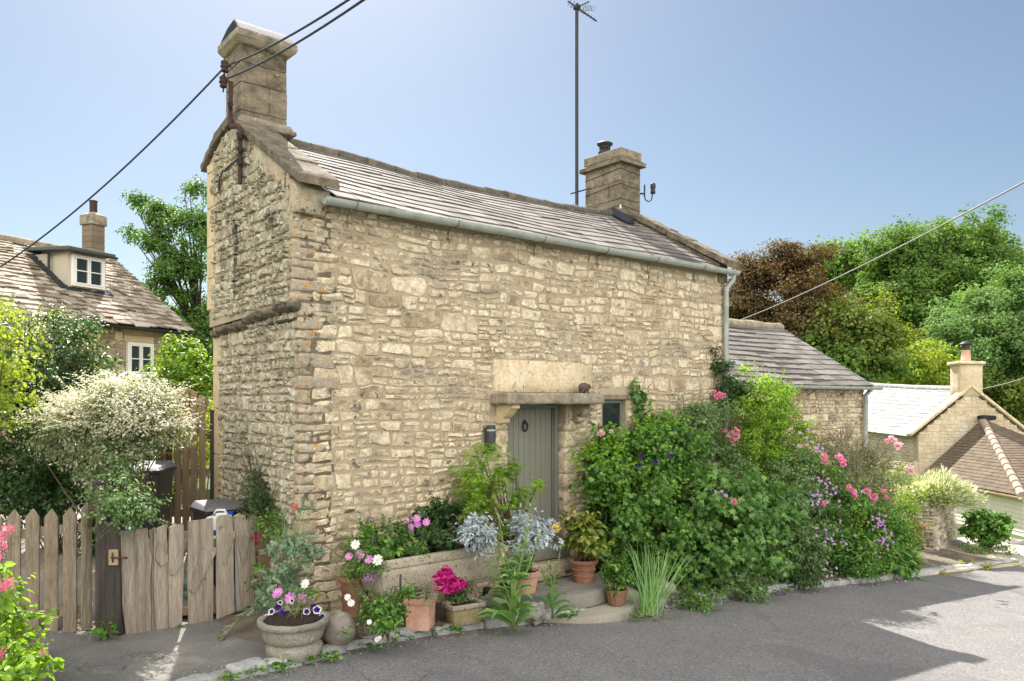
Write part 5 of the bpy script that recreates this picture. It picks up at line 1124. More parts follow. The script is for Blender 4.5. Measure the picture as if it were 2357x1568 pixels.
# text on the big bin (partly hidden, only its last letters show)
cu = bpy.data.curves.new('bin_lettering', 'FONT'); cu.body = 'LD'; cu.size = .055; cu.extrude = .001
to = bpy.data.objects.new('bin_lettering', cu); COL.objects.link(to); dg = bpy.context.evaluated_depsgraph_get(); me = bpy.data.meshes.new_from_object(to.evaluated_get(dg)); bpy.data.objects.remove(to)
me.materials.clear(); me.materials.append(M['gutter']); lo = bpy.data.objects.new('lettering', me); COL.objects.link(lo)
br = bpy.data.objects['wheelie_bin']; bod = [o for o in br.children if o.name.startswith('body')][0]; lo.parent = bod
lo.rotation_euler = (math.radians(94.5), 0, .12); lo.location = (.10, -.283 + .012 * 0, .70)
jc = thing('jerrycan', 'white plastic container with a blue cap behind the gate boards', 'container', at(512, 1190, 8.55))
c = at(511, 1205, 8.6); f2 = lambda x, y, z: c + Vector((x, y, z)); m = MB(); m.box(f2, -.145, .125, -.09, .09, -.32, .085); m.box(f2, -.06, .07, -.05, .05, .085, .12); obj('body', m, M['white_plastic'], jc, bevel=.035, segs=3, smooth=True)
m = MB(); m.lathe(f2(.10, 0, .085), [(.035, 0), (.036, .045), (.03, .05)], 16); obj('cap', m, M['blue_plastic'], jc, smooth=True, auto=40)
m = MB(); m.tube([f2(-.09, -.0, .11), f2(-.06, 0, .15), f2(.03, 0, .15), f2(.05, 0, .11)], .014, 6); obj('handle', m, M['white_plastic'], jc, smooth=True)
m = MB(); m.box(f2, -.1, .08, -.093, -.0905, -.12, -.06); obj('label', m, M['blue_plastic'], jc)
bb = thing('blue_tarp', 'crumpled blue plastic sheet lying behind the gate', 'plastic sheet', at(292, 1225, 8.2))
m = MB(); m.ball(at(292, 1232, 8.2), .13, .12, .09, amp=.5, sub=4, fr=2.4); m2_ = MB(); m2_.ball(at(425, 1370, 8.5), .16, .1, .18, amp=.6, sub=4, fr=2.6, seed=3); obj('sheet', m, M['blue_bag'], bb); tag(obj('green_tarp', m2_, mat('green_sheet', [(.10, .17, .15), (.20, .30, .27)], .5, ns=8, bump=.6, bs=8), None), 'folded grey green plastic sheet on the ground seen between the gate boards', 'plastic sheet')
m = MB(); p0 = at(388, 1300, 8.3)
m.tube([p0 + Vector((R(-.01, .01), 0, -.05 * i)) for i in range(12)], .02, 6); tag(obj('rope', m, mat('blue_rope', [(.02, .2, .7), (.05, .35, .85)], .7, ns=40, bump=.5), None, cuts=1, rough=.004), 'bright blue rope hanging behind the gate boards', 'rope')
# ================================================================ POTS AND STONES ON THE VERGE
def vg(px, py): p = G(px, py, .09); p.z = vz(p.x, p.y); return p
def soil(root, c, r, z, f=None):
    m = MB(); m.lathe((c.x, c.y, z), [(r, -.02), (r, 0), (r * .5, .012), (.005, .02)], 20); obj('compost', m, M['potsoil'], root, smooth=True)
POT = {}
c = vg(676, 1497); POT['bowl'] = (c, c.z + .36)
r = thing('stone_bowl', 'wide round mossy stone planter bowl at the kerb with petunias', 'planter', c)
m = MB(); m.lathe(c, [(.24, -.02), (.255, .02), (.26, .07), (.235, .10), (.232, .115), (.27, .15), (.285, .21), (.29, .26), (.318, .275), (.33, .31), (.325, .33), (.30, .335), (.275, .325), (.26, .29)], 40); obj('bowl', m, M['conc'], r, smooth=True, cuts=1, rough=.006, rs=9, auto=50); soil(r, c, .26, c.z + .33)
c = vg(782, 1478); bl = MB().ball(c + Vector((0, 0, .13)), .165, .15, .16, amp=.18, sub=4, fr=1.2); tag(obj('boulder', bl, M['boulder'], None, smooth=True), 'rounded brown boulder beside the stone bowl', 'boulder')
c = vg(815, 1422); POT['tall'] = (c, c.z + .42)
r = thing('terracotta_pot', 'tall reddish terracotta pot holding cosmos near the trough end', 'pot', c)
m = MB(); m.lathe(c, [(.12, -.02), (.125, .02), (.165, .38), (.19, .385), (.195, .42), (.185, .435), (.165, .43), (.15, .36)], 32); obj('pot', m, M['terra'], r, smooth=True, auto=50); soil(r, c, .155, c.z + .40)
r = thing('stone_trough', 'long lichened stone trough raised on blocks against the cottage wall', 'trough', W(1.35, -.52, -2.4))
m = MB(); TT = lambda t, s, z: W(t, s, z); t0, t1, s0, s1, zb, zt_ = .56, 2.14, -.76, -.30, -2.03, -1.65
m.hexa([TT(t0 + .03, s0 + .02, zb), TT(t1 - .03, s0 + .02, zb), TT(t1 - .03, s1, zb), TT(t0 + .03, s1, zb), TT(t0, s0, zt_ - .1), TT(t1, s0, zt_ - .1), TT(t1, s1, zt_ - .1), TT(t0, s1, zt_ - .1)])
for (a, b, c_, d_) in ((t0, t1, s0, s0 + .06), (t0, t1, s1 - .06, s1), (t0, t0 + .07, s0 + .06, s1 - .06), (t1 - .07, t1, s0 + .06, s1 - .06)): m.box(TT, a, b, c_, d_, zt_ - .11, zt_)
obj('trough', m, M['trough'], r, bevel=.014, cuts=3, rough=.009, rs=6, smooth=True, auto=60)
m = MB(); m.box(TT, t0 + .07, t1 - .07, s0 + .06, s1 - .06, zt_ - .09, zt_ - .03); obj('compost', m, M['potsoil'], r, cuts=2, rough=.01)
for a in (.66, 1.72): m = MB(); m.box(TT, a, a + .18, -.56, -.34, -2.55, -2.034); obj('support_block', m, M['capstone'], r, bevel=.015)
POT['trough'] = (W(1.35, -.53, 0), zt_)
# logs
for k, (px, py, rr, lb) in enumerate(((1172, 1360, .085, 'sawn log end showing under the right end of the trough'), (1112, 1358, .06, 'smaller log lying under the trough behind the ochre planter'))):
    c = vg(px, py + 22) + Vector((0, 0, rr)); r = thing('log', lb, 'log', c); m = MB(); m.tube([c - V * .18, c + V * .22], rr, 16); m2 = MB(); m2.tube([c - V * .184, c - V * .179], rr * .93, 16); obj('bark', m, M['bark'], r, smooth=True, auto=50, rough=.004); obj('cut_end', m2, M['logend'], r)
c = vg(968, 1443); POT['square'] = (c, c.z + .34)
r = thing('square_planter', 'square pale pink terracotta planter at the kerb', 'planter', c); az = -.16; a, b = Vector((math.cos(az), math.sin(az), 0)) * 1, Vector((-math.sin(az), math.cos(az), 0))
sq = lambda x, y, z: c + a * x + b * y + Vector((0, 0, z)); m = MB(); m.hexa([sq(-.125, -.125, .0), sq(.125, -.125, .0), sq(.125, .125, .0), sq(-.125, .125, .0), sq(-.135, -.135, .30), sq(.135, -.135, .30), sq(.135, .135, .30), sq(-.135, .135, .30)])
obj('box', m, M['terra_pale'], r, bevel=.012, segs=2, smooth=True, auto=40); m = MB()
for (p, q, s_, t_2) in ((-.155, .155, -.155, -.125), (-.155, .155, .125, .155), (-.155, -.125, -.125, .125), (.125, .155, -.125, .125)): m.box(sq, p, q, s_, t_2, .285, .345)
obj('rim', m, M['terra_pale'], r, bevel=.006, segs=2, smooth=True, auto=40); m = MB(); m.box(sq, -.125, .125, -.125, .125, .30, .325); obj('compost', m, M['potsoil'], r, cuts=2, rough=.006)
c = vg(1068, 1432); POT['ochre'] = (c, c.z + .24); az = .55; a2, b_2 = Vector((math.cos(az), math.sin(az), 0)), Vector((-math.sin(az), math.cos(az), 0)); r = thing('small_trough', 'small ochre cast stone planter with dark speckled rim and magenta flowers', 'planter', c)
oc = (lambda c0: lambda x, y, z: c0 + a2 * x + b_2 * y + Vector((0, 0, z)))(Vector(c)); m = MB(); m.hexa([oc(-.17, -.10, 0), oc(.17, -.10, 0), oc(.17, .10, 0), oc(-.17, .10, 0), oc(-.19, -.12, .19), oc(.19, -.12, .19), oc(.19, .12, .19), oc(-.19, .12, .19)]); obj('box', m, M['yellow_trough'], r, bevel=.01, cuts=2, rough=.006, smooth=True, auto=50)
m = MB()
for (p, q, s_, t_2) in ((-.215, .215, -.14, -.10), (-.215, .215, .10, .14), (-.215, -.175, -.10, .10), (.175, .215, -.10, .10)): m.box(oc, p, q, s_, t_2, .185, .24)
obj('rim', m, M['trough'], r, bevel=.008, cuts=2, rough=.006, smooth=True, auto=50); m = MB(); m.box(oc, -.175, .175, -.1, .1, .19, .21); obj('compost', m, M['potsoil'], r)
c = vg(1208, 1392); POT['pale'] = (c, c.z + .40); r = thing('terracotta_pot', 'pale weathered terracotta pot behind the tall teasel', 'pot', c)
m = MB(); m.lathe(c, [(.10, -.02), (.11, .02), (.17, .34), (.19, .35), (.195, .40), (.175, .41), (.155, .36)], 28); obj('pot', m, M['terra_pale'], r, smooth=True, auto=50); soil(r, c, .15, c.z + .38)
pz = -2.375; c = at(1343, 1331, 10.0); c = Vector((c.x, c.y, pz)); c = Vector(((1343 - CX) / FOC * 10.12, 10.12, pz)); POT['aucuba'] = (c, pz + .29)
r = thing('terracotta_pot', 'ringed terracotta pot standing on the round door step', 'pot', c)
m = MB(); m.lathe(c, [(.125, 0), (.132, .02), (.138, .08), (.15, .085), (.15, .095), (.142, .10), (.15, .16), (.162, .165), (.162, .177), (.155, .182), (.165, .24), (.19, .25), (.195, .285), (.18, .295), (.16, .27)], 32); obj('pot', m, M['terra'], r, smooth=True, auto=45); soil(r, c, .16, pz + .265)
c = Vector(((1419 - CX) / FOC * 9.7, 9.7, -2.575)); POT['ribbed'] = (c, -2.575 + .20)
r = thing('ribbed_pot', 'small ribbed brown terracotta pot on the kerb slab below the shrubs', 'pot', c)
m = MB(); m.lathe(c, [(.095, 0), (.105, .02), (.135, .17), (.14, .20), (.125, .205), (.11, .17)], 48, rib=.05, nr=14); obj('pot', m, M['terra_brown'], r, smooth=True); soil(r, c, .115, -2.575 + .19)
c = at(2110, 1243, 15.6); POT['far'] = (c, c.z + .3); r = thing('terracotta_pot', 'small terracotta pot by the dry stone wall far right', 'pot', c)
m = MB(); m.lathe(c, [(.11, 0), (.15, .26), (.18, .27), (.18, .32), (.16, .33), (.14, .3)], 20); obj('pot', m, M['terra'], r, smooth=True, auto=50); soil(r, c, .15, c.z + .3)
for i, (px, py, a, b, c_, sd, lb) in enumerate(((1232, 1420, .14, .11, .11, 1, 'pitted grey rock behind the teasel leaves'), (1130, 1395, .16, .12, .06, 2, 'flat grey stone between the ochre planter and teasel'), (1530, 1372, .15, .12, .12, 3, 'brown rock showing under the hazel leaved shrub'))):
    p = vg(px, py); m = MB().ball(p + Vector((0, 0, c_ * .6)), a, b, c_, amp=.75, sub=4, fr=1.9, seed=sd); tag(obj('rock', m, M['rock'], None, smooth=True, rough=.008, rs=22), lb, 'rock')
# retaining stones at the right end
for i, (px, py, a) in enumerate(((2205, 1262, .28), (2290, 1270, .35), (2335, 1258, .3))):
    p = G(px, py, .05); m = MB().ball(p + Vector((0, 0, .05)), a, .2, .14, amp=.5, sub=3, fr=1.6, seed=10 + i); tag(obj('rock', m, M['rock'], None, smooth=True), ('grey rock at the foot of the dry stone wall', 'wide flat rock below the laurel at the right edge', 'rock at the far right end of the paving')[i], 'rock')
# ================================================================ PLANTS
KB = 1.0
def B(px, py, Y, rx, ry, rd, n):
    Y *= KB; rd *= KB; return (at(px, py, Y), (rx / FOC * Y, rd, ry / FOC * Y), n)
def dirs(n, lo, hi, up=(.2, 1)):
    o = []
    for i in range(n):
        a = R(lo, hi); u_ = R(*up); o.append(Vector((math.cos(a) * (1 - u_ * .5), math.sin(a) * (1 - u_ * .5), u_)))
    return o
# --- hedge and shrubs on the left
shrub('hedge_shrub', 'large dark green leafy shrub behind the picket fence', 'shrub', at(120, 1330, 9.6),
      [B(60, 1000, 9.6, 130, 220, .8, 330), B(190, 1060, 9.8, 130, 190, .7, 300), B(110, 860, 10, 110, 110, .7, 190), B(300, 1110, 9.9, 75, 120, .5, 110)], 'oval', .058, M['L_dark'], cr=.15, per=34, nst=24, lo=.6, sh=(40, .35, 12, .05, (.3, 1.2), (0, 0, -.1)), clip=False)
shrub('grey_leaf_shrub', 'tall grey green shrub in front of the stone house, at its top catching the sun', 'shrub', at(120, 1200, 10.6),
      [B(80, 790, 10.6, 120, 75, .6, 200), B(165, 838, 10.4, 70, 50, .5, 100), B(10, 840, 10.4, 60, 110, .5, 110)], 'oval', .05, M['L_cot'], cr=.15, per=30, nst=16, lo=.45, sh=(40, .36, 14, .045, (.6, 1.5), (0, 0, -.05)), clip=False)
shrub('golden_shrub', 'yellow leaved shrub at the extreme left edge', 'shrub', at(-40, 1100, 7.8),
      [B(-22, 790, 7.8, 55, 95, .35, 90), B(-20, 900, 7.8, 42, 60, .3, 40)], 'oval', .055, M['L_gold'], cr=.12, per=16, nst=10, sh=(16, .3, 10, .05, (.2, 1.3), (0, 0, -.1)), clip=False)
shrub('cotoneaster', 'arching cotoneaster with small pale sunlit leaves over the gate post', 'shrub', at(280, 1300, 8.6),
      [B(270, 962, 8.5, 112, 72, .5, 300), B(180, 990, 8.7, 80, 62, .4, 130), B(322, 965, 8.5, 62, 50, .35, 110), B(265, 1060, 8.2, 62, 75, .3, 110)], 'oval', .036, M['L_cot'], dens=.62, cr=.14, per=40, nst=26, lo=.3, droop=.1,
      sh=(150, .36, 30, .036, (.0, .9), (0, 0, -.16)), stemr=.014, clip=False)
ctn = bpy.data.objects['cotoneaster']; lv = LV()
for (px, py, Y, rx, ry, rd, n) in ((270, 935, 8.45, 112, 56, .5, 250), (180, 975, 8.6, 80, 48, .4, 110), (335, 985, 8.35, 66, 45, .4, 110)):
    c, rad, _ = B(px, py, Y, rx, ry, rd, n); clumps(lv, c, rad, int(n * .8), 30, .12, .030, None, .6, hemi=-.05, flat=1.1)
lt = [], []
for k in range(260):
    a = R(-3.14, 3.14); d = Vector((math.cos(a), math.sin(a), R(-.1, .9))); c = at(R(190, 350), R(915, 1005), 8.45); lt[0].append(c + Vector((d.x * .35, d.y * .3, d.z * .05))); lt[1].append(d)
shoots(lv, None, lt[0], lt[1], .42, 24, .033, (0, 0, -.14)); lv.build('blossom_or_lit_leaf', 'oval', M['L_cotw'], ctn)  # pale leaves over the crown, painted sunlight rather than flowers
shrub('cotoneaster', 'hanging grey green cotoneaster spray with tiny buds in front of the black bin', 'shrub', at(262, 1110, 7.9),
      [B(262, 1100, 7.85, 50, 55, .2, 70), B(290, 1160, 7.75, 52, 36, .12, 50), B(250, 1150, 7.22, 34, 46, .08, 40), B(310, 1180, 7.3, 44, 26, .08, 30)], 'oval', .034, M['L_grey'], cr=.10, per=22, nst=16, lo=.3, sh=(40, .26, 16, .034, (-.8, .4), (0, 0, -.2)), clip=False)
shrub('laurel_shrub', 'bright glossy laurel between the stone house and the cottage', 'shrub', at(430, 1010, 13.5),
      [B(415, 830, 13.5, 32, 50, .4, 80), B(455, 865, 13.3, 34, 44, .4, 70), B(470, 905, 13.2, 26, 30, .4, 40), B(395, 870, 13.3, 22, 30, .3, 35)], 'oval', .075, M['L_laurel'], cr=.16, per=22, nst=12, sh=(14, .3, 9, .08, (.7, 1.6), (0, 0, .05)), clip=False)
shrub('golden_shrub', 'yellow green plant glimpsed between the tall gate pickets', 'shrub', at(455, 1180, 11.6),
      [B(460, 1000, 11.6, 30, 100, .3, 70), B(410, 1080, 11.6, 30, 60, .3, 40)], 'oval', .06, M['L_gold'], cr=.14, per=20, nst=8, clip=False)
shrub('berberis', 'dark fine leaved bush at the foot of the gable behind the gate', 'shrub', at(605, 1240, 8.75),
      [B(600, 1155, 8.7, 42, 42, .16, 80), B(585, 1120, 8.75, 30, 40, .12, 40), B(625, 1175, 8.6, 30, 30, .12, 40)], 'oval', .020, M['L_dark'], cr=.07, per=26, nst=14, lo=.2, sh=(34, .34, 40, .019, (.5, 1.6), (0, 0, .0)), stemr=.008, clip=False)
# --- trees
tree('ash_tree', 'tall airy ash tree with open crown between stone house and cottage', at(478, 1060, 21), 
     [B(465, 570, 21, 45, 120, .9, 125), B(420, 520, 21, 50, 70, .8, 60), B(375, 500, 21, 40, 45, .6, 26), B(322, 458, 21, 30, 20, .4, 9), B(300, 533, 21, 22, 10, .3, 5), B(452, 440, 21, 30, 24, .5, 14), B(345, 560, 21, 34, 24, .5, 14), B(400, 600, 21, 50, 50, .8, 60), B(365, 650, 21, 34, 30, .5, 16), B(470, 720, 21, 42, 100, .9, 115), B(410, 710, 21, 50, 36, .6, 34), B(440, 780, 21, 50, 50, .8, 60)],
     'oval', .085, M['L_ash'], .22, 50, trunk_r=.11, limb=46, lo=.15)
tree('dark_tree', 'dense green tree low behind the laurel and the black post', at(500, 1000, 26), [B(470, 830, 26, 70, 90, 1.2, 150), B(540, 800, 26, 60, 90, 1.2, 60)], 'far', .16, M['L_tree'], .5, 60, trunk_r=.2, limb=8)
FG = 'trees on the hillside to the right'
KB = 1.28
tree('copper_beech', 'bronze leaved copper beech rising just right of the cottage downpipe', at(1800, 1000, 46.1), [B(1790, 680, 36, 105, 90, 2.2, 300), B(1840, 780, 35, 120, 90, 2, 240), B(1720, 740, 36, 60, 90, 1.6, 120), B(1780, 610, 36, 70, 44, 1.4, 90), B(1930, 700, 36, 45, 60, 1.2, 70)], 'far', 0.156, M['L_beech'], 0.61, 84, FG, .35, 22)
tree('copper_beech', 'yellow bronze tinted young beech between the copper beech and the big green tree', at(2010, 1000, 42.2), [B(2000, 730, 33, 50, 55, 1.2, 80), B(1960, 790, 33, 55, 60, 1.2, 80), B(2030, 800, 33, 45, 50, 1, 60)], 'far', 0.192, M['L_beechy'], 0.61, 56, FG, .2, 14)
tree('broadleaf_tree', 'largest and tallest bright green tree, its crown reaching the highest point on the right', at(2180, 950, 64.0), [B(2170, 590, 50, 120, 85, 3, 300), B(2080, 640, 50, 90, 80, 2.6, 200), B(2270, 630, 50, 100, 90, 2.6, 220), B(2200, 680, 49, 130, 80, 2.6, 240), B(2050, 720, 49, 80, 70, 2.2, 140), B(2330, 660, 50, 70, 90, 2.4, 130)], 'far', 0.252, M['L_tree'], 0.92, 92, FG, .5, 24)
tree('broadleaf_tree', 'rounded grey green tree standing in front of the tallest tree at the right edge', at(2300, 1000, 51.2), [B(2270, 760, 40, 110, 90, 2.2, 300), B(2330, 720, 40, 90, 80, 2, 200), B(2200, 820, 39, 70, 70, 1.8, 150), B(2340, 830, 39, 80, 80, 1.8, 180)], 'far', 0.180, M['L_tree2'], 0.67, 84, FG, .4, 18)
tree('broadleaf_tree', 'small mid green treetop behind the copper beech, left of the tallest tree', at(1930, 960, 70.4), [B(1935, 620, 55, 60, 45, 2, 110), B(1880, 640, 55, 50, 40, 2, 70)], 'far', 0.336, M['L_tree'], 1.22, 50, FG, .35, 8)
tree('yellow_green_tree', 'low yellow green trees directly above the far cottage ridge', at(2100, 1000, 46.7), [B(2090, 830, 36.5, 85, 45, 1.4, 150), B(2020, 850, 37, 60, 40, 1.4, 90), B(2150, 850, 38, 50, 36, 1.2, 70)], 'far', 0.192, M['L_yel'], 0.67, 56, FG, .2, 12)
tree('broadleaf_tree', 'dark green tree in shade under the copper beech beside the slate extension', at(1940, 1020, 43.5), [B(1930, 850, 33.5, 90, 55, 1.5, 170), B(1850, 840, 34, 60, 60, 1.2, 90)], 'far', 0.204, M['L_tree'], 0.73, 60, FG, .25, 10)
tree('yellow_green_tree', 'russet tipped tree beside and behind the far cottage gable on the right', at(2330, 1010, 48.6), [B(2330, 920, 37, 60, 45, 1.4, 110), B(2190, 870, 38.5, 50, 30, 1.2, 60)], 'far', 0.192, M['L_beechy'], 0.61, 56, FG, .2, 10)
KB = 1.0
struct_w = LV(); 
clumps(struct_w, at(2050, 840, 76), (24, 3, 5.5), 620, 60, 1.3, .34, lo=.3); clumps(struct_w, at(2300, 770, 80), (18, 3, 7), 480, 60, 1.4, .36, lo=.3)
o = struct_w.build('distant_wood', 'far', M['L_tree'], None); o['kind'] = 'stuff'; o['label'] = 'shaded mass of distant woodland behind the trees'
lw = LV(); clumps(lw, at(420, 880, 45), (13, 2.5, 2.6), 420, 50, 1.0, .28, lo=.3); o = lw.build('distant_hedge', 'far', M['L_tree'], None); o['kind'] = 'stuff'; o['label'] = 'distant line of trees low behind the stone house'
# --- big planting right of the door
def WB(t, s, z, rt, rs_, rz, n): return (W(t, s, z), (rt, rs_, rz), n)
shrub('hibiscus_shrub', 'dense bright green shrub with lobed leaves immediately right of the door', 'shrub', W(5.0, -.35, -2.7),
      [WB(4.15, -.42, -.88, .36, .24, .26, 46), WB(4.75, -.42, -.95, .62, .40, .6, 250), WB(5.45, -.45, -.72, .6, .36, .5, 190), WB(4.55, -.45, -1.5, .42, .36, .7, 150), WB(5.3, -.6, -1.7, .7, .42, .7, 200)], 'lobed', .060, M['L_mid'], cr=.13, per=24, wallclip=True, axes=True, nst=24, lo=.5, sh=(260, .26, 10, .062, (-.1, 1.6), (0, 0, -.02)), tip='L_tip')
shrub('shade_shrub', 'dark small leaved shrub filling the base beside the door steps', 'shrub', W(4.7, -.3, -2.7),
      [WB(4.55, -.3, -2.1, .38, .3, .5, 130), WB(5.0, -.55, -2.3, .45, .35, .42, 110), WB(4.35, -.25, -1.3, .22, .2, .5, 60)], 'oval', .042, M['L_dark'], cr=.10, per=30, wallclip=True, axes=True, nst=14)
shrub('hazel_leaved_shrub', 'shrub with large rounded matt leaves spreading over the kerb in the middle of the bed', 'shrub', W(6.4, -.6, -2.8),
      [WB(6.2, -.85, -1.65, .75, .45, .55, 170), WB(6.7, -1.0, -2.2, .75, .45, .5, 150), WB(5.9, -.8, -2.3, .6, .4, .42, 90), WB(7.2, -.95, -1.7, .5, .4, .5, 80)], 'lobed', .085, M['L_vine'], cr=.18, per=17, wallclip=True, axes=True, nst=20, lo=.5, sh=(110, .34, 8, .08, (-.3, 1.2), (0, 0, -.12)), tip='L_bedtip')
cl = shrub('climbing_rose', 'climbing rose with pink flower heads against the wall right of the little window', 'rose', W(6.3, -.15, -2.7),
      [WB(6.3, -.28, -.55, .62, .26, .5, 150), WB(5.9, -.3, -.9, .6, .3, .4, 110), WB(7.0, -.35, -.7, .5, .3, .7, 150)], 'oval', .048, M['L_grey'], cr=.13, per=24, wallclip=True, axes=True, nst=20, sh=(34, .45, 12, .05, (.3, 1.4), (0, 0, -.05)))
ys = shrub('jasmine_shrub', 'sunlit yellow green shrub rising against the slate extension roof', 'shrub', W(8.2, -.4, -2.9),
      [WB(8.15, -.42, -.15, .6, .38, .62, 210), WB(8.7, -.45, -.5, .55, .4, .55, 170), WB(7.8, -.45, -.7, .45, .35, .6, 130), WB(8.9, -.55, -1.1, .5, .4, .5, 120)], 'oval', .045, M['L_bright'], cr=.12, per=26, axes=True, nst=22, lo=.45, sh=(60, .38, 13, .045, (.5, 1.6), (0, 0, .0)))
shrub('osmanthus_shrub', 'tall dark grey green shrub in the shade below the yellow green one', 'shrub', W(8.2, -.8, -2.9),
      [WB(8.3, -.85, -1.5, .75, .42, .8, 300), WB(8.0, -1.05, -2.3, .7, .42, .6, 190), WB(8.9, -.85, -1.9, .5, .42, .7, 150)], 'oval', .050, M['L_grey'], cr=.13, per=30, axes=True, nst=22, lo=.6, sh=(80, .3, 11, .05, (-.1, 1.2), (0, 0, -.05)), tip='L_bedtip')
pk = shrub('shrub_rose', 'lush rose bush with clusters of pink roses at the downhill end of the bed', 'rose', W(10.0, -1.0, -3.0),
      [WB(9.7, -1.05, -1.9, .75, .5, .6, 220), WB(10.4, -1.1, -2.2, .75, .5, .55, 200), WB(9.4, -1.3, -2.5, .7, .45, .45, 150), WB(10.9, -1.2, -2.6, .6, .45, .45, 120)], 'oval', .052, M['L_mid'], cr=.13, per=28, axes=True, nst=24, sh=(110, .4, 10, .055, (-.1, 1.4), (0, 0, -.1)), tip='L_tip')
shrub('sage_shrub', 'dusty brownish grey shrub in front of the extension downpipe', 'shrub', W(10.9, -.7, -3.1),
      [WB(10.6, -.7, -1.25, .62, .4, .6, 190), WB(11.2, -.8, -1.5, .6, .4, .6, 160), WB(10.2, -.75, -1.0, .35, .3, .4, 60)], 'narrow', .060, M['L_sage'], cr=.14, per=34, axes=True, nst=20, sh=(60, .38, 16, .05, (.5, 1.6), (0, 0, -.02)))
shrub('abelia_shrub', 'loose pale leaved bush at the right end of the bed beside the paving', 'shrub', at(2060, 1290, 15.6),
      [B(2060, 1190, 15.6, 45, 70, .4, 150), B(2050, 1120, 15.8, 45, 50, .4, 90), B(2085, 1240, 15.4, 32, 45, .3, 60)], 'narrow', .07, M['L_bright'], cr=.13, per=18, nst=16, sh=(30, .35, 12, .06, (.2, 1.3), (0, 0, -.1)))
shrub('climbing_ivy', 'dark green climber going up the wall beside the cottage downpipe', 'climber', W(7.35, -.03, -1.0),
      [WB(7.36, -.10, .35, .09, .07, .3, 34), WB(7.42, -.12, -.05, .15, .1, .35, 50), WB(7.7, -.2, .1, .12, .1, .4, 40), WB(7.28, -.08, .68, .05, .05, .22, 14)], 'oval', .055, M['L_dark'], cr=.08, per=12, wallclip=True, axes=True, nst=12, clip=True)
shrub('vine_shoot', 'single leafy vine shoot on the wall to the right of the small window', 'climber', W(5.45, -.05, -.7), [WB(5.38, -.09, -.12, .10, .06, .26, 12), WB(5.25, -.09, .15, .06, .05, .14, 5)], 'lobed', .12, M['L_vine'], cr=.06, per=4, wallclip=True, axes=True, nst=5)
# low edge planting along the kerb
for i, (px, py, rx, ry, lf, sz, mt, lb) in enumerate((
    (1700, 1372, 60, 26, 'narrow', .075, 'L_grey', 'grey green wispy plant trailing over the kerb in the middle'),
    (1850, 1345, 60, 24, 'oval', .045, 'L_dark', 'low dark leafy mound at the kerb under the grey green shrub'),
    (1960, 1325, 55, 28, 'lobed', .06, 'L_mid', 'fresh green low geranium mound at the kerb under the roses'),
    (2065, 1320, 45, 30, 'feather', .10, 'L_mid', 'ferny low growth at the corner of the bed by the paving'),
    (1600, 1390, 40, 16, 'oval', .04, 'L_mid', 'little green weeds on the kerb below the round leaved shrub'))):
    p = vg(px, py); YY = p.y + .1; shrub('edging_plant', lb, 'plant', p, [B(px, py - ry * .7, YY, rx, ry, .22, 60 if i else 46)], lf, sz, M[mt], cr=.09, per=16, nst=6, sh=(18, .22, 8, sz * .9, (.1, 1.0), (0, 0, -.12)), stemr=.004)
# grasses
def strands(name, label, cat, base, n, rad, h, lean, m, tmpl='strap', wid=1.0, spread=.5, group=None, up=1.0, part='blades'):
    root = thing(name, label, cat, base, group); lv = LV(); b = np.array(Vector(base)[:])
    P = b + np.stack([RNG.normal(0, rad, n), RNG.normal(0, rad, n), np.zeros(n)], 1); d = np.stack([RNG.normal(lean[0], spread, n), RNG.normal(lean[1], spread, n), np.full(n, up)], 1)
    N = np.stack([RNG.normal(0, .6, n), -np.ones(n), np.full(n, .6)], 1); lv.add(P, N, d, h * (.45 + .6 * RNG.random(n))); lv.build(part, tmpl, m, root); return root
strands('ornamental_grass', 'tall wispy dry green stalks at the kerb in front of the shrubs', 'grass plant', vg(1495, 1410), 90, .06, .98, (.12, 0), M['L_teasel'], spread=.19, tmpl='thread')
strands('grass_tuft', 'pale trampled grass at the foot of the tall stalks by the kerb slab', 'grass plant', vg(1510, 1412), 90, .2, .25, (0, 0), M['L_sage'], spread=.8, up=.3, tmpl='thread')
# lavender mound
lvd = thing('lavender', 'big domed lavender bush with pale flower spikes on the dry stone wall', 'lavender', at(2160, 1165, 16.9)); lv = LV(); n = 9000; d = rdir(n); d = d[d[:, 2] > -.25]; n = len(d)
c0 = np.array(at(2156, 1150, 16.9)[:]); ir = 1 + .22 * np.sin(d[:, :1] * 5 + 1) * np.cos(d[:, 1:2] * 4) + .1 * RNG.normal(size=(n, 1)) * .6; P = c0 + d * np.array([.34, .28, .10]); lv.add(P, np.cross(d, rdir(n)), d * np.array([1.25, 1, .85]) + RNG.normal(size=(n, 3)) * .09, (.50 * (.6 + .55 * RNG.random((n, 1))) * ir)[:, 0]); lv.build('stalks', 'thread', M['L_lav'], lvd)
lv = LV(); dd = d[::2] ; ir2 = ir[::2] * (.75 + .3 * RNG.random((len(dd), 1))); lv.add(c0 + dd * ir2 * np.array([.80, .68, .52]), np.cross(dd, rdir(len(dd))), dd + RNG.normal(size=dd.shape) * .12, .11 * np.ones(len(dd))); lv.build('flower_spikes', 'narrow', leafm('lavender_spike', [(.42, .44, .30), (.55, .52, .50), (.66, .60, .72)], .4), lvd)
shrub('laurel_shrub', 'upright glossy green laurel bush in front of the garage boards', 'shrub', at(2275, 1268, 17.3), [B(2262, 1218, 17.3, 28, 34, .3, 80), B(2292, 1222, 17.2, 24, 32, .25, 60), B(2250, 1198, 17.3, 16, 26, .2, 30)], 'oval', .09, M['L_mid'], cr=.10, per=18, nst=14, sh=(26, .22, 12, .10, (.8, 1.8), (0, 0, .04)))
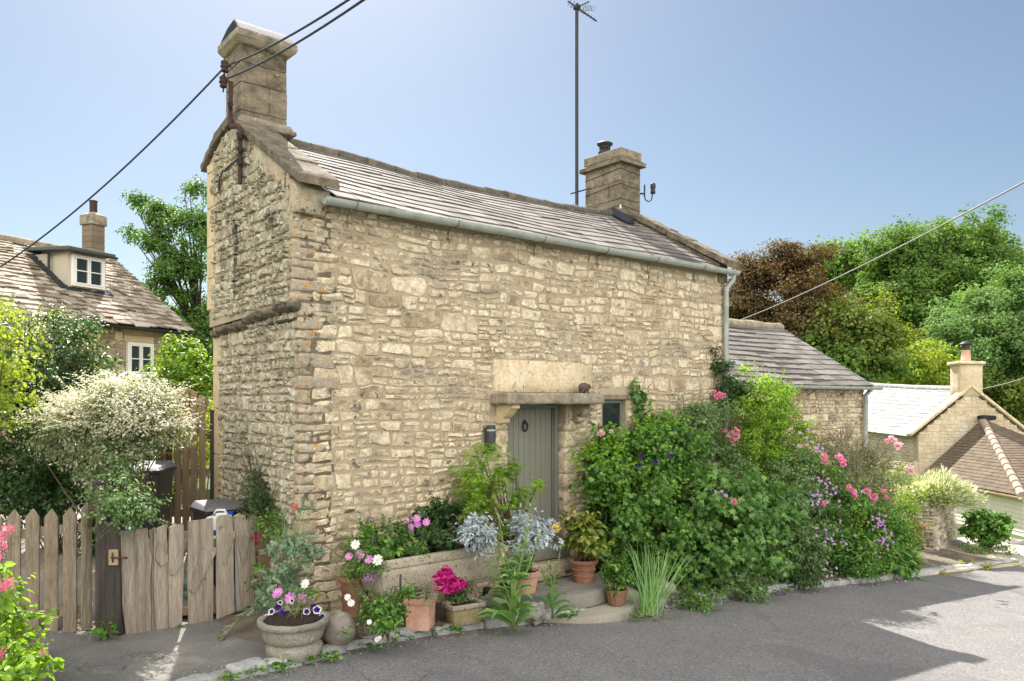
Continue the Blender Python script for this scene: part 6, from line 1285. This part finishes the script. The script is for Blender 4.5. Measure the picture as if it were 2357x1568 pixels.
shrub('edging_plant', 'low weeds around the foot of the laurel on the paving', 'plant', at(2250, 1275, 16.6), [B(2228, 1270, 16.9, 34, 8, .25, 26), B(2310, 1266, 16.9, 26, 8, .2, 18)], 'oval', .05, M['L_mid'], cr=.1, per=12, nst=5)
shrub('edging_plant', 'scattered yellow green weeds along the paving edge by the lane', 'plant', G(2240, 1312), [B(2160, 1318, G(2160, 1320).y, 26, 7, .12, 16), B(2250, 1308, G(2250, 1310).y, 40, 8, .12, 26), B(2325, 1297, G(2325, 1300).y, 22, 8, .12, 12)], 'oval', .05, M['L_yel'], cr=.07, per=10, nst=4)
shrub('potted_plant', 'sparse grey green plant in the small pot by the dry stone wall', 'plant', POT['far'][0], [B(2112, 1205, 15.6, 20, 20, .15, 24)], 'narrow', .07, M['L_sage'], cr=.1, per=12, nst=6, clip=False)
# --- roses and blooms
def blooms(root, lst, m, kind, Yf, r=.055, nm='flower'):
    for (px, py, k) in lst:
        p = at(px + R(-2, 2), py + R(-2, 2), Yf(px, py)); flower(nm, p, Vector((R(-.7, .5), -1, R(-.1, .9))), r * k * R(.8, 1.15), kind, M[m], root)
        if kind == 'rose' and random.random() < .6: flower(nm, at(px + R(-6, 6), py + R(-7, 7), Yf(px, py) + .03), Vector((R(-.7, .5), -1, R(-.1, .9))), r * k * R(.5, .8), kind, M[m], root)
def onW(t_off):    # distance at which a bearing meets a vertical plane parallel to the front wall, t_off out
    def f(px, py):
        a = (px - CX) / FOC; o = CN - V * t_off; k = (a * o.y - o.x) / (U.x - a * U.y); return (o + U * k).y
    return f
blooms(cl, [(1640, 903, 1.1), (1656, 907, 1.2), (1664, 913, 1.0), (1650, 914, 1.0), (1668, 990, .8), (1683, 1000, 1.2), (1697, 1003, 1.2), (1686, 1014, 1.1), (1698, 992, 1.0)], 'rosepink', 'rose', onW(.72), .052)
blooms(cl, [(1380, 998, 1.0), (1390, 1000, .9), (1409, 995, .7)], 'palepink', 'rose', onW(.85), .05)
blooms(pk, [(1897, 1050, 1.1), (1899, 1064, 1.2), (1932, 1055, 1.2), (1942, 1068, 1.2), (1938, 1060, 1), (1953, 1118, 1.1), (1962, 1130, 1.3), (1968, 1141, 1), (1998, 1130, 1.2), (2010, 1142, 1.2), (2012, 1154, .9), (2034, 1133, .9), (2038, 1146, 1.0), (1692, 1154, .9), (1898, 1160, 1.0), (2040, 1015, .8)], 'rosepink', 'rose', onW(1.55), .06)
blooms(pk, [(2054, 1013, 1.1), (2068, 1026, 1.3), (2086, 1078, .9), (2096, 1083, .9)], 'palepink', 'rose', onW(1.5), .07)
gm = shrub('geranium', 'drift of small lilac flowers through the rose bush', 'plant', W(9.9, -1.5, -3.0), [WB(9.8, -1.5, -2.45, .6, .25, .35, 60)], 'lobed', .06, M['L_mid'], cr=.1, per=12, axes=True, nst=8)
lv = LV(); 
for (px, py, n, sp) in ((1915, 1130, 11, 16), (1895, 1112, 8, 13), (1880, 1150, 9, 10), (2025, 1200, 20, 12), (2040, 1230, 14, 13), (2020, 1250, 10, 14), (1900, 1240, 8, 14), (1915, 1310, 7, 12), (1660, 1130, 4, 10), (1890, 1030, 5, 8), (1846, 990, 4, 12), (1960, 1200, 10, 30)):
    q = np.array([at(px + RNG.normal(0, sp), py + RNG.normal(0, sp), onW(1.75)(px, py))[:] for _ in range(n)]); k = len(q)
    for j in range(4): lv.add(q, np.tile([0, -1, .4], (k, 1)) + RNG.normal(size=(k, 3)) * .3, rdir(k), np.full(k, .026))
o = lv.build('blossom_or_lit_leaf', 'round', M['lilac'], gm); o['kind'] = 'stuff'
cq = [(1475, 1052), (1510, 1064), (1472, 1072), (1545, 1050), (1630, 1085)]
for px, py in cq: flower('flower', at(px, py, onW(1.05)(px, py)), (R(-.4, .4), -1, -.2), .035, 'trumpet', M['purple'], bpy.data.objects['hibiscus_shrub'], None)
# --- front garden
def mound(name, label, px, py, Y, rx, ry, rd, n, tm, sz, mt, cr=.07, per=14, sh=None, base=None, cat='plant', nst=8, sr=.004, lo=.4, **k):
    return shrub(name, label, cat, base or at(px, py + ry, Y), [B(px, py, Y, rx, ry, rd, n)], tm, sz, M[mt], cr=cr, per=per, nst=nst, sh=sh, stemr=sr, clip=False, lo=lo, **k)
mp = thing('japanese_maple', 'feathery light green Japanese maple in front of the door jamb', 'tree', W(2.55, -.50, -1.8)); lv = LV(); tops = []
for (px, py, rx, ry, n) in ((1120, 1050, 36, 24, 46), (1095, 1090, 44, 26, 56), (1165, 1080, 34, 18, 34), (1140, 1110, 46, 22, 46), (1075, 1135, 34, 24, 36), (1235, 1115, 22, 10, 14), (1215, 1135, 26, 12, 14), (1180, 1160, 36, 26, 34), (1125, 1170, 48, 34, 56), (1160, 1210, 40, 22, 30), (1085, 1180, 26, 26, 24), (1115, 1140, 50, 20, 34)):
    c, rad, _ = B(px, py, 9.25, rx, ry, .26, 0); cc = clumps(lv, c, rad, int(n * .62), 13, .085, .062, None, .1, flat=1.2, droop=.3); tops += [cc[i] for i in RNG.integers(0, len(cc), 3)]
lv.keep(outside_wall); tw = MB(); stems(tw, W(2.55, -.50, -1.8), tops, .013, spread=.03); obj('trunk', tw, M['twig'], mp); lv.build('foliage', 'palm', M['L_maple'], mp)
mound('mint_plant', 'bushy dark green pointed leaved plant in the right half of the trough', 1022, 1215, 8.6, 52, 46, .2, 120, 'oval', .062, 'L_dark', sh=(26, .2, 13, .062, (.8, 1.6), (0, 0, .02)), base=W(1.7, -.53, -1.72))
mound('peony_plant', 'dark leafy plant in the left end of the trough behind the cosmos', 880, 1248, 8.25, 64, 30, .2, 80, 'oval', .062, 'L_mid', sh=(24, .2, 11, .06, (.5, 1.5), (0, 0, .0)), base=W(.9, -.53, -1.72))
mound('cosmos', 'fine leaved cosmos in the trough with a group of pink flowers above', 950, 1250, 8.4, 36, 34, .14, 50, 'narrow', .045, 'L_mid', per=24, sh=(20, .2, 20, .04, (.8, 1.5), (0, 0, .0)), base=W(1.2, -.53, -1.72))
cs = bpy.data.objects['cosmos']
for (px, py, k) in ((936, 1198, .8), (959, 1194, 1.0), (981, 1202, 1.0), (961, 1207, .9), (946, 1212, .8), (946, 1222, .7), (858, 1236, 1.0), (884, 1243, .8)):
    p = at(px, py, 8.3); flower('flower', p, (R(-.5, .2), -1, R(-.1, .6)), .047 * k, 'daisy', M['cosmos'], cs)
c2 = mound('cosmos', 'cosmos with white and pink flowers growing in the tall terracotta pot', 822, 1300, 7.95, 38, 28, .14, 60, 'narrow', .045, 'L_mid', per=26, sh=(26, .22, 22, .04, (.8, 1.6), (0, 0, .0)), base=POT['tall'][0] + Vector((0, 0, .4)))
for (px, py, k, mt) in ((818, 1254, 1.1, 'white_petal'), (869, 1289, 1.2, 'white_petal'), (829, 1276, 1.0, 'cosmos'), (803, 1281, .85, 'cosmos'), (848, 1288, .95, 'cosmos')): flower('flower', at(px, py, 7.8), (R(-.3, .3), -1, R(.1, .5)), .05 * k, 'daisy', M[mt], c2)
lv3 = mound('lavender', 'small lavender sprigs drooping over the tall terracotta pot rim', 848, 1328, 7.75, 14, 9, .06, 7, 'narrow', .03, 'lilac', per=14, base=POT['tall'][0] + Vector((0, 0, .41)))
c3 = mound('cosmos', 'feathery pink and white cosmos rising out of the stone bowl', 700, 1400, 7.35, 14, 42, .06, 26, 'narrow', .04, 'L_mid', per=22, base=POT['bowl'][0] + Vector((0, 0, .34)))
tw = MB()
for (px, py, k, mt) in ((637, 1366, .9, 'cosmos'), (668, 1377, 1.1, 'cosmos'), (641, 1363, .8, 'cosmos'), (695, 1378, 1.0, 'cosmos'), (702, 1344, .9, 'white_petal')):
    p = at(px, py, 7.3); flower('flower', p, (R(-.3, .3), -1, R(.2, .7)), .055 * k, 'daisy', M[mt], c3); tw.tube([POT['bowl'][0] + Vector((0, 0, .34)), p.lerp(POT['bowl'][0] + Vector((0, 0, .34)), .4) + Vector((.01, 0, 0)), p], .003, 4)
obj('stem', tw, M['stem'], c3)
pt = thing('petunias', 'dark purple and white edged petunias trailing around the stone bowl', 'plant', POT['bowl'][0] + Vector((0, 0, .35))); lv = LV()
for (px, py, rx, ry, n) in ((640, 1425, 26, 22, 26), (715, 1425, 28, 20, 26), (690, 1450, 24, 14, 14)): c, rad, _ = B(px, py, 7.45, rx, ry, .14, 0); clumps(lv, c, rad, n, 14, .05, .035, None, .3)
lv.build('foliage', 'oval', M['L_mid'], pt)
for (px, py, k, w) in ((614, 1421, .9, 1), (625, 1408, 1, 1), (640, 1398, .9, 0), (648, 1412, 1, 0), (635, 1434, .8, 1), (606, 1437, 1.2, 1), (650, 1440, .9, 1), (645, 1387, .7, 1), (672, 1383, .7, 1), (706, 1408, 1.1, 1), (730, 1404, 1.25, 1), (742, 1418, .9, 1), (722, 1398, 1, 0)):
    flower('flower', at(px, py, 7.22), (R(-.5, .5), -1, R(.0, .7)), .036 * k, 'trumpet', M['white_petal' if w else 'purple'], pt, 'purple')
sqr = mound('potted_plant', 'thin grassy seedlings in the square pink planter', 985, 1362, 7.6, 14, 14, .06, 14, 'strap', .10, 'L_sage', cr=.05, per=10, base=POT['square'][0] + Vector((.05, 0, .32)))
mound('potted_plant', 'small leafy green plant on the left side of the square pink planter', 938, 1360, 7.65, 18, 12, .06, 16, 'oval', .04, 'L_mid', cr=.05, per=10, base=POT['square'][0] + Vector((-.07, 0, .32)))
tw = MB(); tw.tube([at(921, 1368, 7.75), at(922, 1322, 7.8)], .012, 6); tag(obj('stake', tw, M['wood_dark'], None), 'short black stake behind the square pink planter', 'stake')
mg = thing('magenta_flowers', 'vivid magenta bougainvillea bracts in the small ochre planter', 'plant', POT['ochre'][0] + Vector((0, 0, .22))); lv = LV(); c, rad, _ = B(1040, 1362, 7.95, 28, 20, .1, 0); clumps(lv, c, rad, 26, 12, .05, .045, None, .3); lv.build('foliage', 'oval', M['L_dark'], mg)
lv = LV()
for (px, py, rx, ry, n) in ((1035, 1335, 24, 22, 44), (1018, 1352, 20, 14, 22), (1055, 1348, 22, 14, 26), (1030, 1325, 10, 10, 12)): c, rad, _ = B(px, py, 7.85, rx, ry, .10, 0); clumps(lv, c, rad, n, 9, .032, .038, None, .4)
o = lv.build('blossom_or_lit_leaf', 'round', M['magenta'], mg); o['kind'] = 'stuff'
# dusty miller
for (nm, lb, px, py, Y, rx, ry, n, b) in (('dusty_miller', 'silvery dusty miller spilling over the right end of the trough', 1100, 1232, 8.4, 32, 34, 70, W(1.95, -.55, -1.7)), ('dusty_miller', 'larger silvery dusty miller in the pale pot, one stem with yellow flowers', 1222, 1230, 8.95, 46, 50, 110, POT['pale'][0] + Vector((0, 0, .4)))):
    r = shrub(nm, lb, 'plant', b, [B(px, py, Y, rx, ry, .16, n)], 'feather', .058, M['L_silver'], cr=.07, per=14, nst=14, lo=.25, stemr=.006, clip=False, droop=.5, sh=(26, .17, 12, .055, (-.3, 1.2), (0, 0, -.12)))
tw = MB(); tw.tube([at(1235, 1262, 8.95), at(1262, 1235, 8.9), at(1276, 1218, 8.85)], .006, 5); obj('flower_stem', tw, M['L_silver'], r)
for (px, py, k) in ((1281, 1211, 1.1), (1272, 1212, .8), (1287, 1218, .8), (1283, 1222, .6)): flower('flower', at(px, py, 8.8), (0, -1, .6), .04 * k, 'truss', M['yellow'], r)
# teasels
def teasel(label, base, H_, heads, leaves, L_=.40):
    root = thing('teasel', label, 'plant', base, 'teasels by the kerb'); base = Vector(base); lv = LV(); tw = MB(); n = leaves
    a = RNG.random(n) * 6.283; h = RNG.random(n) ** 1.6 * H_ * .35; el = .15 + RNG.random(n) * .7 + h / H_
    F = np.stack([np.cos(a), np.sin(a), el], 1); lv.add(np.array(base[:]) + np.stack([np.cos(a) * .02, np.sin(a) * .02, h + .04], 1), np.stack([-np.cos(a) * .5, -np.sin(a) * .5, np.ones(n)], 1) + RNG.normal(size=(n, 3)) * .15, F, L_ * (1.15 - h / H_ * 1.6) * (.8 + .4 * RNG.random(n)))
    for (px, py) in heads:
        tp = at(px, py, base.y + R(-.12, .12)); kk = min(1, abs(tp.x - base.x) / .35); fk = base + Vector((0, 0, H_ * (.5 - .28 * kk) * R(.8, 1.1))) + Vector(((tp.x - base.x) * .12, 0, 0)); pts = [base, fk, fk.lerp(tp, .5) + Vector(((tp.x - base.x) * .08, 0, 0)), tp]
        tw.tube(pts, .012, 5, .005)
        for k in (.05, .28, .5, .72):
            q = fk.lerp(tp, k); e = np.array([[1, .2, .9], [-1, -.1, .9]]) + RNG.normal(size=(2, 3)) * .3; lv.add(np.tile(q[:], (2, 1)), np.array([[-.5, -.3, 1], [.5, -.3, 1]]), e, np.full(2, L_ * (.55 - .42 * k)))
        mb = MB().ball(tp + Vector((0, 0, .02)), .016, .016, .03, sub=2); o = obj('seed_head', mb, M['L_teasel'], root, smooth=True); sp = MB()
        for k in range(7):
            b_ = k * .9; d = Vector((math.cos(b_), math.sin(b_), 0)); sp.tube([tp, tp + d * .035 + Vector((0, 0, .0)), tp + d * .05 + Vector((0, 0, R(.05, .09)))], .002, 3)
        obj('bract', sp, M['stem'], o)
    obj('stem', tw, M['stem'], root, smooth=True); lv.build('leaves', 'blade', M['L_teasel'], root)
b = vg(1182, 1452); b = G(1182, 1452, .06)
teasel('tall branching teasel with long ribbed leaves growing at the kerb left of the steps', b, 1.45, [(1220, 1168), (1148, 1194), (1122, 1224), (1140, 1232), (1215, 1222), (1108, 1264), (1238, 1240), (1156, 1288), (1190, 1285), (1220, 1290), (1200, 1262), (1166, 1310), (1185, 1325), (1212, 1252)], 30, .36)
b = G(1272, 1425, .08); teasel('shorter teasel with jagged leaves beside the pitted rock', b, 1.0, [(1290, 1264), (1248, 1318), (1262, 1300)], 18, .24)
# aucuba and small pots
mound('aucuba', 'yellow speckled aucuba bush in the ringed pot on the step', 1345, 1236, 10.1, 40, 36, .2, 70, 'oval', .105, 'L_aucuba', per=10, sh=(14, .22, 12, .10, (.6, 1.6), (0, 0, .02)), base=POT['aucuba'][0] + Vector((0, 0, .27)), cat='shrub', sr=.008)
mound('potted_plant', 'green leafy plant in the small ribbed pot', 1418, 1318, 9.65, 28, 34, .13, 50, 'oval', .05, 'L_mid', sh=(10, .2, 9, .06, (.6, 1.6), (0, 0, .02)), base=POT['ribbed'][0] + Vector((0, 0, .19)))
# poppies by the gate
pp_ = thing('poppy_plants', 'tall grey green poppies with round seed heads at the cottage corner', 'plant', vg(665, 1405)); lv = LV(); tw = MB()
for (px, py, rx, ry, n) in ((655, 1275, 26, 60, 44), (640, 1345, 38, 44, 60), (695, 1320, 20, 56, 26), (618, 1378, 26, 26, 20), (700, 1240, 18, 26, 10)): c, rad, _ = B(px, py, 7.75, rx, ry, .14, 0); clumps(lv, c, rad, int(n * .7), 6, .08, .075, None, .1, flat=.2, droop=-.1)
lv.build('foliage', 'feather', M['L_poppy'], pp_)
for (px, py) in ((698, 1152), (697, 1163), (718, 1158), (703, 1170), (719, 1170), (650, 1178), (655, 1185), (730, 1268), (745, 1272), (739, 1278), (708, 1283), (688, 1176)):
    p = at(px, py, 7.8); bz = at(675 + R(-15, 15), 1330, 7.8); tw.tube([bz, bz.lerp(p, .55) + Vector((-.02, 0, .03)), p], .0035, 4); m = MB(); m.lathe(p, [(.004, -.02), (.018, -.008), (.02, .006), (.012, .018), (.018, .021), (.016, .026)], 10); obj('seed_head', m, M['L_poppy'], pp_, smooth=True)
p = at(677, 1167, 7.75); tw.tube([at(668, 1300, 7.78), at(672, 1230, 7.78), p], .0035, 4); flower('flower', p, (0, -1, .5), .05, 'truss', M['coral'], pp_); obj('stem', tw, M['stem'], pp_)
rs2 = mound('rambling_rose', 'small leafy rose over the gate top with one crimson bloom', 618, 1200, 8.35, 30, 22, .1, 30, 'oval', .045, 'L_mid', per=8, sh=(12, .3, 9, .045, (.0, .8), (0, 0, -.1)), base=at(640, 1380, 8.3), cat='rose')
flower('flower', at(591, 1238, 8.05), (-.3, -1, .2), .04, 'rose', M['magenta'], rs2); flower('flower', at(676, 1168, 8.3), (0, -1, .2), .02, 'rose', M['coral'], rs2)
mound('edging_plant', 'few heart shaped leaves on thin stems against the gate boards', 588, 1320, 8.0, 22, 40, .04, 9, 'round', .06, 'L_mid', per=2, base=at(600, 1400, 8.0), cr=.06)
# mint and rosemary at the foot
mound('mint_plant', 'fresh green mint clump at the kerb beside the square pink planter', 880, 1424, 7.45, 34, 40, .14, 80, 'oval', .040, 'L_mid', per=14, sh=(14, .18, 13, .042, (.6, 1.6), (0, 0, .0)), base=vg(872, 1462))
mound('rosemary', 'thin needle leaved rosemary between the boulder and the mint', 836, 1405, 7.55, 10, 36, .05, 12, 'narrow', .03, 'L_grey', per=24, sh=(9, .28, 50, .028, (.9, 1.8), (0, 0, .0)), base=vg(836, 1452))
dz = mound('daisies', 'white daisies on thin stems above the boulder', 800, 1452, 7.35, 12, 10, .05, 6, 'oval', .03, 'L_mid', per=5, base=vg(815, 1465)); 
for (px, py, k) in ((800, 1375, 1.0), (808, 1388, 1.1), (850, 1432, .8), (868, 1472, .8), (874, 1468, .6)): flower('flower', at(px, py, 7.3), (R(-.3, .3), -1, .5), .035 * k, 'daisy', M['white_petal'], dz)
# fallen leaning stalk by the gate
tw = MB(); lv = LV(); q = [G(505, 1478, .06), at(545, 1430, 7.75), at(588, 1392, 8.0), at(615, 1398, 8.1)]; tw.tube(q, .010, 5); r = thing('fallen_stalk', 'pale fallen flower stalk lying on the tarmac by the gate', 'plant', q[0])
P = np.array([q[0].lerp(q[1], k)[:] for k in np.linspace(0, 1, 16)] + [q[1].lerp(q[2], k)[:] for k in np.linspace(0, .6, 8)]); lv.add(P, rdir(24) * .4 + np.array([0, 0, 1]), rdir(24) + np.array([-.8, -.5, -.2]), np.full(24, .10)); obj('stem', tw, M['L_sage'], r); lv.build('leaves', 'narrow', M['L_sage'], r)
mound('weed', 'small pointed leaved weed at the foot of the black gate post', 243, 1450, 7.22, 16, 18, .07, 9, 'oval', .075, 'L_mid', per=4, base=G(240, 1475, .06), cr=.05)
# valerian lower left
vl = shrub('valerian', 'red valerian with pink flower heads at the lower left corner', 'plant', G(-10, 1590), [B(-20, 1450, 6.0, 40, 120, .2, 60), B(15, 1500, 5.8, 34, 55, .2, 46), B(45, 1540, 5.7, 30, 32, .15, 30)], 'oval', .075, M['L_bright'], cr=.09, per=10, nst=16, clip=False, sh=(16, .3, 10, .07, (.0, 1.0), (0, 0, -.05)), stemr=.005)
for (px, py, k) in ((14, 1222, 1.2), (2, 1235, 1.1), (24, 1218, .8), (8, 1258, .9), (0, 1280, .8), (14, 1344, 1.3), (2, 1350, 1.1), (22, 1338, .9), (2, 1512, .9), (100, 1503, .7), (6, 1500, .8)): flower('flower', at(px, py, 5.7), (0, -1, .6), .045 * k, 'truss', M['valpink'], vl)
tw = MB(); tw.tube([at(60, 1568, 5.8), at(85, 1530, 5.75), at(99, 1506, 5.7)], .003, 4); tw.tube([at(0, 1400, 5.8), at(8, 1300, 5.75), at(12, 1226, 5.7)], .003, 4); tw.tube([at(-5, 1500, 5.8), at(6, 1400, 5.75), at(12, 1346, 5.7)], .003, 4); obj('flower_stem', tw, M['stem'], vl)
mound('euphorbia', 'yellow green tiny leaved plant at the lower left by the pickets', 55, 1475, 6.6, 26, 34, .1, 34, 'oval', .03, 'L_yel', per=14, base=G(60, 1530), cr=.05)
# weeds by the kerb, petals and litter
wl_ = LV()
for (px, py, n) in ((520, 1560, 5), (640, 1535, 10), (700, 1518, 12), (760, 1512, 8), (980, 1455, 6), (1040, 1450, 8), (1310, 1420, 10), (1330, 1412, 6), (1465, 1408, 6), (1470, 1420, 4), (590, 1545, 6), (850, 1490, 5), (930, 1470, 4), (1560, 1392, 8), (1800, 1360, 6), (390, 1450, 3)):
    p = G(px, py, .06); c = np.array(p[:]); 
    for _ in range(n):
        k = 9; q = c + np.array([R(-.12, .12), R(-.05, .05), .01]); wl_.add(np.tile(q, (k, 1)) + RNG.normal(size=(k, 3)) * [.02, .02, .008], rdir(k) * .6 + [0, 0, 1], rdir(k) * [1, 1, .3] + [0, 0, .5], .045 * (.6 + .7 * RNG.random(k)))
o = wl_.build('small_weeds', 'oval', M['L_mid'], None); o['kind'] = 'stuff'; o['label'] = 'scattered little weeds rooted along the kerb line'
pl = LV(); n = 150; pxs = RNG.uniform(1380, 2120, n); q = []
for x in pxs:
    i = np.interp(x, [k[0] for k in KP], [k[1] for k in KP]); g_ = G(x, i + abs(RNG.normal(0, 5)) + 3); q.append((g_.x, g_.y, g_.z + .012))
q = np.array(q); pl.add(q, np.tile([0, 0, 1.0], (n, 1)) + RNG.normal(size=(n, 3)) * .25, rdir(n) * [1, 1, .1], .035 * (.6 + .7 * RNG.random(n)))
o = pl.build('fallen_petals', 'round', M['lilac'], None); o['kind'] = 'stuff'; o['label'] = 'pink petals fallen along the lane edge'
gr = MB()
for _ in range(1000):
    x = R(330, 2100); i = float(np.interp(x, [k[0] for k in KP], [k[1] for k in KP])); p = G(x, i - R(-14, 34), .0)
    if kline(p.x, p.y) > .12: p.z = vz(p.x, p.y)
    if x < 560 and kline(p.x, p.y) > 0: p.z = apz(p.x, p.y)
    s_ = R(.004, .013); gr.ball(p + Vector((0, 0, s_ * .4)), s_, s_ * R(.6, 1), s_ * .6, sub=1, amp=.5, seed=_)
o = obj('loose_gravel', gr, M['slab'], None); o['kind'] = 'stuff'; o['label'] = 'loose grit and small stones along the kerb'
# ================================================================ LIGHT, SKY, CAMERA
SD = Vector((-.20, .638, .743)).normalized()
EL = math.asin(SD.z); AZ = math.atan2(SD.x, SD.y)
sun = bpy.data.lights.new('sun', 'SUN'); sun.energy = 4.8; sun.angle = math.radians(.53); sun.color = (1.0, .945, .86)
so = bpy.data.objects.new('sun', sun); COL.objects.link(so); so.rotation_euler = (-SD).to_track_quat('-Z', 'Y').to_euler(); so.location = (0, 0, 30)
w = bpy.data.worlds.new('World'); SC.world = w; w.use_nodes = True; nt = w.node_tree; nt.nodes.clear()
sk = nt.nodes.new('ShaderNodeTexSky'); sk.sky_type = 'NISHITA'; sk.sun_disc = False; sk.sun_elevation = EL; sk.sun_rotation = AZ; sk.air_density = 1.0; sk.dust_density = 1.05; sk.ozone_density = .9; sk.altitude = 100
bg = nt.nodes.new('ShaderNodeBackground'); bg.inputs[1].default_value = .05; ow = nt.nodes.new('ShaderNodeOutputWorld')
# cloud-like fill added to the unseen sky behind the viewer, brightens shaded walls
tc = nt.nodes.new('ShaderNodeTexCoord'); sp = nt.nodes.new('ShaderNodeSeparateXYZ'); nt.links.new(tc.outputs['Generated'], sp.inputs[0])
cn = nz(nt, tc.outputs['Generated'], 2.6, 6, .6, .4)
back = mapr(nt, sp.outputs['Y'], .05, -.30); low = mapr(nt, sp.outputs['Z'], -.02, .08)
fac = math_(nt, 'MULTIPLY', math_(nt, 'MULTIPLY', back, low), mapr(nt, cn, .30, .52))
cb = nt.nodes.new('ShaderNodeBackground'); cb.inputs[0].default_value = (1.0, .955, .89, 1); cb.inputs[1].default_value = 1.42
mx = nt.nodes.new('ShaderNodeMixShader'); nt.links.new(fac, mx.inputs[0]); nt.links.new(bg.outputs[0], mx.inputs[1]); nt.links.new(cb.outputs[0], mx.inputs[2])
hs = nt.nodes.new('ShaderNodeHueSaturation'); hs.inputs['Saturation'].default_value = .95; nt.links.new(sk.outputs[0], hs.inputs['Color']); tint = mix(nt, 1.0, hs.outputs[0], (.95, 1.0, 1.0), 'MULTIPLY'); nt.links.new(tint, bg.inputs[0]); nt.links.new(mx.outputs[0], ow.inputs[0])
cam = bpy.data.cameras.new('camera'); co = bpy.data.objects.new('camera', cam); COL.objects.link(co); SC.camera = co
cam.sensor_width = 36; cam.lens = 36 * FOC / 2357; cam.shift_y = (CY - 784) / 2357; cam.shift_x = 0; cam.clip_end = 2000; cam.clip_start = .05
co.location = (0, 0, 0); co.rotation_euler = (math.pi / 2, 0, 0)
SC.view_settings.view_transform = 'Standard'; SC.view_settings.look = 'None'; SC.view_settings.gamma = 1; SC.view_settings.exposure = 1.22
SC.cycles.max_bounces = 8; SC.cycles.transparent_max_bounces = 8; SC.cycles.use_denoising = True
SC.cycles.caustics_reflective = False; SC.cycles.caustics_refractive = False
